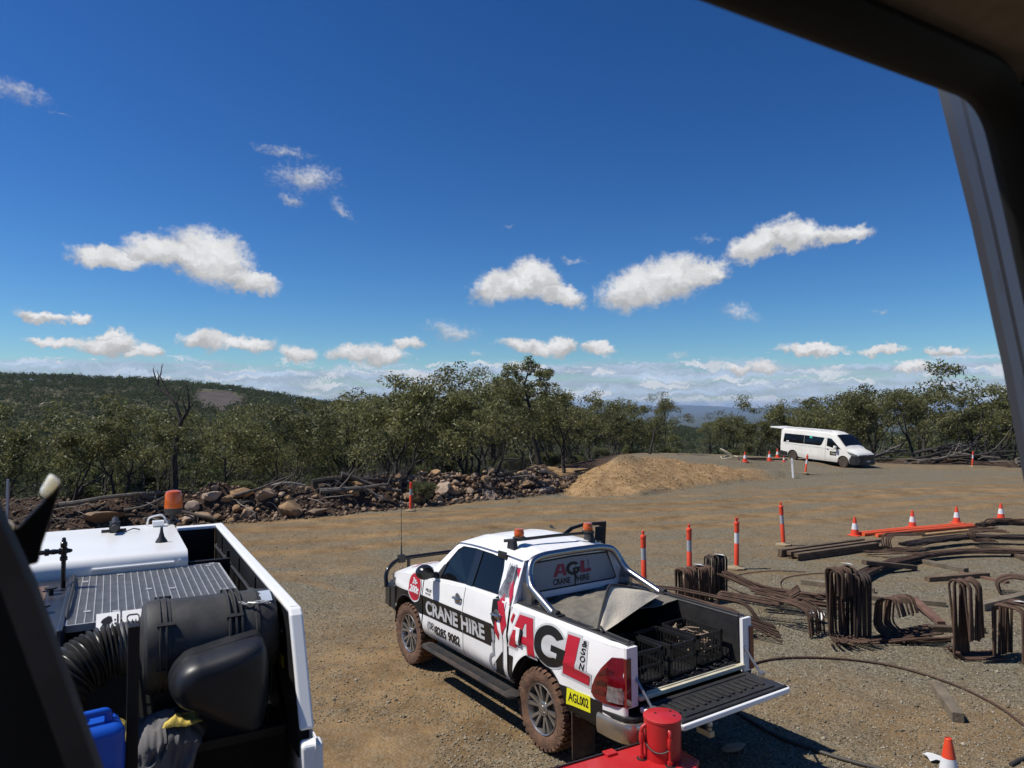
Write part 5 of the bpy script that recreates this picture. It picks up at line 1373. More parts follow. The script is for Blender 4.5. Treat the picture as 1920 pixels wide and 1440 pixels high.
def build_deck():
    D = thing('crane_deck', 'white and black crane engine deck with steel grating and air cleaner', 'crane deck', (0, 0, 0), (0, 0, CROT))
    B = lambda b: -b
    def bx(m, a0, a1, b0, b1, z0, z1): m.box(a0, a1, -b1, -b0, z0, z1)
    # base housing under everything
    m = MB(); bx(m, 3.78, 7.0, -1.6, .80, .55, 1.84); bx(m, 3.78, 3.82, .05, .80, 1.0, 1.875); bx(m, 5.66, 5.70, -.5, .78, 1.8, 2.37); bx(m, 4.1, 5.66, -.60, -.5, 1.8, 2.35)
    m.build('housing', BLKSTEEL, D, smooth=None, bevel=.006)
    # white bonnet with rolled front edge
    m = MB(); pf = [(7.12, 2.0), (7.12, 2.40), (7.07, 2.45), (5.72, 2.462)] + [(5.68 - .075 * math.sin(R(a)), 2.385 + .077 * math.cos(R(a))) for a in range(0, 100, 12)] + [(5.605, 2.345), (5.64, 2.345), (5.66, 2.0)]
    m.prism(pf, lambda u, v, w: (u, w, v), -.49, 1.5)
    hd = m.build('bonnet', DWHITE, D, smooth=30, bevel=.004)
    m = MB(); m.tube([(5.598, -.40, 2.392), (5.598, .10, 2.392)], .010, 8); m.lathe([(.001, 0), (.012, .002), (.012, .01), (.001, .012)], (5.60, -.44, 2.40), (-1, 0, 0), 10); m.build('bonnet_rib', DWHITE, hd)
    # far bulkhead and right-hand wall with white capping
    m = MB(); bx(m, 6.74, 6.80, .50, .80, 1.8, 2.43); m.build('bulkhead', BLKSTEEL, D, smooth=None)
    m = MB(); bx(m, 6.72, 6.82, .50, .86, 2.43, 2.455); m.build('capping', DWHITE, D, smooth=None, bevel=.004)
    m = MB(); m.prism([(6.80, .6), (6.80, 2.44), (3.80, 2.44), (3.545, 1.97), (3.545, 1.94), (3.44, 1.93), (3.34, 1.0), (3.34, .6)], lambda u, v, w: (u, -w, v), .862, .868); m.build('outer_skin', DWHITE, D, smooth=None)
    m = MB(); m.prism([(6.80, 1.8), (6.80, 2.44), (3.80, 2.44), (3.56, 1.98), (3.56, 1.8)], lambda u, v, w: (u, -w, v), .808, .858)
    for a in (6.3, 5.4, 4.75): bx(m, a, a + .008, .800, .808, 1.85, 2.42)
    bx(m, 5.9, 5.93, .79, .808, 2.1, 2.38); bx(m, 4.7, 4.72, .785, .808, 2.15, 2.2)
    m.build('side_wall', BLKSTEEL, D, smooth=None)
    m = MB()
    cap = [(6.82, 2.45), (3.79, 2.45), (3.535, 1.955), (3.555, 1.945), (3.83, 2.43), (6.82, 2.43)]
    bx(m, 3.80, 6.82, .805, .872, 2.43, 2.458)
    m.prism([(3.83, 2.458), (3.785, 2.458), (3.75, 2.43), (3.50, 1.95), (3.53, 1.94), (3.80, 2.43)], lambda u, v, w: (u, -w, v), .805, .872)
    m.build('wall_capping', DWHITE, D, smooth=None, bevel=.012, seg=3)
    m = MB(); m.prism([(3.50, 1.915), (3.44, 1.90), (3.33, 1.0), (3.36, .7), (3.40, .7), (3.40, 1.0), (3.50, 1.86)], lambda u, v, w: (u, -w, v), .80, .90); m.build('lower_capping', DWHITE, D, smooth=None, bevel=.015, seg=3)
    # steel grating: bearing bars and cross rods
    m = MB(); g0, g1, h0, h1, z = 4.40, 5.60, -.19, .69, 2.355
    na, nb = 26, 22
    for i in range(nb + 1):
        b = h0 + (h1 - h0) * i / nb; bx(m, g0, g1, b - .0022, b + .0022, z - .03, z)
    for i in range(na * 2 + 1):
        a = g0 + (g1 - g0) * i / (na * 2); bx(m, a - .0024, a + .0024, h0, h1, z - .022, z - .001)
    bx(m, g0 - .01, g0, h0, h1, z - .035, z + .002); bx(m, g1, g1 + .01, h0, h1, z - .035, z + .002); bx(m, g0, g1, h0 - .008, h0, z - .035, z + .002); bx(m, g0, g1, h1, h1 + .008, z - .035, z + .002)
    gr = m.build('grating', GALV, D, smooth=None, recalc=False); 
    for (a, b) in ((4.62, -.12), (5.52, .05), (5.52, .60), (4.75, .62), (5.0, .2), (4.55, .02), (4.95, .33), (5.40, -.15), (5.58, .63)):
        m = MB(); bx(m, a, a + .035, b, b + .035, z, z + .004); m.build('grating_clip', GALV, gr, smooth=None)
    # dark blue cover left of the grating, rusty patch, knobs
    m = MB(); bx(m, 4.25, 5.58, -.62, -.215, 2.30, 2.352); bx(m, 4.25, 5.58, -.225, -.20, 2.30, 2.375)
    cv = m.build('cover_plate', DARKBL, D, smooth=None, bevel=.006)
    m = MB(); bx(m, 4.85, 5.42, -.60, -.33, 2.352, 2.356); m.build('rust_patch', mat('rust_film', (.11, .07, .055), .8, 0, .35, 5), cv, smooth=None)
    for (a, b) in ((5.18, -.305), (4.74, -.315)):
        m = MB(); m.lathe([(.013, 0), (.013, .03), (.034, .034), (.034, .044), (.001, .046)], (a, -b, 2.352), (0, 0, 1), 14); m.build('knob', BLACKP, cv)
    # hydraulic tee on an upright pipe
    m = MB(); p0 = Vector((5.33, .25, 2.35))
    m.tube([p0, p0 + Vector((0, 0, .19))], .0135, 10)
    m.lathe([(.014, .17), (.022, .175), (.022, .195), (.017, .2), (.017, .215), (.023, .22), (.023, .25), (.016, .255), (.02, .262), (.02, .285), (.014, .29), (.010, .315), (.001, .318)], p0, (0, 0, 1), 10)
    m.lathe([(.02, 0), (.02, .02), (.014, .025), (.017, .05), (.014, .07), (.022, .075), (.022, .095), (.014, .10), (.014, .13)], p0 + Vector((0, .005, .232)), (0, 1, 0), 10)
    m.lathe([(.012, 0), (.014, .03), (.008, .045), (.001, .048)], p0 + Vector((0, 0, .232)), (0, -1, 0), 10)
    te = m.build('hydraulic_tee', BLACKG, D)
    m = MB(); m.lathe([(.024, .13), (.024, .22)], p0 + Vector((0, .005, .232)), (0, 1, 0), 14); m.build('sleeve', CREAMP, te)
    # things bolted on the bonnet: beacon, camera, aerial, cable loop
    m = MB(); o = Vector((7.02, -.49, 2.46)); m.lathe([(.055, 0), (.055, .02), (.022, .024), (.022, .07), (.06, .075), (.075, .10), (.075, .13), (.06, .135)], o, (0, 0, 1), 20); be = m.build('beacon_base', BLACKP, D)
    m = MB(); m.lathe([(.074, .13), (.074, .145), (.070, .25), (.062, .275), (.03, .285), (.001, .287)], o, (0, 0, 1), 24); m.build('beacon', AMBER, be)
    m = MB(); m.box(6.78, 6.80, -.03 - .09, -.03 + .09, 2.45, 2.475); m.tube([(6.60, -.035, 2.505), (6.86, -.04, 2.545)], .027, 12); m.tube([(6.66, -.035, 2.515), (6.69, -.035, 2.52)], .035, 12); m.box(6.74, 6.80, -.075, .005, 2.46, 2.54); m.tube([(6.74, -.03, 2.50), (6.70, -.12, 2.465), (6.72, -.17, 2.48), (6.74, -.22, 2.465)], .005, 6); m.build('camera_unit', BLACKP, D)
    m = MB(); m.lathe([(.045, 0), (.04, .012), (.022, .04), (.012, .08), (.009, .115), (.001, .12)], (6.08, -.345, 2.458), (0, 0, 1), 12); m.build('stub_aerial', BLACKP, D)
    m = MB(); m.tube(fillet([(6.95, -.28, 2.46), (6.95, -.29, 2.53), (6.96, -.40, 2.55), (6.96, -.44, 2.47)], .03), .008, 6); m.box(6.88, 6.96, -.41, -.32, 2.46, 2.50); m.build('cable_box', DWHITE, D, smooth=30)
    # air cleaner: ribbed canister lying crosswise
    m = MB(); A0 = Vector((4.06, -.13, 2.285))
    pr = [(.001, 0), (.13, .0), (.16, .015), (.205, .02), (.222, .035), (.228, .06), (.228, .085), (.236, .087), (.236, .094), (.228, .096), (.228, .112), (.236, .114), (.236, .121), (.228, .123), (.226, .14), (.222, .142), (.219, .40), (.236, .402), (.236, .411), (.216, .413), (.216, .43), (.236, .432), (.236, .441), (.216, .443), (.216, .458), (.236, .46), (.236, .469), (.219, .471), (.219, .53), (.230, .535), (.230, .55), (.222, .556), (.216, .62), (.20, .645), (.15, .655), (.001, .657)]
    m.lathe(pr, A0, (0, -1, 0), 48, close=False)
    for a in (20, 75, 130, 200, 255, 310):
        for h in (.085, .402):
            M_ = Matrix.Rotation(R(a), 3, 'Y'); c = A0 + Vector((0, -h - .03, 0))
            p = [c + M_ @ Vector((x, y, z)) for z in (.218, .238) for y in (-.04, .04) for x in (-.008, .008)]
            m.add(p, [(0, 2, 3, 1), (4, 5, 7, 6), (0, 1, 5, 4), (2, 6, 7, 3), (0, 4, 6, 2), (1, 3, 7, 5)])
    ac = m.build('air_cleaner', FILT, D, smooth=30)
    m = MB()
    M_ = Matrix.Rotation(R(-35), 3, 'Y')
    for yy in (-.09, -.105): m.tube(fillet([A0 + M_ @ Vector((q[0], yy - .455 + q[1], .232)) for q in ((-.02, -.05), (.01, -.01), (-.01, .06), (.015, .09))], .02), .004, 5)
    m.tube(fillet([A0 + M_ @ Vector((.0, -.50, .235)), A0 + M_ @ Vector((-.03, -.53, .26)), A0 + M_ @ Vector((-.02, -.60, .245))], .02), .005, 5); m.build('clip', GALV, ac)
    m = MB(); M_ = Matrix.Rotation(R(-20), 3, 'Y'); m.add([A0 + M_ @ Vector((r_ * math.sin(t), -.565 - w, r_ * math.cos(t))) for r_ in (.2215,) for t in (-.22, 0, .22) for w in (0, .06)], [(0, 1, 3, 2), (2, 3, 5, 4)]); m.build('sticker', mat('silver_label', (.60, .66, .72), .35, .3, .06, 9), ac)
    # inlet duct: moulded hollow shape with bulging round end
    m = MB(); 
    out = [(.385 - .135 * math.cos(R(a)), 2.245 + .125 * math.sin(R(a))) for a in range(-75, 100, 12)]
    out = [(b, z) for b, z in out][::1]
    prof = out + [(.52, 2.395), (.64, 2.415), (.68, 2.40), (.70, 2.34), (.70, 1.97), (.60, 1.95)]
    prof = [(b_, z_ - .05) for b_, z_ in prof]
    cb = sum(p[0] for p in prof) / len(prof); cz = sum(p[1] for p in prof) / len(prof)
    nl = 9
    for i in range(nl + 1): pass
    rings = [(.25, -.232), (.55, -.226), (.80, -.205), (.94, -.165), (1.0, -.10), (1.0, .06)]
    def ring(i, j):
        s_, da = rings[i]; b, z = prof[j % len(prof)]
        return (3.80 + da, -(cb + (b - cb) * s_), cz + (z - cz) * s_)
    m.grid(ring, range(len(rings)), range(len(prof) + 1)); m.add([ring(0, j) for j in range(len(prof))], [tuple(range(len(prof)))])
    du = m.build('inlet_duct', DUCT, D, smooth=60, merge=.0005)
    mod = du.modifiers.new('round', 'SUBSURF'); mod.levels = 2; mod.render_levels = 2
    m = MB(); m.tube([(3.80 - .06, -(cb + (p[0] - cb) * 1.0), cz + (p[1] - cz) * 1.0) for p in prof + prof[:1]], .0025, 4); m.build('mould_seam', DUCT, du)
    # corrugated hose: from the canister to the left and down
    m = MB(); path = [(4.06, -.17, 2.30), (4.06, -.08, 2.30), (4.05, .04, 2.285), (4.0, .15, 2.24), (3.93, .235, 2.13), (3.88, .27, 2.0), (3.86, .27, 1.85)]
    pts = []; rs = []
    P_ = [Vector(p) for p in path]
    for i in range(len(P_) - 1):
        for k in range(8): pts.append(P_[i].lerp(P_[i + 1], k / 8))
    # smooth then corrugate
    for _ in range(3): pts = [pts[0]] + [(pts[i - 1] + pts[i] * 2 + pts[i + 1]) / 4 for i in range(1, len(pts) - 1)] + [pts[-1]]
    fine = []
    for i in range(len(pts) - 1):
        for k in range(4): fine.append(pts[i].lerp(pts[i + 1], k / 4))
    m.tube(fine, [.122 + .012 * math.sin(i * 1.18) for i in range(len(fine))], 26)
    m.build('corrugated_hose', mat('hose_rubber', (.022, .021, .02), .38, 0, .2, 5, dirt=((.22, .20, .17), .30, 5)), D, smooth=40)
    m = MB(); m.lathe([(.118, 0), (.122, .01), (.122, .075), (.118, .085)], (4.06, -.045, 2.30), (0, -1, 0), 28); m.build('hose_clamp', mat('grey_clamp', (.09, .09, .095), .5, .2, .1, 9), D)
    # dark drum behind and warning plates
    m = MB(); m.lathe([(.001, 0), (.09, 0), (.1, .01), (.1, .07), (.103, .075), (.103, .085), (.1, .09), (.1, .16), (.103, .165), (.1, .18), (.1, .35), (.001, .35)], (4.10, .27, 2.215), (0, -1, 0), 24); m.v = [(p[0], min(p[1], .27) if p[1] > .0 else .0, p[2]) for p in m.v]; m.build('drum', DARKBL, D)
    for (b0, b1, kind) in ((-.055, .055, 'hand'), (.065, .165, 'guard')):
        m = MB(); PL = lambda u, v, w: (4.26 + v * 1.25 - w * .5, -(b0 + u), 2.325 + v * .62 + w)
        W_ = b1 - b0; m.prism([(0, 0), (W_, 0), (W_, .11), (0, .11)], PL, 0, .004); pl = m.build('warning_plate', STICK, D, smooth=None)
        m = MB()
        if kind == 'hand':
            m.sheet([(.03, .075), (.055, .09), (.07, .085), (.075, .06), (.06, .045), (.065, .015), (.055, .015), (.048, .04), (.043, .012), (.035, .013), (.037, .042), (.022, .02), (.016, .024), (.03, .05), (.02, .06)], PL, .006, step=None)
            m.sheet([(.095, .015), (.102, .015), (.102, .095), (.095, .095)], PL, .006, step=None)
            for k in range(3): m.sheet([(.083, .02 + k * .02), (.09, .02 + k * .02), (.09, .03 + k * .02), (.083, .03 + k * .02)], PL, .006, step=None)
        else:
            m.sheet([(.02, .075), (.03, .085), (.07, .085), (.08, .075), (.08, .045), (.07, .03), (.03, .03), (.02, .045), (.02, .075), (.024, .07), (.024, .048), (.033, .036), (.067, .036), (.076, .048), (.076, .07), (.068, .079), (.032, .079), (.024, .07)], PL, .006, step=None)
        m.build('pictogram', DECALB, pl, smooth=None)
    # upright partition, thin ledge plate with a foot gusset
    m = MB(); bx(m, 3.44, 3.50, .073, .118, 1.0, 2.565); m.build('partition_post', BLKSTEEL, D, smooth=None, bevel=.004)
    m = MB(); bx(m, 3.76, 3.80, .12, .80, 1.86, 1.885); m.prism([(3.80, 1.86), (4.4, 1.86), (4.4, 2.3)], lambda u, v, w: (u, -w, v), .79, .80); m.build('ledge', BLKSTEEL, D, smooth=None, bevel=.003)
    # cables, bolts and brackets
    HAR = mat('cable_loom', (.015, .015, .016), .6, 0, .2, 20)
    for k, pth in enumerate(([(4.30, .16, 2.10), (4.34, .02, 2.27), (4.36, -.10, 2.36), (4.40, -.30, 2.33), (4.36, -.62, 2.30)], [(5.58, .20, 2.37), (5.2, .19, 2.385), (4.6, .195, 2.38), (4.35, .2, 2.30), (4.2, .28, 2.1)], [(3.9, -.74, 2.0), (3.95, -.76, 2.2), (4.3, -.785, 2.3), (5.0, -.79, 2.32), (6.6, -.79, 2.30)])):
        m = MB(); m.tube(fillet(pth, .08, 5), .009 if k != 2 else .012, 7); m.build('cable', HAR, D)
    m = MB()
    for i in range(11):
        a = 3.95 + i * .27; m.lathe([(.008, 0), (.008, .004), (.001, .006)], (a, -.807, 2.30), (0, 1, 0), 8)
    for i in range(5): m.lathe([(.010, 0), (.010, .006), (.001, .008)], (3.79 - .048 * i, -.873, 2.36 - .09 * i), (0, -1, 0), 8)
    m.build('capping_bolts', GALV, D)
    m = MB(); m.box(4.15, 4.19, -.79, -.72, 1.9, 2.32); m.box(4.15, 4.45, -.79, -.765, 2.28, 2.32); m.box(3.98, 4.02, -.40, -.20, 1.86, 2.06); m.build('bracket', BLKSTEEL, D, smooth=None, bevel=.003)
    m = MB(); PL2 = lambda u, v, w: (3.90 + u, -.806 + w, 2.12 + v); m.prism([(0, 0), (.10, 0), (.10, .06), (0, .06)], PL2, 0, .003); m.build('warning_decal', mat('yellow_decal', (.62, .50, .05), .5), D, smooth=None)
    # wheels under the deck
    for a in (4.6, 6.3):
        m = MB(); m.lathe([(.30, -.17), (.52, -.19), (.56, -.14), (.575, 0), (.56, .14), (.52, .19), (.30, .17)], (a, -.62, .575), (0, -1, 0), 30); m.build('wheel', RUBBER, D)
    return D
build_deck()
def crane_place(o, a, b, z, rz=0):
    p = Vector((a * -.488 + b * .873, a * .873 + b * .488, z)); o.location = p; o.rotation_euler = (0, 0, CROT + rz)
# blue jerrycan on the deck
def jerrycan():
    J = thing('jerrycan', 'blue plastic jerrycan standing beside the black partition post of the crane deck', 'jerrycan')
    m = MB(); m.box(-.10, .10, -.115, .115, 0, .36); m.v = [(p[0] * (1 - .0 * p[2]), p[1], p[2]) for p in m.v]
    m2 = m.build('can', mat('blue_plastic', (.008, .085, .50), .35, 0, .12, 4), J, bevel=.045, seg=5)
    m = MB(); m.tube(fillet([(-.02, .06, .355), (-.02, .06, .40), (-.02, -.06, .40), (-.02, -.06, .355)], .03), .016, 10); m.build('handle', MATS['blue_plastic'], J)
    m = MB(); m.lathe([(.03, .35), (.03, .385), (.034, .387), (.034, .41), (.001, .412)], (.05, .06, 0), (0, 0, 1), 16); m.build('cap', BLACKP, J)
    m = MB(); m.box(-.102, .102, -.118, .118, .15, .165); m.box(-.05, .05, -.119, .119, .24, .25); m.build('moulded_band', MATS['blue_plastic'], J, bevel=.004)
    m = MB(); 
    for y in (-.08, .03): m.lathe([(.012, .355), (.010, .366), (.001, .368)], (.0, y, 0), (0, 0, 1), 10)
    m.build('boss', MATS['blue_plastic'], J)
    crane_place(J, 3.38, -.055, 1.86, .15)
    m = MB(); m.box(3.1, 3.7, -.06, .25, 1.0, 1.915); 
jerrycan()
# the shelf the can stands on belongs to the deck
m = MB(); m.box(3.15, 3.74, -.07, .40, 1.55, 1.858); o = m.build('can_shelf', BLKSTEEL, bpy.data.objects['crane_deck'], smooth=None, bevel=.01)
# crumpled grey work shirt and yellow glove on the ledge
def cloth(name, label, cat, mtl, loop, a, b, z, amp, seed, hang=0.0):
    m = MB(); nu, nv = 46, 38
    def f(i, j):
        u = i / (nu - 1) * 2 - 1; v = j / (nv - 1) * 2 - 1
        rr = loop; x = u * rr[0]; y = v * rr[1]
        e = max(0, 1 - abs(u) ** 3) * max(0, 1 - abs(v) ** 3)
        q = Vector((x * 11 + seed, y * 11, seed * .3)); fold = 1 - abs(mnoise.noise(q)) * 2.4; fold2 = 1 - abs(mnoise.noise(q * 2.1 + Vector((3, 3, 3)))) * 2.4
        h = rr[2] * e ** .6 * (.7 + .5 * mnoise.noise(q * .6)) + amp * (fold + .5 * fold2) * (.3 + .7 * e)
        x += .05 * mnoise.noise(q * .8 + Vector((5, 2, 1))); y += .05 * mnoise.noise(q * .8 + Vector((1, 9, 4)))
        if hang and x < -.06:     # falls over the ledge edge
            d = -.06 - x; x = -.06 - d * .25 - .030 * (fold + .6 * fold2) - .02; h = h * .55 - d * hang
            y *= 1 - d * 1.2; y += d * .35
        return (x, y, max(h, -.6))
    m.grid(f, range(nu), range(nv)); o = m.build(name, mtl, None, smooth=80, solid=.004); tag(o, label, cat); crane_place(o, a, b, z); return o
SH = mat('grey_cotton', (.15, .145, .148), .95, 0, .2, 8, .3, 220)
cloth('work_shirt', 'crumpled grey work shirt hanging over the black ledge of the crane deck', 'shirt', SH, (.26, .15, .09), 3.83, .265, 1.90, .035, 3, 1.35)
m = MB(); m.grid(lambda i, j: (-.03 - .1 * i / 8, .02 + .035 * j + .012 * math.sin(i), -.005 - .10 * i / 8 + .03 * math.sin(i * .9)), range(9), [0, 1]); o = m.build('reflective_tape', REFLECTG, bpy.data.objects['work_shirt'], smooth=60)
YG = mat('yellow_cotton', (.62, .47, .10), .9, 0, .15, 12, .3, 160)
cloth('yellow_glove', 'crumpled yellow glove lying on top of the grey work shirt', 'glove', YG, (.055, .085, .05), 3.79, .31, 1.985, .018, 11)
cloth('yellow_rag', 'yellow rag tucked under the corrugated hose behind the blue jerrycan', 'rag', YG, (.10, .09, .07), 3.62, .0, 2.06, .02, 17)

# ------------------------------------------------------------------ red outrigger with its jack
def outrigger():
    O = thing('outrigger', 'red steel outrigger beam with upright red jack cylinder behind the pickup tailgate', 'outrigger', (0, 0, 0), (0, 0, CROT))
    RP = mat('red_enamel', (.50, .016, .018), .38, 0, .10, 3, coat=.25, dirt=((.16, .09, .07), .22, 3))
    def bx(m, a0, a1, b0, b1, z0, z1): m.box(a0, a1, -b1, -b0, z0, z1)
    m = MB(); bx(m, 4.28, 4.745, .9, 4.06, .30, .685); o = m.build('beam', RP, O, smooth=None, bevel=.012)
    m = MB(); m.prism([(4.25, 3.66), (4.25, 4.03), (4.33, 4.13), (4.68, 4.13), (4.78, 4.03), (4.78, 3.66)], lambda u, v, w: (u, -v, w), .34, .672); m.build('end_plate', RP, O, smooth=None, bevel=.01)
    m = MB(); bx(m, 4.745, 4.76, 1.2, 3.9, .66, .695); m.build('edge_strip', BLACKP, o, smooth=None)
    c = Vector((4.50, -3.90, 0))
    m = MB(); m.lathe([(.146, .36), (.148, .985), (.152, .99), (.152, 1.005), (.144, 1.01), (.001, 1.013)], c, (0, 0, 1), 40)
    j = m.build('jack_cylinder', RP, O, smooth=35)
    m = MB()
    for a, b in ((.05, .03), (-.06, -.07), (.02, -.1)): m.lathe([(.010, 1.01), (.010, 1.016), (.001, 1.018)], c + Vector((a, b, 0)), (0, 0, 1), 10)
    m.build('plug', BLACKP, j)
    m = MB(); m.lathe([(.09, .05), (.09, .30)], c, (0, 0, 1), 24); m.build('piston', CHROME, j)
    m = MB(); m.lathe([(.001, 0), (.26, 0), (.27, .01), (.27, .045), (.12, .06), (.001, .06)], c + Vector((0, 0, gz(1.2, 5.9))), (0, 0, 1), 30); m.build('foot_pad', mat('black_pad', (.03, .03, .03), .7), O)
    for k, (a, b) in enumerate(((.045, .175), (-.155, .055))):
        m = MB(); q = c + Vector((a, b, 0))
        m.tube(fillet([q + Vector((0, 0, .66)), q + Vector((0, 0, .88)), q + Vector((.0, .0, .93)), c + Vector((a * .8, b * .8, .95))], .03), .015, 10)
        m.lathe([(.021, .82), (.024, .84), (.024, .87), (.021, .89)], q, (0, 0, 1), 10); m.lathe([(.024, .685), (.024, .72)], q, (0, 0, 1), 6)
        m.build('jack_pipe', RP, j)
        m = MB(); m.lathe([(.042, .6865), (.042, .689), (.001, .69)], q, (0, 0, 1), 14); m.build('pipe_hole', BLACKP, o)
    m = MB(); p = [c + Vector((-.155 * math.cos(R(a)), .155 * math.sin(R(a)), .86 - .09 * math.sin(R((a + 10) * 1.4)))) for a in range(10, 140, 8)]; m.tube(p, .006, 6); m.build('hose', BLACKP, j)
    m = MB(); bx(m, 4.69, 4.77, 3.50, 3.60, .685, .705); m.build('lug', RP, o, smooth=None, bevel=.004)
outrigger()

# ------------------------------------------------------------------ the operator's cab round the camera
def cab():
    K = thing('crane_cab', 'dark crane cab window surround with grey corner post framing the view', 'crane cab', (0, 0, CAMZ), (0, 0, CROT))
    LIN = mat('cab_lining', (.26, .21, .175), .9, 0, .12, 30, .15, 300); SEAL = mat('window_seal', (.008, .008, .008), .7, 0, .1, 10)
    POST = mat('grey_cab_post', (.48, .44, .39), .5, 0, .05, 4)
    # rubber seal: header to rounded corner, down the post
    m = MB()
    line = fillet([(.50, .75, .389), (.50, -.975, .389), (.50, -1.025, .270), (.50, -1.36, -.60)], .05, 8)
    def sec(i, j):
        p = line[i]; t = (line[min(i + 1, len(line) - 1)] - line[max(i - 1, 0)]).normalized(); n_ = Vector((0, -t.z, t.y)); n_ = -n_ if n_.dot(Vector((0, -.3, .3))) < 0 else n_
        pr = [(0, -.006), (-.001, .000), (.002, .006), (.022, .010), (.045, .01), (.05, -.03), (.03, -.04), (.010, -.03)]
        return p + n_ * pr[j % 8][0] + Vector((1, 0, 0)) * pr[j % 8][1]
    m.grid(sec, range(len(line)), range(9)); m.build('window_seal', SEAL, K, smooth=50)
    # roof: lining below, white skin above
    m = MB(); m.prism([(.52, .425), (.48, .43), (.30, .47), (-.9, .50), (-.9, .56), (.40, .56), (.54, .50)], lambda u, v, w: (u, w, v), -1.12, .80); m.build('roof_lining', LIN, K, smooth=30)
    m = MB(); m.prism([(.56, .48), (.54, .56), (.40, .60), (-.95, .60), (-.95, .562), (.41, .562)], lambda u, v, w: (u, w, v), -1.18, .86); m.build('roof', DWHITE, K, smooth=None)
    # right-hand side lining and corner pillar (inner, black)
    m = MB(); PR = [(-1.04, .43), (-1.06, .26), (-1.39, -.62), (-1.60, -.62), (-1.30, .43)]
    m.prism(PR, lambda u, v, w: (w, u, v), .44, .50); m.build('pillar', SEAL, K, smooth=None, bevel=.012)
    # outer grey corner post beyond the seal, with pressed groove
    def PXp(u, v, dpt=.75):
        d = ray(u, v); a_ = d.x * -.488 + d.y * .873; p = d * (dpt / a_); return Vector((dpt, -(p.x * .873 + p.y * .488), p.z))
    m = MB(); A0 = PXp(1764, 190); A1 = PXp(1919, 900)
    sec_ = [(0, 0), (.012, -.010), (.046, -.012), (.050, -.006), (.058, -.006), (.062, -.012), (.13, -.012), (.15, .03), (.28, .10), (.25, .10)]
    pts = [PXp(*q) for q in ((1738, 95), (1764, 190), (1821, 420), (1880, 690), (1921, 910), (1962, 1180))]
    m.grid(lambda i, j: pts[i] + Vector((sec_[j % len(sec_)][1], -sec_[j % len(sec_)][0], 0)), range(6), range(len(sec_) + 1)); po = m.build('corner_post', POST, K, smooth=30)
    m = MB()
    for t, l in ((.12, .05), (.42, .06), (.72, .04)):
        p = A0.lerp(A1, t) + Vector((-.004, -.052, 0)); q = A0.lerp(A1, t + l) + Vector((-.004, -.052, 0)); m.tube([p, q], .009, 8)
    m.build('groove_boss', POST, po)
    # left lower window post with the light along its edge painted as a brown strip
    m = MB(); PL = [(.10, -.08), (-.065 + .17, -.08)]
    edge = [(.105, -.06), (.062, -.170), (.006, -.352), (-.07, -.60)]
    poly = [(e[0], e[1]) for e in edge] + [(.10, -.60), (.17, -.352), (.23, -.17), (.27, -.05), (.275, .0), (.16, .0)]
    m.prism(poly, lambda u, v, w: (.80 + w, u, v), 0, .05); lp_ = m.build('window_post', SEAL, K, smooth=None, bevel=.008)
    m = MB(); m.prism([(e[0] - .001, e[1]) for e in edge] + [(e[0] + .022, e[1]) for e in reversed(edge)], lambda u, v, w: (.795 + w, u, v), -.003, .0); m.build('lit_edge', mat('lit_brown', (.10, .085, .075), .6, 0, .3, 12), lp_, smooth=None)
    # black mirror bracket with cream end caps
    def PX(u, v, w=0.0, dpt=.95):
        d = ray(u, v); x, y = d.x, d.y; a = x * -.488 + y * .873; t = (dpt + w) / a; p = d * t
        b = p.x * .873 + p.y * .488; return (dpt + w, -b, p.z)
    m = MB(); poly = [(117, 902), (85, 934), (33, 987), (-20, 1015), (-40, 1080), (72, 1056), (79, 1022), (100, 960)]
    m.prism(poly, lambda u, v, w: PX(u, v, w), 0, .035); br = m.build('mirror_bracket', mat('bracket_black', (.010, .010, .011), .4, 0, .2, 8), K, smooth=None, bevel=.003)
    for poly in ([(94, 886), (116, 903), (85, 935), (72, 924)], [(-20, 985), (14, 971), (31, 988), (8, 1005), (-20, 1020)]):
        m = MB(); m.prism(poly, lambda u, v, w: PX(u, v, w), -.012, .045); m.build('end_cap', CREAMP, br, smooth=None, bevel=.004)
    # the cab floor, seat-side wall and rear wall close the box behind the camera
    m = MB(); m.box(-.95, .8, -1.15, .80, -1.30, -1.24); m.build('cab_floor', SEAL, K, smooth=None)
    m = MB(); m.box(-.95, -.90, -1.15, .80, -1.24, .50); m.build('rear_wall', LIN, K, smooth=None)
    m = MB(); m.box(-.90, .2, -1.18, -1.14, -1.24, .43); m.build('side_wall', LIN, K, smooth=None)
cab()
# ================================================================== the yard
RUST = mat('rusty_rebar', (0.088, 0.048, 0.030), 0.8, 0.1, 0.35, 9, 0.3, 70, dirt=((.05, .035, .028), .5, 6), rnd=.25)
RUSTD = mat('dark_rebar', (0.048, 0.032, 0.025), 0.75, 0.15, 0.35, 9, 0.3, 70, rnd=.3)
TIMB = mat('weathered_timber', (0.105, 0.070, 0.042), 0.9, 0, 0.4, 4, 0.4, 30, rnd=.3)
TIMG = mat('grey_timber', (0.145, 0.115, 0.078), 0.9, 0, 0.35, 4, 0.4, 30, rnd=.2)
WIRE = mat('tie_wire', (0.05, 0.04, 0.035), .6, .5, .2, 9)
PAPER = mat('paper_tag', (.72, .72, .70), .7, 0, .04, 9)

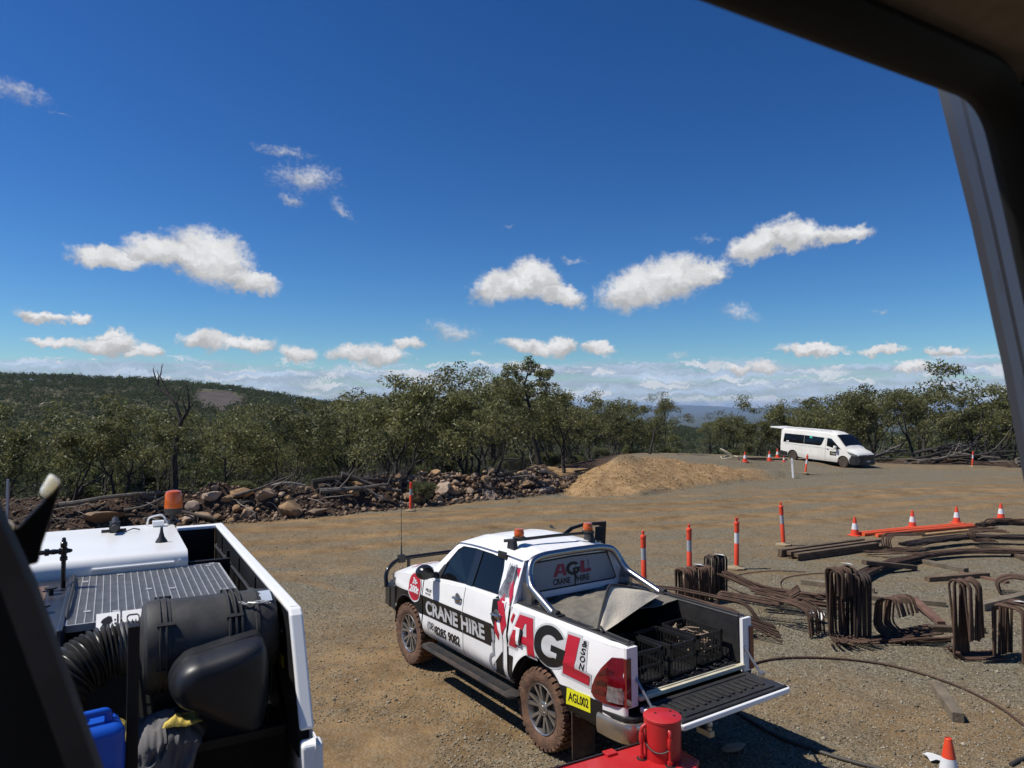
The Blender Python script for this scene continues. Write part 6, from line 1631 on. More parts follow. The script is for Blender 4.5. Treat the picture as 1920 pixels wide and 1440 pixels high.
# ---- rocks
def rock_mesh(seed, sub=2):
    bm = bmesh.new(); bmesh.ops.create_icosphere(bm, subdivisions=sub, radius=1.0)
    rg = random.Random(seed); planes = []
    for _ in range(11):
        n = Vector((rg.gauss(0, 1), rg.gauss(0, 1), rg.gauss(0, .8))).normalized(); planes.append((n, rg.uniform(.55, .9)))
    for v in bm.verts:
        d = v.co.normalized(); r = 1.0
        for n, h in planes:
            c = d.dot(n)
            if c > .05: r = min(r, h / c)
        v.co = d * r * (1 + .10 * mnoise.noise(d * 2.2 + Vector((seed, 0, 0)))); v.co.z *= .78
    me = bpy.data.meshes.new('rock'); bm.to_mesh(me); bm.free(); me.shade_smooth(); me.set_sharp_from_angle(angle=R(24)); return me
def rock_mat():
    m = mat('berm_rock', (0.33, 0.212, 0.120), .92, 0, .4, 1.1, .5, 9, dirt=((.10, .07, .055), .7, 1.8), rnd=.35)
    nt = m.node_tree; N, L = nt.nodes, nt.links
    h = [n for n in N if n.type == 'HUE_SAT'][0]; oi = [n for n in N if n.type == 'OBJECT_INFO'][0]
    w = N.new('ShaderNodeMath'); w.operation = 'MULTIPLY'; w.inputs[1].default_value = 7.31; L.new(oi.outputs['Random'], w.inputs[0])
    f = N.new('ShaderNodeMath'); f.operation = 'FRACT'; L.new(w.outputs[0], f.inputs[0])
    r = N.new('ShaderNodeMapRange'); r.inputs[3].default_value = .72; r.inputs[4].default_value = 1.15; L.new(f.outputs[0], r.inputs[0]); L.new(r.outputs[0], h.inputs['Saturation'])
    return m
ROCK = rock_mat()
RM = [rock_mesh(k) for k in range(7)]
RMB = [rock_mesh(40 + k, 3) for k in range(3)]
for me in RM + RMB: me.materials.append(ROCK)
rng = random.Random(77)
def rock(x, y, s, label, group=None, me=None, sink=.3, flat=1.0):
    o = linked('rock', me or rng.choice(RM), None, (x, y, gz(x, y) + s * (.45 - sink)), (rng.uniform(-.5, .5), rng.uniform(-.5, .5), rng.uniform(0, 6.28)), (s * rng.uniform(.8, 1.3), s * rng.uniform(.8, 1.2), s * rng.uniform(.7, 1.0) * flat))
    return tag(o, label, 'rock', group)
big = [((545, 955), .62, 'large rounded tan boulder at the foot of the earth bank above the crane beacon', 1.0), ((455, 925), .48, 'pale sandy boulder lying high on the dark earth bank', .7), ((500, 925), .42, 'grey-brown boulder perched on the bank beside the pale sandy one', 1),
       ((595, 958), .45, 'red-brown boulder right of the large rounded tan one', .8), ((465, 962), .36, 'grey speckled boulder at the foot of the bank left of the tan boulder', 1), ((385, 968), .46, 'flat reddish slab of rock right of the orange crane beacon', .6),
       ((195, 972), .75, 'long flat orange-topped rock behind the white crane bonnet', .55), ((355, 970), .36, 'pinkish rock showing beside the base of the crane beacon', .8), ((828, 915), .50, 'orange-brown boulder in the middle of the rock heap right of the red post', .8),
       ((985, 905), .42, 'bluish grey boulder at the right end of the rock heap', .9), ((922, 930), .50, 'broad tan boulder at the front foot of the rock heap', .75), ((850, 918), .42, 'brown block just right of the orange-brown boulder in the heap', 1), ((783, 935), .30, 'yellowish boulder half hidden behind the red-white post', 1.2)]
def on_bank(u, v):
    d = ray(u, v); t = 14.0
    while t < 60:
        p = Vector((0, 0, CAMZ)) + d * t
        if p.z < gz(p.x, p.y) + .12: return p
        t += .08
    return Vector((0, 0, CAMZ)) + d * 28
for i, ((u, v), s, lab, fl) in enumerate(big):
    p = on_bank(u, v); rock(p.x, p.y, s * .8, lab, None, RMB[i % 3], .25, fl)
pl = []
def strewn(n, urange, erange, smin, smax, label, group, bias=1.0):
    c = 0; tries = 0
    while c < n and tries < 40000:
        tries += 1
        u = rng.uniform(*urange); y = rng.uniform(18, 36); x = (u - 960) / FPX * y
        e = edist(x, y)
        if not (erange[0] < e < erange[1]): continue
        s = smin + (smax - smin) * rng.random() ** 2.2
        if any((x - a) ** 2 + (y - b) ** 2 < (.75 * (s + q)) ** 2 * .55 for a, b, q in pl): continue
        pl.append((x, y, s)); rock(x, y, s, label, group, None, .12 if bias > 1 else .22); c += 1
strewn(190, (735, 1040), (.0, 2.5), .09, .30, 'tan or brown rock piled in the heap right of the red-white post', 'rocks piled beyond the yard', 2)
strewn(60, (330, 735), (-.05, 1.5), .10, .30, 'brown rock half buried in the dark earth bank left of the red-white post', 'rocks in the dark earth bank')
strewn(28, (1020, 1085), (.0, 2.2), .08, .22, 'small pale rock spilled between the rock heap and the clay mound', 'rocks spilled beside the clay mound')
# ---- rubble and small stones (uncountable)
def rubble():
    rg = np.random.default_rng(9); V = []; F = []; off = 0
    base = np.array([[1, 0, 0], [-1, 0, 0], [0, 1, 0], [0, -1, 0], [0, 0, .8], [0, 0, -.8]], float); tri = np.array([[0, 2, 4], [2, 1, 4], [1, 3, 4], [3, 0, 4], [2, 0, 5], [1, 2, 5], [3, 1, 5], [0, 3, 5]])
    def put(x, y, s, name, mtl):
        n = len(x); z = ground(x, y)
        v = base[None] * rg.uniform(.5, 1.4, (n, 6, 1)) * s[:, None, None]
        a = rg.uniform(0, 6.28, n); ca, sa = np.cos(a)[:, None], np.sin(a)[:, None]
        vx = v[..., 0] * ca - v[..., 1] * sa + x[:, None]; vy = v[..., 0] * sa + v[..., 1] * ca + y[:, None]; vz = v[..., 2] + z[:, None] + s[:, None] * .25
        vv = np.stack([vx, vy, vz], -1).reshape(-1, 3); ff = (tri[None] + (np.arange(n) * 6)[:, None, None]).reshape(-1, 3)
        me = bpy.data.meshes.new(name); me.vertices.add(len(vv)); me.vertices.foreach_set('co', vv.ravel())
        me.loops.add(ff.size); me.loops.foreach_set('vertex_index', ff.ravel().astype(np.int32)); me.polygons.add(len(ff))
        me.polygons.foreach_set('loop_start', (np.arange(len(ff)) * 3).astype(np.int32)); me.polygons.foreach_set('loop_total', np.full(len(ff), 3, np.int32)); me.update()
        me.materials.append(mtl); o = bpy.data.objects.new(name, me); COL.objects.link(o); tag(o, kind='stuff')
    def island(name, c0, c1, c2):
        m = bpy.data.materials.new(name); m.use_nodes = True; N, L = m.node_tree.nodes, m.node_tree.links; b = N['Principled BSDF']; b.inputs['Roughness'].default_value = .9; b.inputs['Specular IOR Level'].default_value = .2
        g = N.new('ShaderNodeNewGeometry'); r = N.new('ShaderNodeValToRGB'); e = r.color_ramp.elements; e[0].color = (*c0, 1); e[1].color = (*c2, 1); q = e.new(.6); q.color = (*c1, 1)
        L.new(g.outputs['Random Per Island'], r.inputs[0]); L.new(r.outputs[0], b.inputs['Base Color']); return m
    # loose gravel on the yard, thick where it is near enough to be told apart
    n = 46000; u = rg.uniform(-100, 2050, n * 2); v = HZ + 90 + (1480 - HZ - 90) * rg.uniform(0, 1, n * 2) ** .8
    y = (CAMZ - .12) * FPX / (v - HZ - 22); x = (u - 960) / FPX * y
    keep = (y > 5.5) & (y < 34) & (rg.uniform(0, 1, n * 2) < .25 + 1.1 * fbm(x * .5, y * .5, 4, 13)) & ~((x < -.8) & (y < 8.0) & (x > -3)); x, y = x[keep][:n], y[keep][:n]
    e = polydist(x, y, TOE); k2 = e < -.05; x, y = x[k2], y[k2]
    s = .005 + .010 * rg.uniform(0, 1, len(x)) ** 2.5 + y * .00025 + .022 * rg.uniform(0, 1, len(x)) ** 90
    put(x, y, s, 'gravel', island('gravel_stones', (.12, .10, .07), (.23, .195, .135), (.40, .36, .28)))
    # clods on the clay mound, broken rock and litter on the bank
    n = 9000; x = rg.uniform(1.5, 14, n); y = rg.uniform(29.5, 40, n); i = polydist(x, y, PADTOE); ok = (i > .0) & (i < 3.4); x, y = x[ok], y[ok]
    put(x, y, .010 + .040 * rg.uniform(0, 1, len(x)) ** 3.5, 'clay_clods', island('clay_clod', (.18, .10, .04), (.33, .205, .095), (.50, .37, .22)))
    n = 26000; uu = rg.uniform(-60, 1085, n); y = rg.uniform(17, 36, n); x = (uu - 960) / FPX * y; e = polydist(x, y, TOE); ok = (e > -.35) & (e < 3.2); x, y, uu = x[ok], y[ok], uu[ok]
    put(x, y, .025 + .075 * rg.uniform(0, 1, len(x)) ** 2.4 * np.where(uu > 740, 1.5, 1), 'rubble', island('rubble_stone', (.045, .030, .022), (.12, .08, .055), (.27, .19, .125)))
rubble()

# ---- dead branches and logs pushed into the bank
def log_mesh(seed, l, r, crook=.08, fork=True):
    rg = random.Random(seed); m = MB(); n = 8; p = Vector((0, 0, 0)); pts = []; d = Vector((1, 0, 0))
    for i in range(n + 1):
        pts.append(p.copy()); d = (d + Vector((0, rg.gauss(0, crook), rg.gauss(0, crook * .7)))).normalized(); p = p + d * (l / n)
    m.tube(pts, [r * (1 - .5 * i / n) for i in range(n + 1)], 7)
    if fork:
        for _ in range(rg.choice((1, 2, 3))):
            i = rg.randint(2, n - 1); q = pts[i]; dd = Vector((rg.uniform(.3, 1), rg.uniform(-1, 1), rg.uniform(-.2, .9))).normalized(); L = l * rg.uniform(.12, .35)
            m.tube([q, q + dd * L * .5 + Vector((0, 0, rg.uniform(-.05, .1))), q + dd * L], [r * .45, r * .32, r * .14], 5)
    me = bpy.data.meshes.new('log'); me.from_pydata(m.v, [], m.f); me.update(); me.shade_smooth(); me.set_sharp_from_angle(angle=R(50)); return me
LOGM = [log_mesh(k, 3.0, .085) for k in range(5)]; STK = [log_mesh(20 + k, 1.9, .028, .14) for k in range(6)]
for me in LOGM: me.materials.append(BARK if random.random() < .5 else BARKG)
for me in STK: me.materials.append(TWIG)
LOGM2 = []
for me in LOGM:
    q = me.copy(); q.materials.clear(); q.materials.append(mat('bleached_log', (.30, .27, .23), .85, 0, .25, 5, .4, 25)); LOGM2.append(q)
def log(u, v, L, ang, tilt, label, group=None, me=None, s=1.0, lift=.12, name='log'):
    p = on_bank(u, v); o = linked(name, me or rng.choice(LOGM), None, (p.x, p.y, gz(p.x, p.y) + lift), (rng.uniform(0, 6.28), -tilt, ang), (L / 3.0, s, s)); return tag(o, label, 'log' if name == 'log' else 'branch', group)
def along(u):   # direction of the bank at that sight line
    y = 25; return math.atan2(.62, 1.0) if u < 1100 else 0.0
log(585, 912, 3.2, .55, .02, 'long dark log lying along the top of the bank left of the red-white post', None, LOGM[0], 1.3, .25)
log(600, 924, 2.6, .50, .02, 'second grey log just below the long dark log on the bank', None, LOGM[1], 1.1, .12)
log(640, 905, 2.2, .45, .0, 'upper dark log crossing the end of the log pile left of the red-white post', None, LOGM[2], 1.2, .38)
log(500, 914, 1.4, .5, .05, 'short bleached log lying on top of the bank left of the log pile', None, LOGM2[3], .8, .16)
log(590, 901, .9, .5, .05, 'pale cut log end on top of the bank above the long dark log', None, LOGM2[4], .9, .25)
log(110, 955, 3.4, .35, .06, 'long curved dead branch arching behind the white crane bonnet', None, LOGM[3], .9, .25)
log(1010, 884, 1.3, .9, -.2, 'pale broken branch sticking out beside the clay mound', None, LOGM2[1], .5, .1)
G1 = 'sticks and branches on the bank'; G2 = 'logs in the pile at the right'
for k in range(62):
    u = rng.uniform(-20, 760) if k < 46 else rng.uniform(900, 1080); t = (u + 20) / 1100
    v = np.interp(u, [0, 345, 560, 772, 1000, 1080], [985, 960, 930, 910, 890, 885]) + rng.uniform(-22, 14)
    o = log(u, v, rng.uniform(.8, 2.2), rng.uniform(-.6, 1.6), rng.uniform(-.18, .22), 'dead stick or thin branch tangled in the earth bank', G1, rng.choice(STK) if rng.random() < .85 else rng.choice(LOGM), rng.uniform(.5, .85), rng.uniform(.05, .25), 'branch')
for k in range(42):
    x = rng.uniform(26.8, 38); t = (x - 27) / 11; y0_ = float(np.interp(x, [26.5, 30, 35, 42], [53.0, 50.6, 49.6, 48])); y = y0_ + rng.uniform(.3, 2.6)
    hp = .95 * math.sin(math.pi * min(1, max(0, (x - 26) / 14))) * max(0, 1 - abs(y - y0_ - 1.6) / 1.6)
    o = linked('log', rng.choice(LOGM if rng.random() < .6 else STK), None, (x - 1.4, y, gz(x, y) + .08 + hp * rng.random()), (rng.uniform(0, 6), rng.uniform(-.22, .22), rng.uniform(-.5, .5)), (rng.uniform(.7, 1.4), rng.uniform(1.0, 1.7), rng.uniform(1.0, 1.7)))
    tag(o, 'dark log in the pushed-up timber pile at the right edge of the yard', 'log', G2)
# ---- guide posts
def bollard(x, y, label, lean=(0, 0), band=None, grp='red and white guide posts', top=True, base=True):
    B = thing('guide_post', label, 'guide post', (x, y, gz(x, y)), (lean[0], lean[1], rng.uniform(0, 6)), grp)
    if base:
        m = MB(); m.lathe([(.20, .0), (.21, .012), (.205, .042), (.10, .055), (.06, .085), (.001, .085)], (0, 0, 0), (0, 0, 1), 8); m.build('base', mat('dusty_rubber', (.27, .21, .125), .9, 0, .25, 9), B, smooth=25)
    m = MB(); m.lathe([(.052, .05), (.052, .56), (.049, .565), (.049, .57)], (0, 0, 0), (0, 0, 1), 20); m.build('post', ORANGE, B)
    m = MB(); m.lathe([(.0495, .568), (.0495, .80)], (0, 0, 0), (0, 0, 1), 20, close=False); m.build('reflective_band', band or REFLECT, B)
    m = MB(); m.lathe([(.053, .80), (.054, .985), (.060, .99), (.060, 1.02), (.05, 1.04), (.030, 1.045), (.022, 1.06), (.022, 1.085), (.030, 1.09), (.028, 1.12), (.001, 1.13)] if top else [(.053, .80), (.053, 1.03), (.048, 1.035), (.001, 1.035)], (0, 0, 0), (0, 0, 1), 20); m.build('cap', ORANGE, B)
    if top == 2:
        m = MB(); m.tube([(-.05, 0, 1.11), (.05, 0, 1.11)], .02, 8); m.build('loop', ORANGE, B)
    return B
def F(u, v): p = flat_ground(u, v); return p.x, p.y
bollard(*F(1208, 1106), 'red guide post with grey band standing right behind the pickup cab', (0.02, 0.01), REFLECTG)
bollard(*F(1293, 1086), 'second red guide post from the pickup, leaning slightly, beside rebar stirrups', (-.0, -.035), REFLECTG)
bollard(*F(1381, 1068), 'red guide post with bright white band and looped cap', (0, -.02), REFLECT, top=2)
bollard(*F(1469, 1023), 'red guide post beside the stack of dark timbers, tilted right', (-.0, .05), REFLECTG)
p = on_bank(772, 950); bollard(p.x, p.y - .3, 'red-white guide post standing at the foot of the rock heap', (0, -.02), REFLECTG, top=0)
x, y = F(1510, 894); bollard(x, y, 'red guide post leaning left in front of the white van', (.04, -.14), REFLECT)
x, y = F(1823, 876); bollard(x, y, 'red-white guide post in front of the log pile at the far right', (0, -.08), REFLECT, top=0)
x, y = F(1487, 898)
P_ = thing('road_marker', 'slim white road marker post in front of the white van', 'marker post', (x, y, gz(x, y)), (0, -.05, -.7))
m = MB(); m.prism([(-.05, 0), (.05, 0), (.055, 1.02), (0, 1.10), (-.055, 1.05)], lambda u, v, w: (u, w, v), -.012, .012); m.build('post', REFLECT, P_, smooth=None)
m = MB(); m.prism([(-.02, .78), (.02, .78), (.02, .98), (-.02, .98)], lambda u, v, w: (u, w, v), -.016, -.012); m.build('reflector', GREYV, P_, smooth=None)
p = Vector((-15.0, 21.0, 0)); 
# ---- witches' hats
def cone(x, y, h, label, z=None, grp='orange traffic cones'):
    Cn = thing('traffic_cone', label, 'traffic cone', (x, y, gz(x, y) if z is None else z), (0, 0, rng.uniform(0, 1.5)), grp); k = h / .5
    m = MB(); m.box(-.15 * k, .15 * k, -.15 * k, .15 * k, 0, .022 * k); m.build('base', ORANGE, Cn, smooth=None, bevel=.008 * k)
    r = lambda z_: (.115 - (.115 - .028) * z_ / .5) * k
    m = MB(); m.lathe([(r(.02), .02 * k), (r(.175), .175 * k)], (0, 0, 0), (0, 0, 1), 22, close=False); m.lathe([(r(.335), .335 * k), (r(.5), .5 * k), (r(.5) * .8, .505 * k), (r(.5) * .7, .46 * k)], (0, 0, 0), (0, 0, 1), 22, close=False); m.build('body', ORANGE, Cn)
    m = MB(); m.lathe([(r(.175) + .001, .175 * k), (r(.335) + .001, .335 * k)], (0, 0, 0), (0, 0, 1), 22, close=False); m.build('reflective_collar', REFLECT, Cn)
    return Cn
cone(*F(1603, 1005), .52, 'orange cone at the left end of the orange pipes')
cone(*F(1711, 989), .52, 'orange cone standing behind the middle of the orange pipes')
cone(*F(1794, 980), .52, 'orange cone standing behind the right end of the orange pipes')
cone(*F(1877, 974), .52, 'orange cone farthest right, on its own on the gravel')
cone(3.89, 6.47, .50, 'orange cone closest to the crane, cut by the bottom of the view')
# ---- orange pipes
for i, (a, b, lab) in enumerate((((1612, 1004), (1806, 984), 'back orange pipe lying on the gravel beside the cones'), ((1620, 1006), (1822, 985), 'middle orange pipe lying on the gravel beside the cones'), ((1645, 1008), (1830, 987), 'front orange pipe lying on the gravel beside the cones'))):
    pa, pb = flat_ground(*a), flat_ground(*b); d = (pb - pa).normalized(); m = MB(); h = .05
    A_, B_ = pa + Vector((0, 0, h)), pb + Vector((0, 0, h)); m.tube([A_, A_.lerp(B_, .33) + Vector((0, 0, .02)), A_.lerp(B_, .66), B_], .048, 12); m.tube([A_ - d * .03, A_ + d * .18], .055, 12)
    for t in (.3, .6, .85): m.tube([A_.lerp(B_, t), A_.lerp(B_, t + .008)], .053, 12)
    o = m.build('pipe', mat('orange_pipe', (.80, .115, .03), .45, 0, .08, 5, dirt=(DUST, .2, 6)), None, smooth=40); tag(o, lab, 'pipe', 'orange pipes by the cones')
# ---- timber
def beam(p, q, w, h, label, mtl=TIMB, z=0.0, zq=None, grp=None, name='timber'):
    p = Vector(p); q = Vector(q); p.z += z + h / 2; q.z += (z if zq is None else zq) + h / 2
    d = q - p; L = d.length; m = MB(); m.box(0, L, -w / 2, w / 2, -h / 2, h / 2)
    o = m.build(name, mtl, None, smooth=None, bevel=.006, seg=1)
    o.location = p; o.rotation_euler = d.to_track_quat('X', 'Z').to_euler(); return tag(o, label, 'timber', grp)
st0, st1 = flat_ground(1500, 1052), flat_ground(1640, 1031)
sd_ = (st1 - st0).normalized(); sn = Vector((-sd_.y, sd_.x, 0))
k = 0
for lay, n in ((0, 3), (1, 3)):
    for i in range(n):
        a = st0 + sn * (.26 * i) + sd_ * rng.uniform(-.15, .1); b = a + sd_ * rng.uniform(3.0, 3.5)
        beam(a, b, .12, .085, ('lower' if not lay else 'upper') + ' dark timber in the stack on the gravel, ' + ('front', 'middle', 'back')[i] + ' row', TIMB, .09 * lay, grp='timbers stacked on the gravel')
for t in (.1, .8): pass
beam(flat_ground(1620, 1078), flat_ground(1716, 1070), .14, .09, 'dark timber bearer lying tilted across the curved bar bundle', TIMB, .22, .02)
beam(flat_ground(1730, 1057), flat_ground(1812, 1075), .15, .09, 'grey timber lying right of the curved bar bundle', TIMG)
beam(flat_ground(1738, 1091), flat_ground(1852, 1084), .13, .10, 'dark straight timber behind the tall rebar stirrups', TIMB)
beam(flat_ground(1800, 1078), flat_ground(1890, 1096), .11, .05, 'reddish thin timber crossing behind the tall rebar stirrups', mat('red_timber', (.14, .075, .05), .9, 0, .35, 5))
beam(flat_ground(1502, 1096), flat_ground(1640, 1112), .12, .10, 'grey timber bearer behind the tall stirrup bundle with the white tag', TIMG)
beam(flat_ground(1628, 1124), flat_ground(1773, 1136), .13, .09, 'long grey timber right of the tall tagged stirrup bundle', TIMG)
beam(flat_ground(1712, 1138), flat_ground(1765, 1172), .13, .07, 'short red-brown timber leaning beside the squat stirrup bundle', MATS['red_timber'], .12, .0)
beam(flat_ground(1735, 1182), flat_ground(1845, 1184), .12, .09, 'dark timber behind the squat stirrup bundle', TIMB)
beam(flat_ground(1838, 1143), flat_ground(1935, 1122), .15, .13, 'heavy grey timber at the right edge between the bar bundles', TIMG)
beam(flat_ground(1756, 1296), flat_ground(1797, 1357), .12, .11, 'short weathered timber lying alone on open gravel', TIMG)
beam(flat_ground(1525, 1128), flat_ground(1560, 1117), .10, .10, 'short dark timber end behind the tangle of hooked bars', TIMB)
# ---- bent reinforcing bars, tied in bundles
_bar = {}
def bar_mesh(pts, rad, fil, n=6):
    P_ = [Vector(p) for p in (fillet(pts, fil, 5) if fil else pts)]; fine = []
    for a, b in zip(P_[:-1], P_[1:]):
        k = max(1, int((b - a).length / .0135))
        for i in range(k): fine.append(a.lerp(b, i / k))
    fine.append(P_[-1])
    m = MB(); m.tube(fine, [rad * (1.10 if i % 2 else .84) for i in range(len(fine))], n); me = bpy.data.meshes.new('bar'); me.from_pydata(m.v, [], m.f); me.update(); me.shade_smooth(); me.materials.append(RUST); return me
def bundle(label, p, rz, pts, n, step, rad=.014, fil=.10, tagpos=None, jit=.013, tilt=0.0, name='rebar_bundle', mtl=None, fan=0.0, rot=None):
    Bn = thing(name, label, 'rebar bundle', p, rot or (0, 0, rz), 'bundles of bent reinforcing bar')
    me = bar_mesh(pts, rad, fil)
    if mtl: me.materials.clear(); me.materials.append(mtl)
    rows = 1
    for i in range(n):
        o = linked('bar', me, Bn, (rng.gauss(0, jit), i * step + rng.gauss(0, jit * .3), rng.gauss(0, jit * .5)), (rng.gauss(0, .035), rng.gauss(0, .03) + tilt, rng.gauss(0, .06) + fan * (i / max(1, n - 1) - .5)))
    if tagpos:
        m = MB(); t = Vector(tagpos); m.add([t + Vector((-.05, -.08, .0)), t + Vector((.05, -.08, .01)), t + Vector((.05, .09, -.03)), t + Vector((-.05, .09, -.02))], [(0, 1, 2, 3)]); m.build('paper_tag', PAPER, Bn, smooth=None, solid=.002)
        m = MB(); add_text(m, '1411111', lambda u, v, o_: t + Vector((u, v, .012 - v * .2)), -.03, -.05, .06, .015, off=0, cuts=0); m = None
    m = MB(); L = n * step
    zc = max(q[2] for q in pts) * .35
    xs = [q[0] for q in pts]
    m.tube([(min(xs) - .02, -.03, zc), (min(xs) - .02, L, zc + .03), (min(xs) + .10, L + .02, zc)], .004, 4); m.build('tie_wire', WIRE, Bn)
    return Bn
# U-shaped: two legs and a rounded back, standing with the bend up; stacked side by side
U_ = lambda w, h: [(-w / 2, 0, 0), (-w / 2, 0, h), (w / 2, 0, h), (w / 2, 0, 0)]
q = flat_ground(1276, 1138); bundle('low bundle of upright U-shaped bars behind the pickup tray with two white tags', (q.x, q.y, q.z), R(-62), U_(.26, .64), 22, .030, .017, .10, (.0, .42, .69))
q = flat_ground(1330, 1122); bundle('dark narrow bundle of U bars just right of the low tagged bundle', (q.x, q.y + .1, q.z), R(-75), U_(.20, .74), 12, .030, .017, .09, (.05, .22, .78), mtl=RUSTD)
q = flat_ground(1562, 1206); bundle('tall upright bundle of looped bars with a white tag on top, middle of the rebar', (q.x, q.y, q.z), R(-66), [(.10, 0, .02), (-.08, 0, .06), (-.10, 0, 1.08), (.12, 0, 1.08), (.13, 0, .70)], 13, .030, .018, .10, (-.02, .33, 1.14), fan=.1)
q = flat_ground(1592, 1202); bundle('tall dark half of the tagged looped bars, leaning right', (q.x, q.y, q.z), R(-78), [(-.14, 0, .02), (-.14, 0, 1.0), (.12, 0, .98), (.12, 0, .02)], 10, .029, .018, .09, None, mtl=RUSTD, tilt=.02)
q = flat_ground(1585, 1212); bundle('loose bar ends fanned out at the foot of the tall tagged bundle', (q.x - .20, q.y, q.z + .02), R(-80), [(-.02, 0, .03), (.16, 0, .05), (.30, 0, .10)], 16, .034, .016, .05, None, fan=1.1, jit=.03)
q = flat_ground(1668, 1207); bundle('squat bundle of hooked bars right of the tall tagged bundle', (q.x, q.y + .12, q.z), R(-58), [(.30, 0, .05), (-.02, 0, .05), (-.18, 0, .16), (-.14, 0, .58), (.14, 0, .66), (.22, 0, .40)], 13, .040, .017, .10, None, fan=.15)
q = flat_ground(1735, 1206); bundle('long flat tails of bar running right from the squat hooked bundle', (q.x - .30, q.y - .12, q.z + .02), R(4), [(-.35, 0, .0), (.1, 0, .05), (.60, 0, .08)], 18, .024, .016, .05, None, fan=.35, jit=.05)
q = flat_ground(1797, 1236); bundle('tall narrow loop of bars with L-shaped feet pointing right', (q.x, q.y, q.z), R(-62), [(.16, 0, .30), (.16, 0, 1.05), (.02, 0, 1.12), (-.06, 0, 1.05), (-.06, 0, .02), (-.05, .10, .02)], 12, .030, .018, .09, None, fan=.1)
q = flat_ground(1815, 1236); bundle('flat L-shaped feet at the base of the tall narrow loop', (q.x, q.y - .05, q.z), R(6), [(-.15, 0, .12), (-.08, 0, .02), (.52, 0, .03)], 7, .045, .018, .06, None, fan=.1)
q = flat_ground(1890, 1240); bundle('bundle of U bars with a white tag at the right edge of the yard', (q.x, q.y, q.z), R(-60), [(-.18, .0, .02), (-.18, 0, .78), (.20, 0, .78), (.20, 0, .05)], 13, .040, .018, .11, (.05, .25, .82), fan=.1)
q = flat_ground(1890, 1118); bundle('small bundle of bent bars lying behind the heavy grey timber at the right edge', (q.x, q.y, q.z), R(-30), [(.6, 0, .30), (.05, 0, .34), (-.16, 0, .22), (-.12, 0, .02)], 9, .05, .017, .12, None)
# lying tangle behind the tray
q = flat_ground(1415, 1172); bundle('hooked bars lying flat in the middle of the rebar tangle behind the tray', (q.x - .1, q.y, q.z + .10), R(-18), [(-.50, 0, .0), (-.48, 0, .30), (.45, 0, .22), (.78, 0, .46)], 9, .045, .016, .07, None, fan=.2)
q = flat_ground(1450, 1150); bundle('sheaf of straight bar ends pointing up left in the rebar tangle', (q.x - .15, q.y + .3, q.z + .15), R(-30), [(-.62, 0, .32), (.0, 0, .12), (1.0, 0, .05)], 15, .028, .015, .2, None, fan=.35, jit=.05)
q = flat_ground(1510, 1160); bundle('sheaf of bars running right towards the tall tagged bundle', (q.x - .5, q.y + .15, q.z + .10), R(-12), [(-.3, 0, .25), (.3, 0, .16), (1.2, 0, .06)], 12, .03, .015, .2, None, fan=.1, jit=.03)
q = flat_ground(1525, 1195); bundle('bars with down-turned ends at the right of the rebar tangle', (q.x - .25, q.y + .05, q.z), R(-50), [(-.45, 0, .48), (.02, 0, .46), (.22, 0, .38), (.24, 0, .02)], 9, .045, .016, .10, None, fan=.2)
q = flat_ground(1400, 1205); bundle('long ribbed bars curving down beside the pickup tail lamp', (q.x - 1.5, q.y + 1.2, q.z), R(-38), [(-.9, 0, .42), (.6, 0, .45), (1.75, 0, .34), (1.95, 0, .05)], 10, .045, .017, .16, None, fan=.08)
q = flat_ground(1455, 1205); bundle('bent bars spreading right behind the pickup tail lamp', (q.x - .45, q.y + .1, q.z + .03), R(-10), [(-.5, 0, .30), (.2, 0, .16), (.55, 0, .02)], 9, .05, .016, .08, None, fan=.5)
q = flat_ground(1520, 1170); m = MB(); m.grid(lambda i, j: Vector((q.x - .05 + i * .06, q.y - .1 + j * .05, q.z + .12 + .06 * math.sin(i * 1.7 + j))), range(5), range(5)); o = m.build('plastic_sheet', mat('white_plastic', (.62, .62, .60), .5, 0, .08, 6), None, solid=.003); tag(o, 'crumpled white plastic sheet caught in the rebar tangle', 'plastic')
# curved bundle on bearers and the two long stacks behind it
def long_bundle(label, path, n, spread, rad=.014, mtl=None, zlift=.12, layers=3):
    p0 = path[0]; Bn = thing('rebar_bundle', label, 'rebar bundle', p0, (0, 0, 0), 'long bundles of reinforcing bar')
    for i in range(n):
        r_, l_ = i // layers, i % layers; pts = []
        for k, p in enumerate(path):
            t = path[min(k + 1, len(path) - 1)] - path[max(k - 1, 0)]; nn = Vector((-t.y, t.x, 0)).normalized()
            pts.append(p - p0 + nn * (r_ - n / layers / 2) * spread + Vector((0, 0, zlift + l_ * rad * 1.9 + rng.gauss(0, .006))) + nn * rng.gauss(0, .010))
        a = rng.uniform(0, .5); pts[0] = pts[0].lerp(pts[1], a * .8)
        m = MB(); m.tube(pts, rad, 6); m.build('bar', mtl or RUST, Bn, recalc=False)
    return Bn
def spl(pts, n=16):
    P_ = [Vector(p) for p in pts]; out = []
    for s_ in range(len(P_) - 1):
        a, b, c, d = P_[max(0, s_ - 1)], P_[s_], P_[s_ + 1], P_[min(len(P_) - 1, s_ + 2)]
        for k in range(n // (len(P_) - 1) + 1):
            t = k / (n // (len(P_) - 1) + 1)
            out.append(.5 * ((2 * b) + (c - a) * t + (2 * a - 5 * b + 4 * c - d) * t * t + (3 * b - a - 3 * c + d) * t ** 3))
    out.append(P_[-1]); return out
long_bundle('thick curved bundle of long bars bending away to the right across timber bearers', spl([flat_ground(1565, 1128), flat_ground(1612, 1090), flat_ground(1680, 1063), flat_ground(1780, 1047), flat_ground(1880, 1044), flat_ground(2000, 1050)]), 24, .032, .015, RUST, .10)
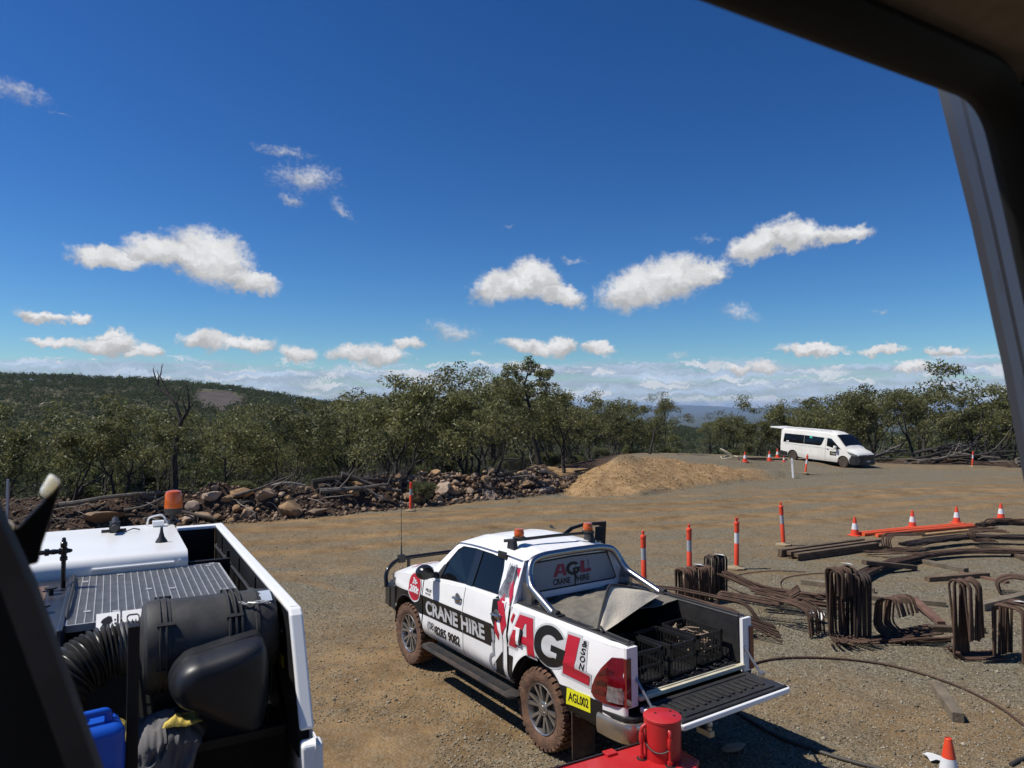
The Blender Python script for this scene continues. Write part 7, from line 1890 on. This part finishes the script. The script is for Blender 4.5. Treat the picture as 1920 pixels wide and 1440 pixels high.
long_bundle('dark stack of long bars with hooked ends behind the curved bundle', spl([flat_ground(1692, 1036), flat_ground(1760, 1026), flat_ground(1840, 1020), flat_ground(1990, 1024)]), 27, .035, .014, RUSTD, .16)
long_bundle('upper dark stack of long bars at the right edge, highest on the bearers', spl([flat_ground(1835, 1008), flat_ground(1880, 1003), flat_ground(2010, 1003)]), 27, .035, .014, RUSTD, .30, 4)
q = flat_ground(1705, 1042); bundle('fan of hooked bar ends at the left end of the dark long stack', (q.x - .25, q.y + .2, q.z + .02), R(10), [(.9, 0, .40), (.0, 0, .42), (-.10, 0, .30), (-.05, 0, .05), (.55, 0, .02)], 7, .06, .015, .08, None, fan=.6)
q = flat_ground(1850, 1028); bundle('tied hooked bar ends in the middle of the dark long stacks', (q.x - .25, q.y, q.z + .1), R(-5), [(.7, 0, .36), (.0, 0, .34), (-.08, 0, .22), (.0, 0, .05), (.45, 0, .10)], 8, .05, .015, .07, None, fan=.5)
q = flat_ground(1880, 1010); bundle('hooked bars on top of the upper dark stack at the right edge', (q.x - .3, q.y, q.z + .35), R(5), [(1.0, 0, .12), (.1, 0, .14), (-.05, 0, .05), (.1, 0, -.02)], 7, .05, .015, .06, None, fan=.4)
q = flat_ground(1665, 1048); bundle('loose thin bar ends scattered left of the dark long stack', (q.x, q.y, q.z + .02), R(-25), [(-.5, 0, .05), (.2, 0, .12), (.8, 0, .2)], 7, .05, .012, .1, None, fan=1.0, jit=.06)
beam(flat_ground(1726, 1010), flat_ground(1862, 995), .09, .07, 'pale orange timber lying behind the dark long bar stack', mat('new_pine', (.42, .24, .10), .8, 0, .2, 6), .05)
beam(flat_ground(1900, 1044), flat_ground(1940, 1060), .12, .10, 'timber bearer under the curved bundle at the right edge', TIMB)
# single bars bent into wide hoops on the ground
def hoop(label, pts, rad, mtl, name='steel_bar', cat='steel bar', z=.02):
    P_ = spl([flat_ground(*p) + Vector((0, 0, z)) for p in pts], 48); m = MB(); m.tube(P_, rad, 7); o = m.build(name, mtl, None, smooth=60); return tag(o, label, cat)
hoop('single long rusty bar bent in a wide curve across open gravel behind the tailgate', [(1385, 1262), (1430, 1244), (1500, 1238), (1600, 1242), (1690, 1256), (1790, 1288), (1870, 1328), (1925, 1370), (1960, 1410)], .015, RUST)
hoop('thin rusty bar curled in a half circle behind the low tagged stirrups', [(1510, 1075), (1450, 1073), (1395, 1078), (1366, 1088), (1362, 1098), (1378, 1108), (1400, 1118), (1430, 1126)], .010, RUST)
hoop('thin curled bar left of the tall tagged bundle', [(1560, 1076), (1510, 1080), (1475, 1086), (1464, 1094), (1466, 1104), (1480, 1112)], .010, RUST)
hoop('black hose lying in the shadow of the dropped tailgate', [(1375, 1330), (1400, 1350), (1460, 1385), (1520, 1408), (1580, 1428), (1660, 1450)], .022, mat('hose_black', (.045, .038, .030), .6, 0, .3, 6), 'hose', 'hose')
hoop('thin bar lying half buried left of the tall tagged stirrups', [(1640, 1134), (1625, 1135), (1560, 1133)], .008, RUST)
hoop('brown hose end at the bottom right of the yard', [(1895, 1440), (1920, 1428), (1950, 1425)], .018, MATS['hose_black'], 'hose', 'hose')
q = flat_ground(1375, 1408); o = linked('rock', RM[2], None, (q.x, q.y, q.z + .03), (0, 0, .4), (.19, .07, .05)); tag(o, 'flat pale stone lying in the shadow under the tailgate', 'rock')
T_ = thing('tow_hitch', 'steel tow ball hitch seen in shadow under the open tailgate', 'tow hitch', (0, 0, 0)); m = MB(); m.box(-2.98, -2.82, -.03, .03, .42, .47); m.lathe([(.02, .47), (.02, .50), (.025, .505), (.03, .53), (.02, .555), (.001, .56)], (-2.95, 0, 0), (0, 0, 1), 12); m.build('ball_mount', MATS['zinc_steel'], T_); ute_place(T_, (0, 0, 0))
for (u, v, w) in ((1745, 1418, .10), (1690, 1425, .06)):
    pass
q = flat_ground(1728, 1420); m = MB(); m.grid(lambda i, j: Vector((q.x + i * .05, q.y - j * .05 - .015 * i, q.z + .02 + .03 * abs(math.sin(i * 2 + j)))), range(4), range(4)); o = m.build('litter_bag', MATS['white_plastic'], None, solid=.003); tag(o, 'torn white plastic scrap on the gravel beside the nearest cone', 'plastic scrap')

# ================================================================== the white van (x forward, y left)
def van():
    p0 = Vector((22.05, 46.6, 0)); pr = Vector((20.9, 50.6, 0))
    VF = on_ground(1587, 877); 
    hd = math.atan2(-.72, .42)
    f = Vector((math.cos(hd), math.sin(hd), 0))
    c = Vector((21.15, 48.4, 0)); zf = gz(c.x + f.x * 1.9, c.y + f.y * 1.9); zr = gz(c.x - f.x * 1.95, c.y - f.y * 1.95)
    V = thing('van', 'white high-roof passenger van parked at the edge of the bush with tailgate raised', 'van', (c.x, c.y, (zf + zr) / 2), (0, math.atan2(zr - zf, 3.86), hd))
    VW = mat('van_white', (.85, .83, .76), .3, 0, .03, 2, dirt=((.42, .34, .22), .25, 1.3))
    L0, L1 = -2.95, 2.95
    st = [(-2.95, 2.15), (-2.90, 2.24), (-2.6, 2.27), (-1, 2.28), (.6, 2.27), (1.0, 2.22), (1.25, 2.12), (1.5, 1.95), (1.95, 1.52), (2.25, 1.25), (2.6, 1.12), (2.85, .98), (2.95, .80)]
    top = lambda x: float(np.interp(x, [s[0] for s in st], [s[1] for s in st]))
    plan = lambda x: .955 - .10 * max(0, (x - 2.2) / .75) ** 2 - .03 * max(0, (-2.75 - x) / .2) ** 2
    def sec(x, t):      # half section from sill to roof centre, t 0..1
        T = top(x); w = plan(x); zb = .32
        if t < .72:
            q = t / .72; z = zb + (min(T, T * .93) - zb) * q; y = w - .14 * max(0, (z - 1.05) / 1.2) ** 1.5 - .05 * max(0, (.5 - z) / .2) ** 2
        else:
            q = (t - .72) / .28; z0 = T * .93; y0 = w - .14 * max(0, (z0 - 1.05) / 1.2) ** 1.5; a = q * math.pi / 2
            y = y0 * (1 - q) if q > .35 else y0 * (1 - q); z = z0 + (T - z0) * math.sin(min(1, q * 1.6) * math.pi / 2)
        return y, z
    hubs = (1.95, -1.91)
    def vy(x, z): 
        return plan(x) - .14 * max(0, (z - 1.05) / 1.2) ** 1.5 - .05 * max(0, (.5 - z) / .2) ** 2
    m = MB()
    xs = sorted(set([-2.95, -2.9, -2.7, -2.5, -1, 0, .6, 1.0, 1.25, 1.5, 2.5, 2.6, 2.75, 2.85, 2.92, 2.95] + [h + .42 * math.cos(a * math.pi / 12) for h in hubs for a in range(13)]))
    for s in (1, -1):
        def pt(x, j):
            T = top(x); zb = max(.30, *[(.36 + math.sqrt(max(0, .42 ** 2 - (x - h) ** 2))) if abs(x - h) < .42 else .30 for h in hubs]); z1 = T * .935
            if j <= 10: z = zb + (z1 - zb) * j / 10; return (x, s * vy(x, z), z)
            q = (j - 10) / 6; y0 = vy(x, z1); return (x, s * y0 * (1 - q), z1 + (T - z1) * math.sin(min(1, q * 1.5) * math.pi / 2))
        m.grid(pt, xs, range(17), flip=(s < 0))
    # nose and tail
    m.grid(lambda t, j: (2.95 + .05 * math.sin(t * 3.14), (j - 6) / 6 * vy(2.95, .7), .30 + .5 * t), np.linspace(0, 1, 5), range(13))
    m.prism([(-.9, .45), (.9, .45), (.86, 2.05), (.7, 2.15), (-.7, 2.15), (-.86, 2.05)], lambda y, z, w: (-2.95 + w, y, z), -.01, .02, [[(-.78, .8), (.78, .8), (.74, 2.0), (-.74, 2.0)]])
    m.build('body', VW, V, smooth=35, merge=.002)
    for s in (-1, 1):
        SF = lambda u, v, w: (u, s * (vy(u, v) + w), v)
        for poly in ([(-2.72, 1.27), (-2.66, 1.86), (-1.05, 1.86), (-1.05, 1.27)], [(-1.03, 1.27), (-1.03, 1.86), (.52, 1.82), (.34, 1.36), (.20, 1.27)], [(.72, 1.30), (.72, 1.82), (1.02, 1.80), (1.30, 1.58), (1.78, 1.16), (1.3, 1.20)]):
            g = MB(); g.cprism(poly, SF, -.004, .008, step=.15); g.build('window', GLASS, V, smooth=60)
        g = MB(); g.cprism([(.62, .34), (.64, .34), (.64, 1.85), (.62, 1.85)], SF, .001, .003, step=.2); g.cprism([(-2.7, 1.16), (1.5, 1.10), (1.5, 1.115), (-2.7, 1.175)], SF, .0, .004, step=.2); g.build('shut_line', mat('shut_line', (.2, .2, .19), .6), V, smooth=60)
        g = MB(); g.cprism([(.74, 1.08), (.88, 1.08), (.88, 1.11), (.74, 1.11)], SF, .0, .03); g.build('handle', BLACKP, V)
        g = MB(); g.lathe([(.001, -.10), (.08, -.08), (.11, 0), (.10, .09), (.001, .12)], (1.45, s * 1.12, 1.26), (0, .3, 1), 12); mo = g.build('mirror', VW, V)
        g = MB(); g.tube([(1.48, s * .93, 1.16), (1.46, s * 1.08, 1.20)], .03, 6); g.build('mirror_arm', BLACKP, mo)
        for h in hubs:
            w = MB(); w.lathe([(.20, -.09), (.30, -.105), (.335, -.08), (.345, 0), (.335, .08), (.30, .105), (.21, .09)], (h, s * .84, .345), (0, s, 0), 28); wo = w.build('wheel', mat('van_tyre', (.07, .05, .038), .9, 0, .4, 8), V)
            w = MB(); w.lathe([(.215, .085), (.20, .05), (.15, .06), (.10, .075), (.06, .085), (.001, .085)], (h, s * .84, .345), (0, s, 0), 22); w.build('rim', mat('dusty_steel_rim', (.16, .13, .10), .5, .5, .3, 8), wo)
        g = MB(); g.cprism([(-2.93, .34), (-2.34, .34), (-2.34, .60), (-2.93, .66)], SF, .0, .015); g.cprism([(2.40, .30), (2.93, .30), (2.93, .80), (2.5, .78), (2.38, .6)], SF, .0, .02); g.build('corner_trim', BLACKP, V, smooth=40)
        g = MB(); g.cprism([(2.20, 1.06), (2.86, .92), (2.90, .82), (2.62, .82), (2.38, .92)], SF, -.004, .015); g.build('headlamp', MATS['lamp_glass'], V)
    # windscreen
    def wsn(t, q): x = 1.32 + t * .72; y = q * (vy(x, top(x) * .93) - .10 + .06 * t); return (x, y, top(x) + .012 - .03 * q * q)
    g = MB(); g.grid(wsn, np.linspace(0, 1, 8), np.linspace(-1, 1, 11)); g.build('windscreen', GLASS, V)
    # black front bumper, grille, plate
    g = MB(); g.prism([(2.48, .968), (2.80, .945), (3.0, .84), (3.08, .5), (3.08, -.5), (3.0, -.84), (2.80, -.945), (2.48, -.968)], lambda u, v, w: (u, v, w), .26, .86); fb = g.build('front_bumper', BLACKP, V, smooth=None, bevel=.04, seg=3)
    g = MB()
    for k in range(3): g.box(3.05, 3.085, -.55, .55, .66 + k * .05, .69 + k * .05)
    g.box(2.92, 2.99, -.72, .72, .84, .90); g.build('grille', BLACKG, fb, smooth=None)
    g = MB(); g.box(3.082, 3.092, -.18, .18, .46, .56); g.build('number_plate', mat('plate_cream', (.55, .53, .45), .5), fb, smooth=None)
    g = MB(); g.box(2.99, 3.005, -.1, .1, .85, .90); g.build('badge', CHROME, fb, smooth=None)
    # raised tailgate and dark inside
    g = MB(); g.prism([(-2.93, 2.20), (-3.02, 2.22), (-3.95, 2.25), (-4.0, 2.20), (-3.90, 2.16), (-2.95, 2.13)], lambda u, v, w: (u, w, v), -.82, .82); g.build('tailgate', VW, V, smooth=None, bevel=.02)
    g = MB(); g.box(-2.90, .2, -.80, .80, .45, 2.0); g.build('dark_interior', DARK, V, smooth=None)
    g = MB()
    for s in (1, -1): g.tube([(-2.9, s * .72, 1.85), (-3.5, s * .72, 2.17)], .012, 6)
    g.build('gas_strut', BLACKP, V)
    # roof rail, side sign, stickers
    s = -1; SF = lambda u, v, w: (u, s * (vy(u, v) + w), v)
    g = MB(); g.cprism([(.98, .72), (1.46, .72), (1.46, .98), (.98, .98)], SF, .0, .006); so = g.build('door_sign', mat('sign_black', (.03, .035, .025), .5), V)
    g = MB(); SG = lambda u, v, w: SF(1.46 - u, v, w) if False else SF(u, v, w)
    g.sheet([(1.03, .78), (1.08, .86), (1.14, .93), (1.20, .95), (1.15, .88), (1.10, .82)], SF, .009); g.build('emblem', mat('sign_gold', (.42, .34, .14), .5), so, smooth=None)
    g = MB()
    for k in range(4): g.sheet([(1.19 + k * .055, .80), (1.225 + k * .055, .80), (1.225 + k * .055, .86), (1.19 + k * .055, .86)], SF, .009)
    g.build('lettering', REFLECT, so, smooth=None)
    g = MB(); g.sheet([(-.62, 1.70), (-.42, 1.70), (-.42, 1.85), (-.62, 1.85)], SF, .012); g.build('sticker', mat('green_sticker', (.05, .42, .30), .5), V, smooth=None)
    g = MB(); g.sheet([(-2.45, 1.30), (-2.25, 1.30), (-2.25, 1.38), (-2.45, 1.38)], SF, .012); g.build('sticker', STICK, V, smooth=None)
    g = MB(); g.box(-2.8, .9, -.72, -.69, 2.255, 2.275); g.box(-2.8, .9, .69, .72, 2.255, 2.275); g.build('roof_rail', BLACKP, V, smooth=None)
van()
def P45(u, v): q = on_ground(u, v); return q
q = P45(1397, 866); cone(q.x, q.y, .62, 'small orange cone in front of the coiled pale hose left of the van')
q = P45(1443, 864); cone(q.x, q.y, .62, 'orange cone between the hose coil and the back of the van')
q = P45(1458, 858); cone(q.x, q.y, .66, 'orange cone tight behind the open back of the van')
q = P45(1470, 866); cone(q.x, q.y, .38, 'short orange cone by the rear wheel of the van')
q = P45(1392, 864); m = MB(); m.tube([(q.x + .55 * math.cos(a * .35) - .6, q.y + .6 + .5 * math.sin(a * .35), q.z + .10 + .02 * (a % 7) + (.55 * math.exp(-((a - 9) / 4) ** 2))) for a in range(44)], .035, 6); o = m.build('hose_coil', mat('pale_hose', (.45, .40, .27), .6, 0, .1, 6), None); tag(o, 'loose coil of pale hose on the gravel pad left of the van', 'hose')
q = P45(1405, 862); beam((q.x - 1.0, q.y, q.z), (q.x + 1.0, q.y, q.z), .4, .14, 'low dark timber skid under the pale hose coil', TIMB)
q = P45(1452, 863); beam((q.x - 1.2, q.y + .3, q.z), (q.x + .9, q.y + .2, q.z), .3, .10, 'low timber skid behind the cones at the back of the van', TIMB)
# post showing far left behind the crane
q = gxyz(-14.6, 20.8); m = MB(); m.box(-.035, .035, -.02, .02, -.1, 1.45); o = m.build('steel_post', mat('galv_post', (.36, .38, .42), .5, .5, .1, 9), None, smooth=None); o.location = q; tag(o, 'pale steel post standing in the bush at the far left', 'post')
q = on_bank(790, 940)
me, cm, _ = proto('shrub', 1, 2.0); t = thing('weed', 'small green weed at the foot of the red-white guide post', 'plant', (q.x, q.y - .1, gz(q.x, q.y - .1))); t.scale = (.42,) * 3; linked('stem', me, t); linked('leaves', cm, t)
# ================================================================== haze over the country
def haze():
    m = MB(); r, z0, z1 = 21990.0, -200.0, 75.0; n = 48
    vs = [(r * math.cos(2 * math.pi * k / n), r * math.sin(2 * math.pi * k / n), z) for z in (z0, z1) for k in range(n)]
    fs = [tuple(range(n - 1, -1, -1)), tuple(range(n, 2 * n))] + [(k, (k + 1) % n, n + (k + 1) % n, n + k) for k in range(n)]
    m.add(vs, fs); hm = bpy.data.materials.new('haze'); hm.use_nodes = True; N, L = hm.node_tree.nodes, hm.node_tree.links; N.clear()
    out = N.new('ShaderNodeOutputMaterial'); v = N.new('ShaderNodeVolumePrincipled'); v.inputs['Color'].default_value = (.50, .70, 1.0, 1); v.inputs['Density'].default_value = 5.5e-5; v.inputs['Anisotropy'].default_value = 0.1
    L.new(v.outputs[0], out.inputs['Volume']); o = m.build('haze', hm, None, smooth=None); tag(o, kind='stuff')
haze()
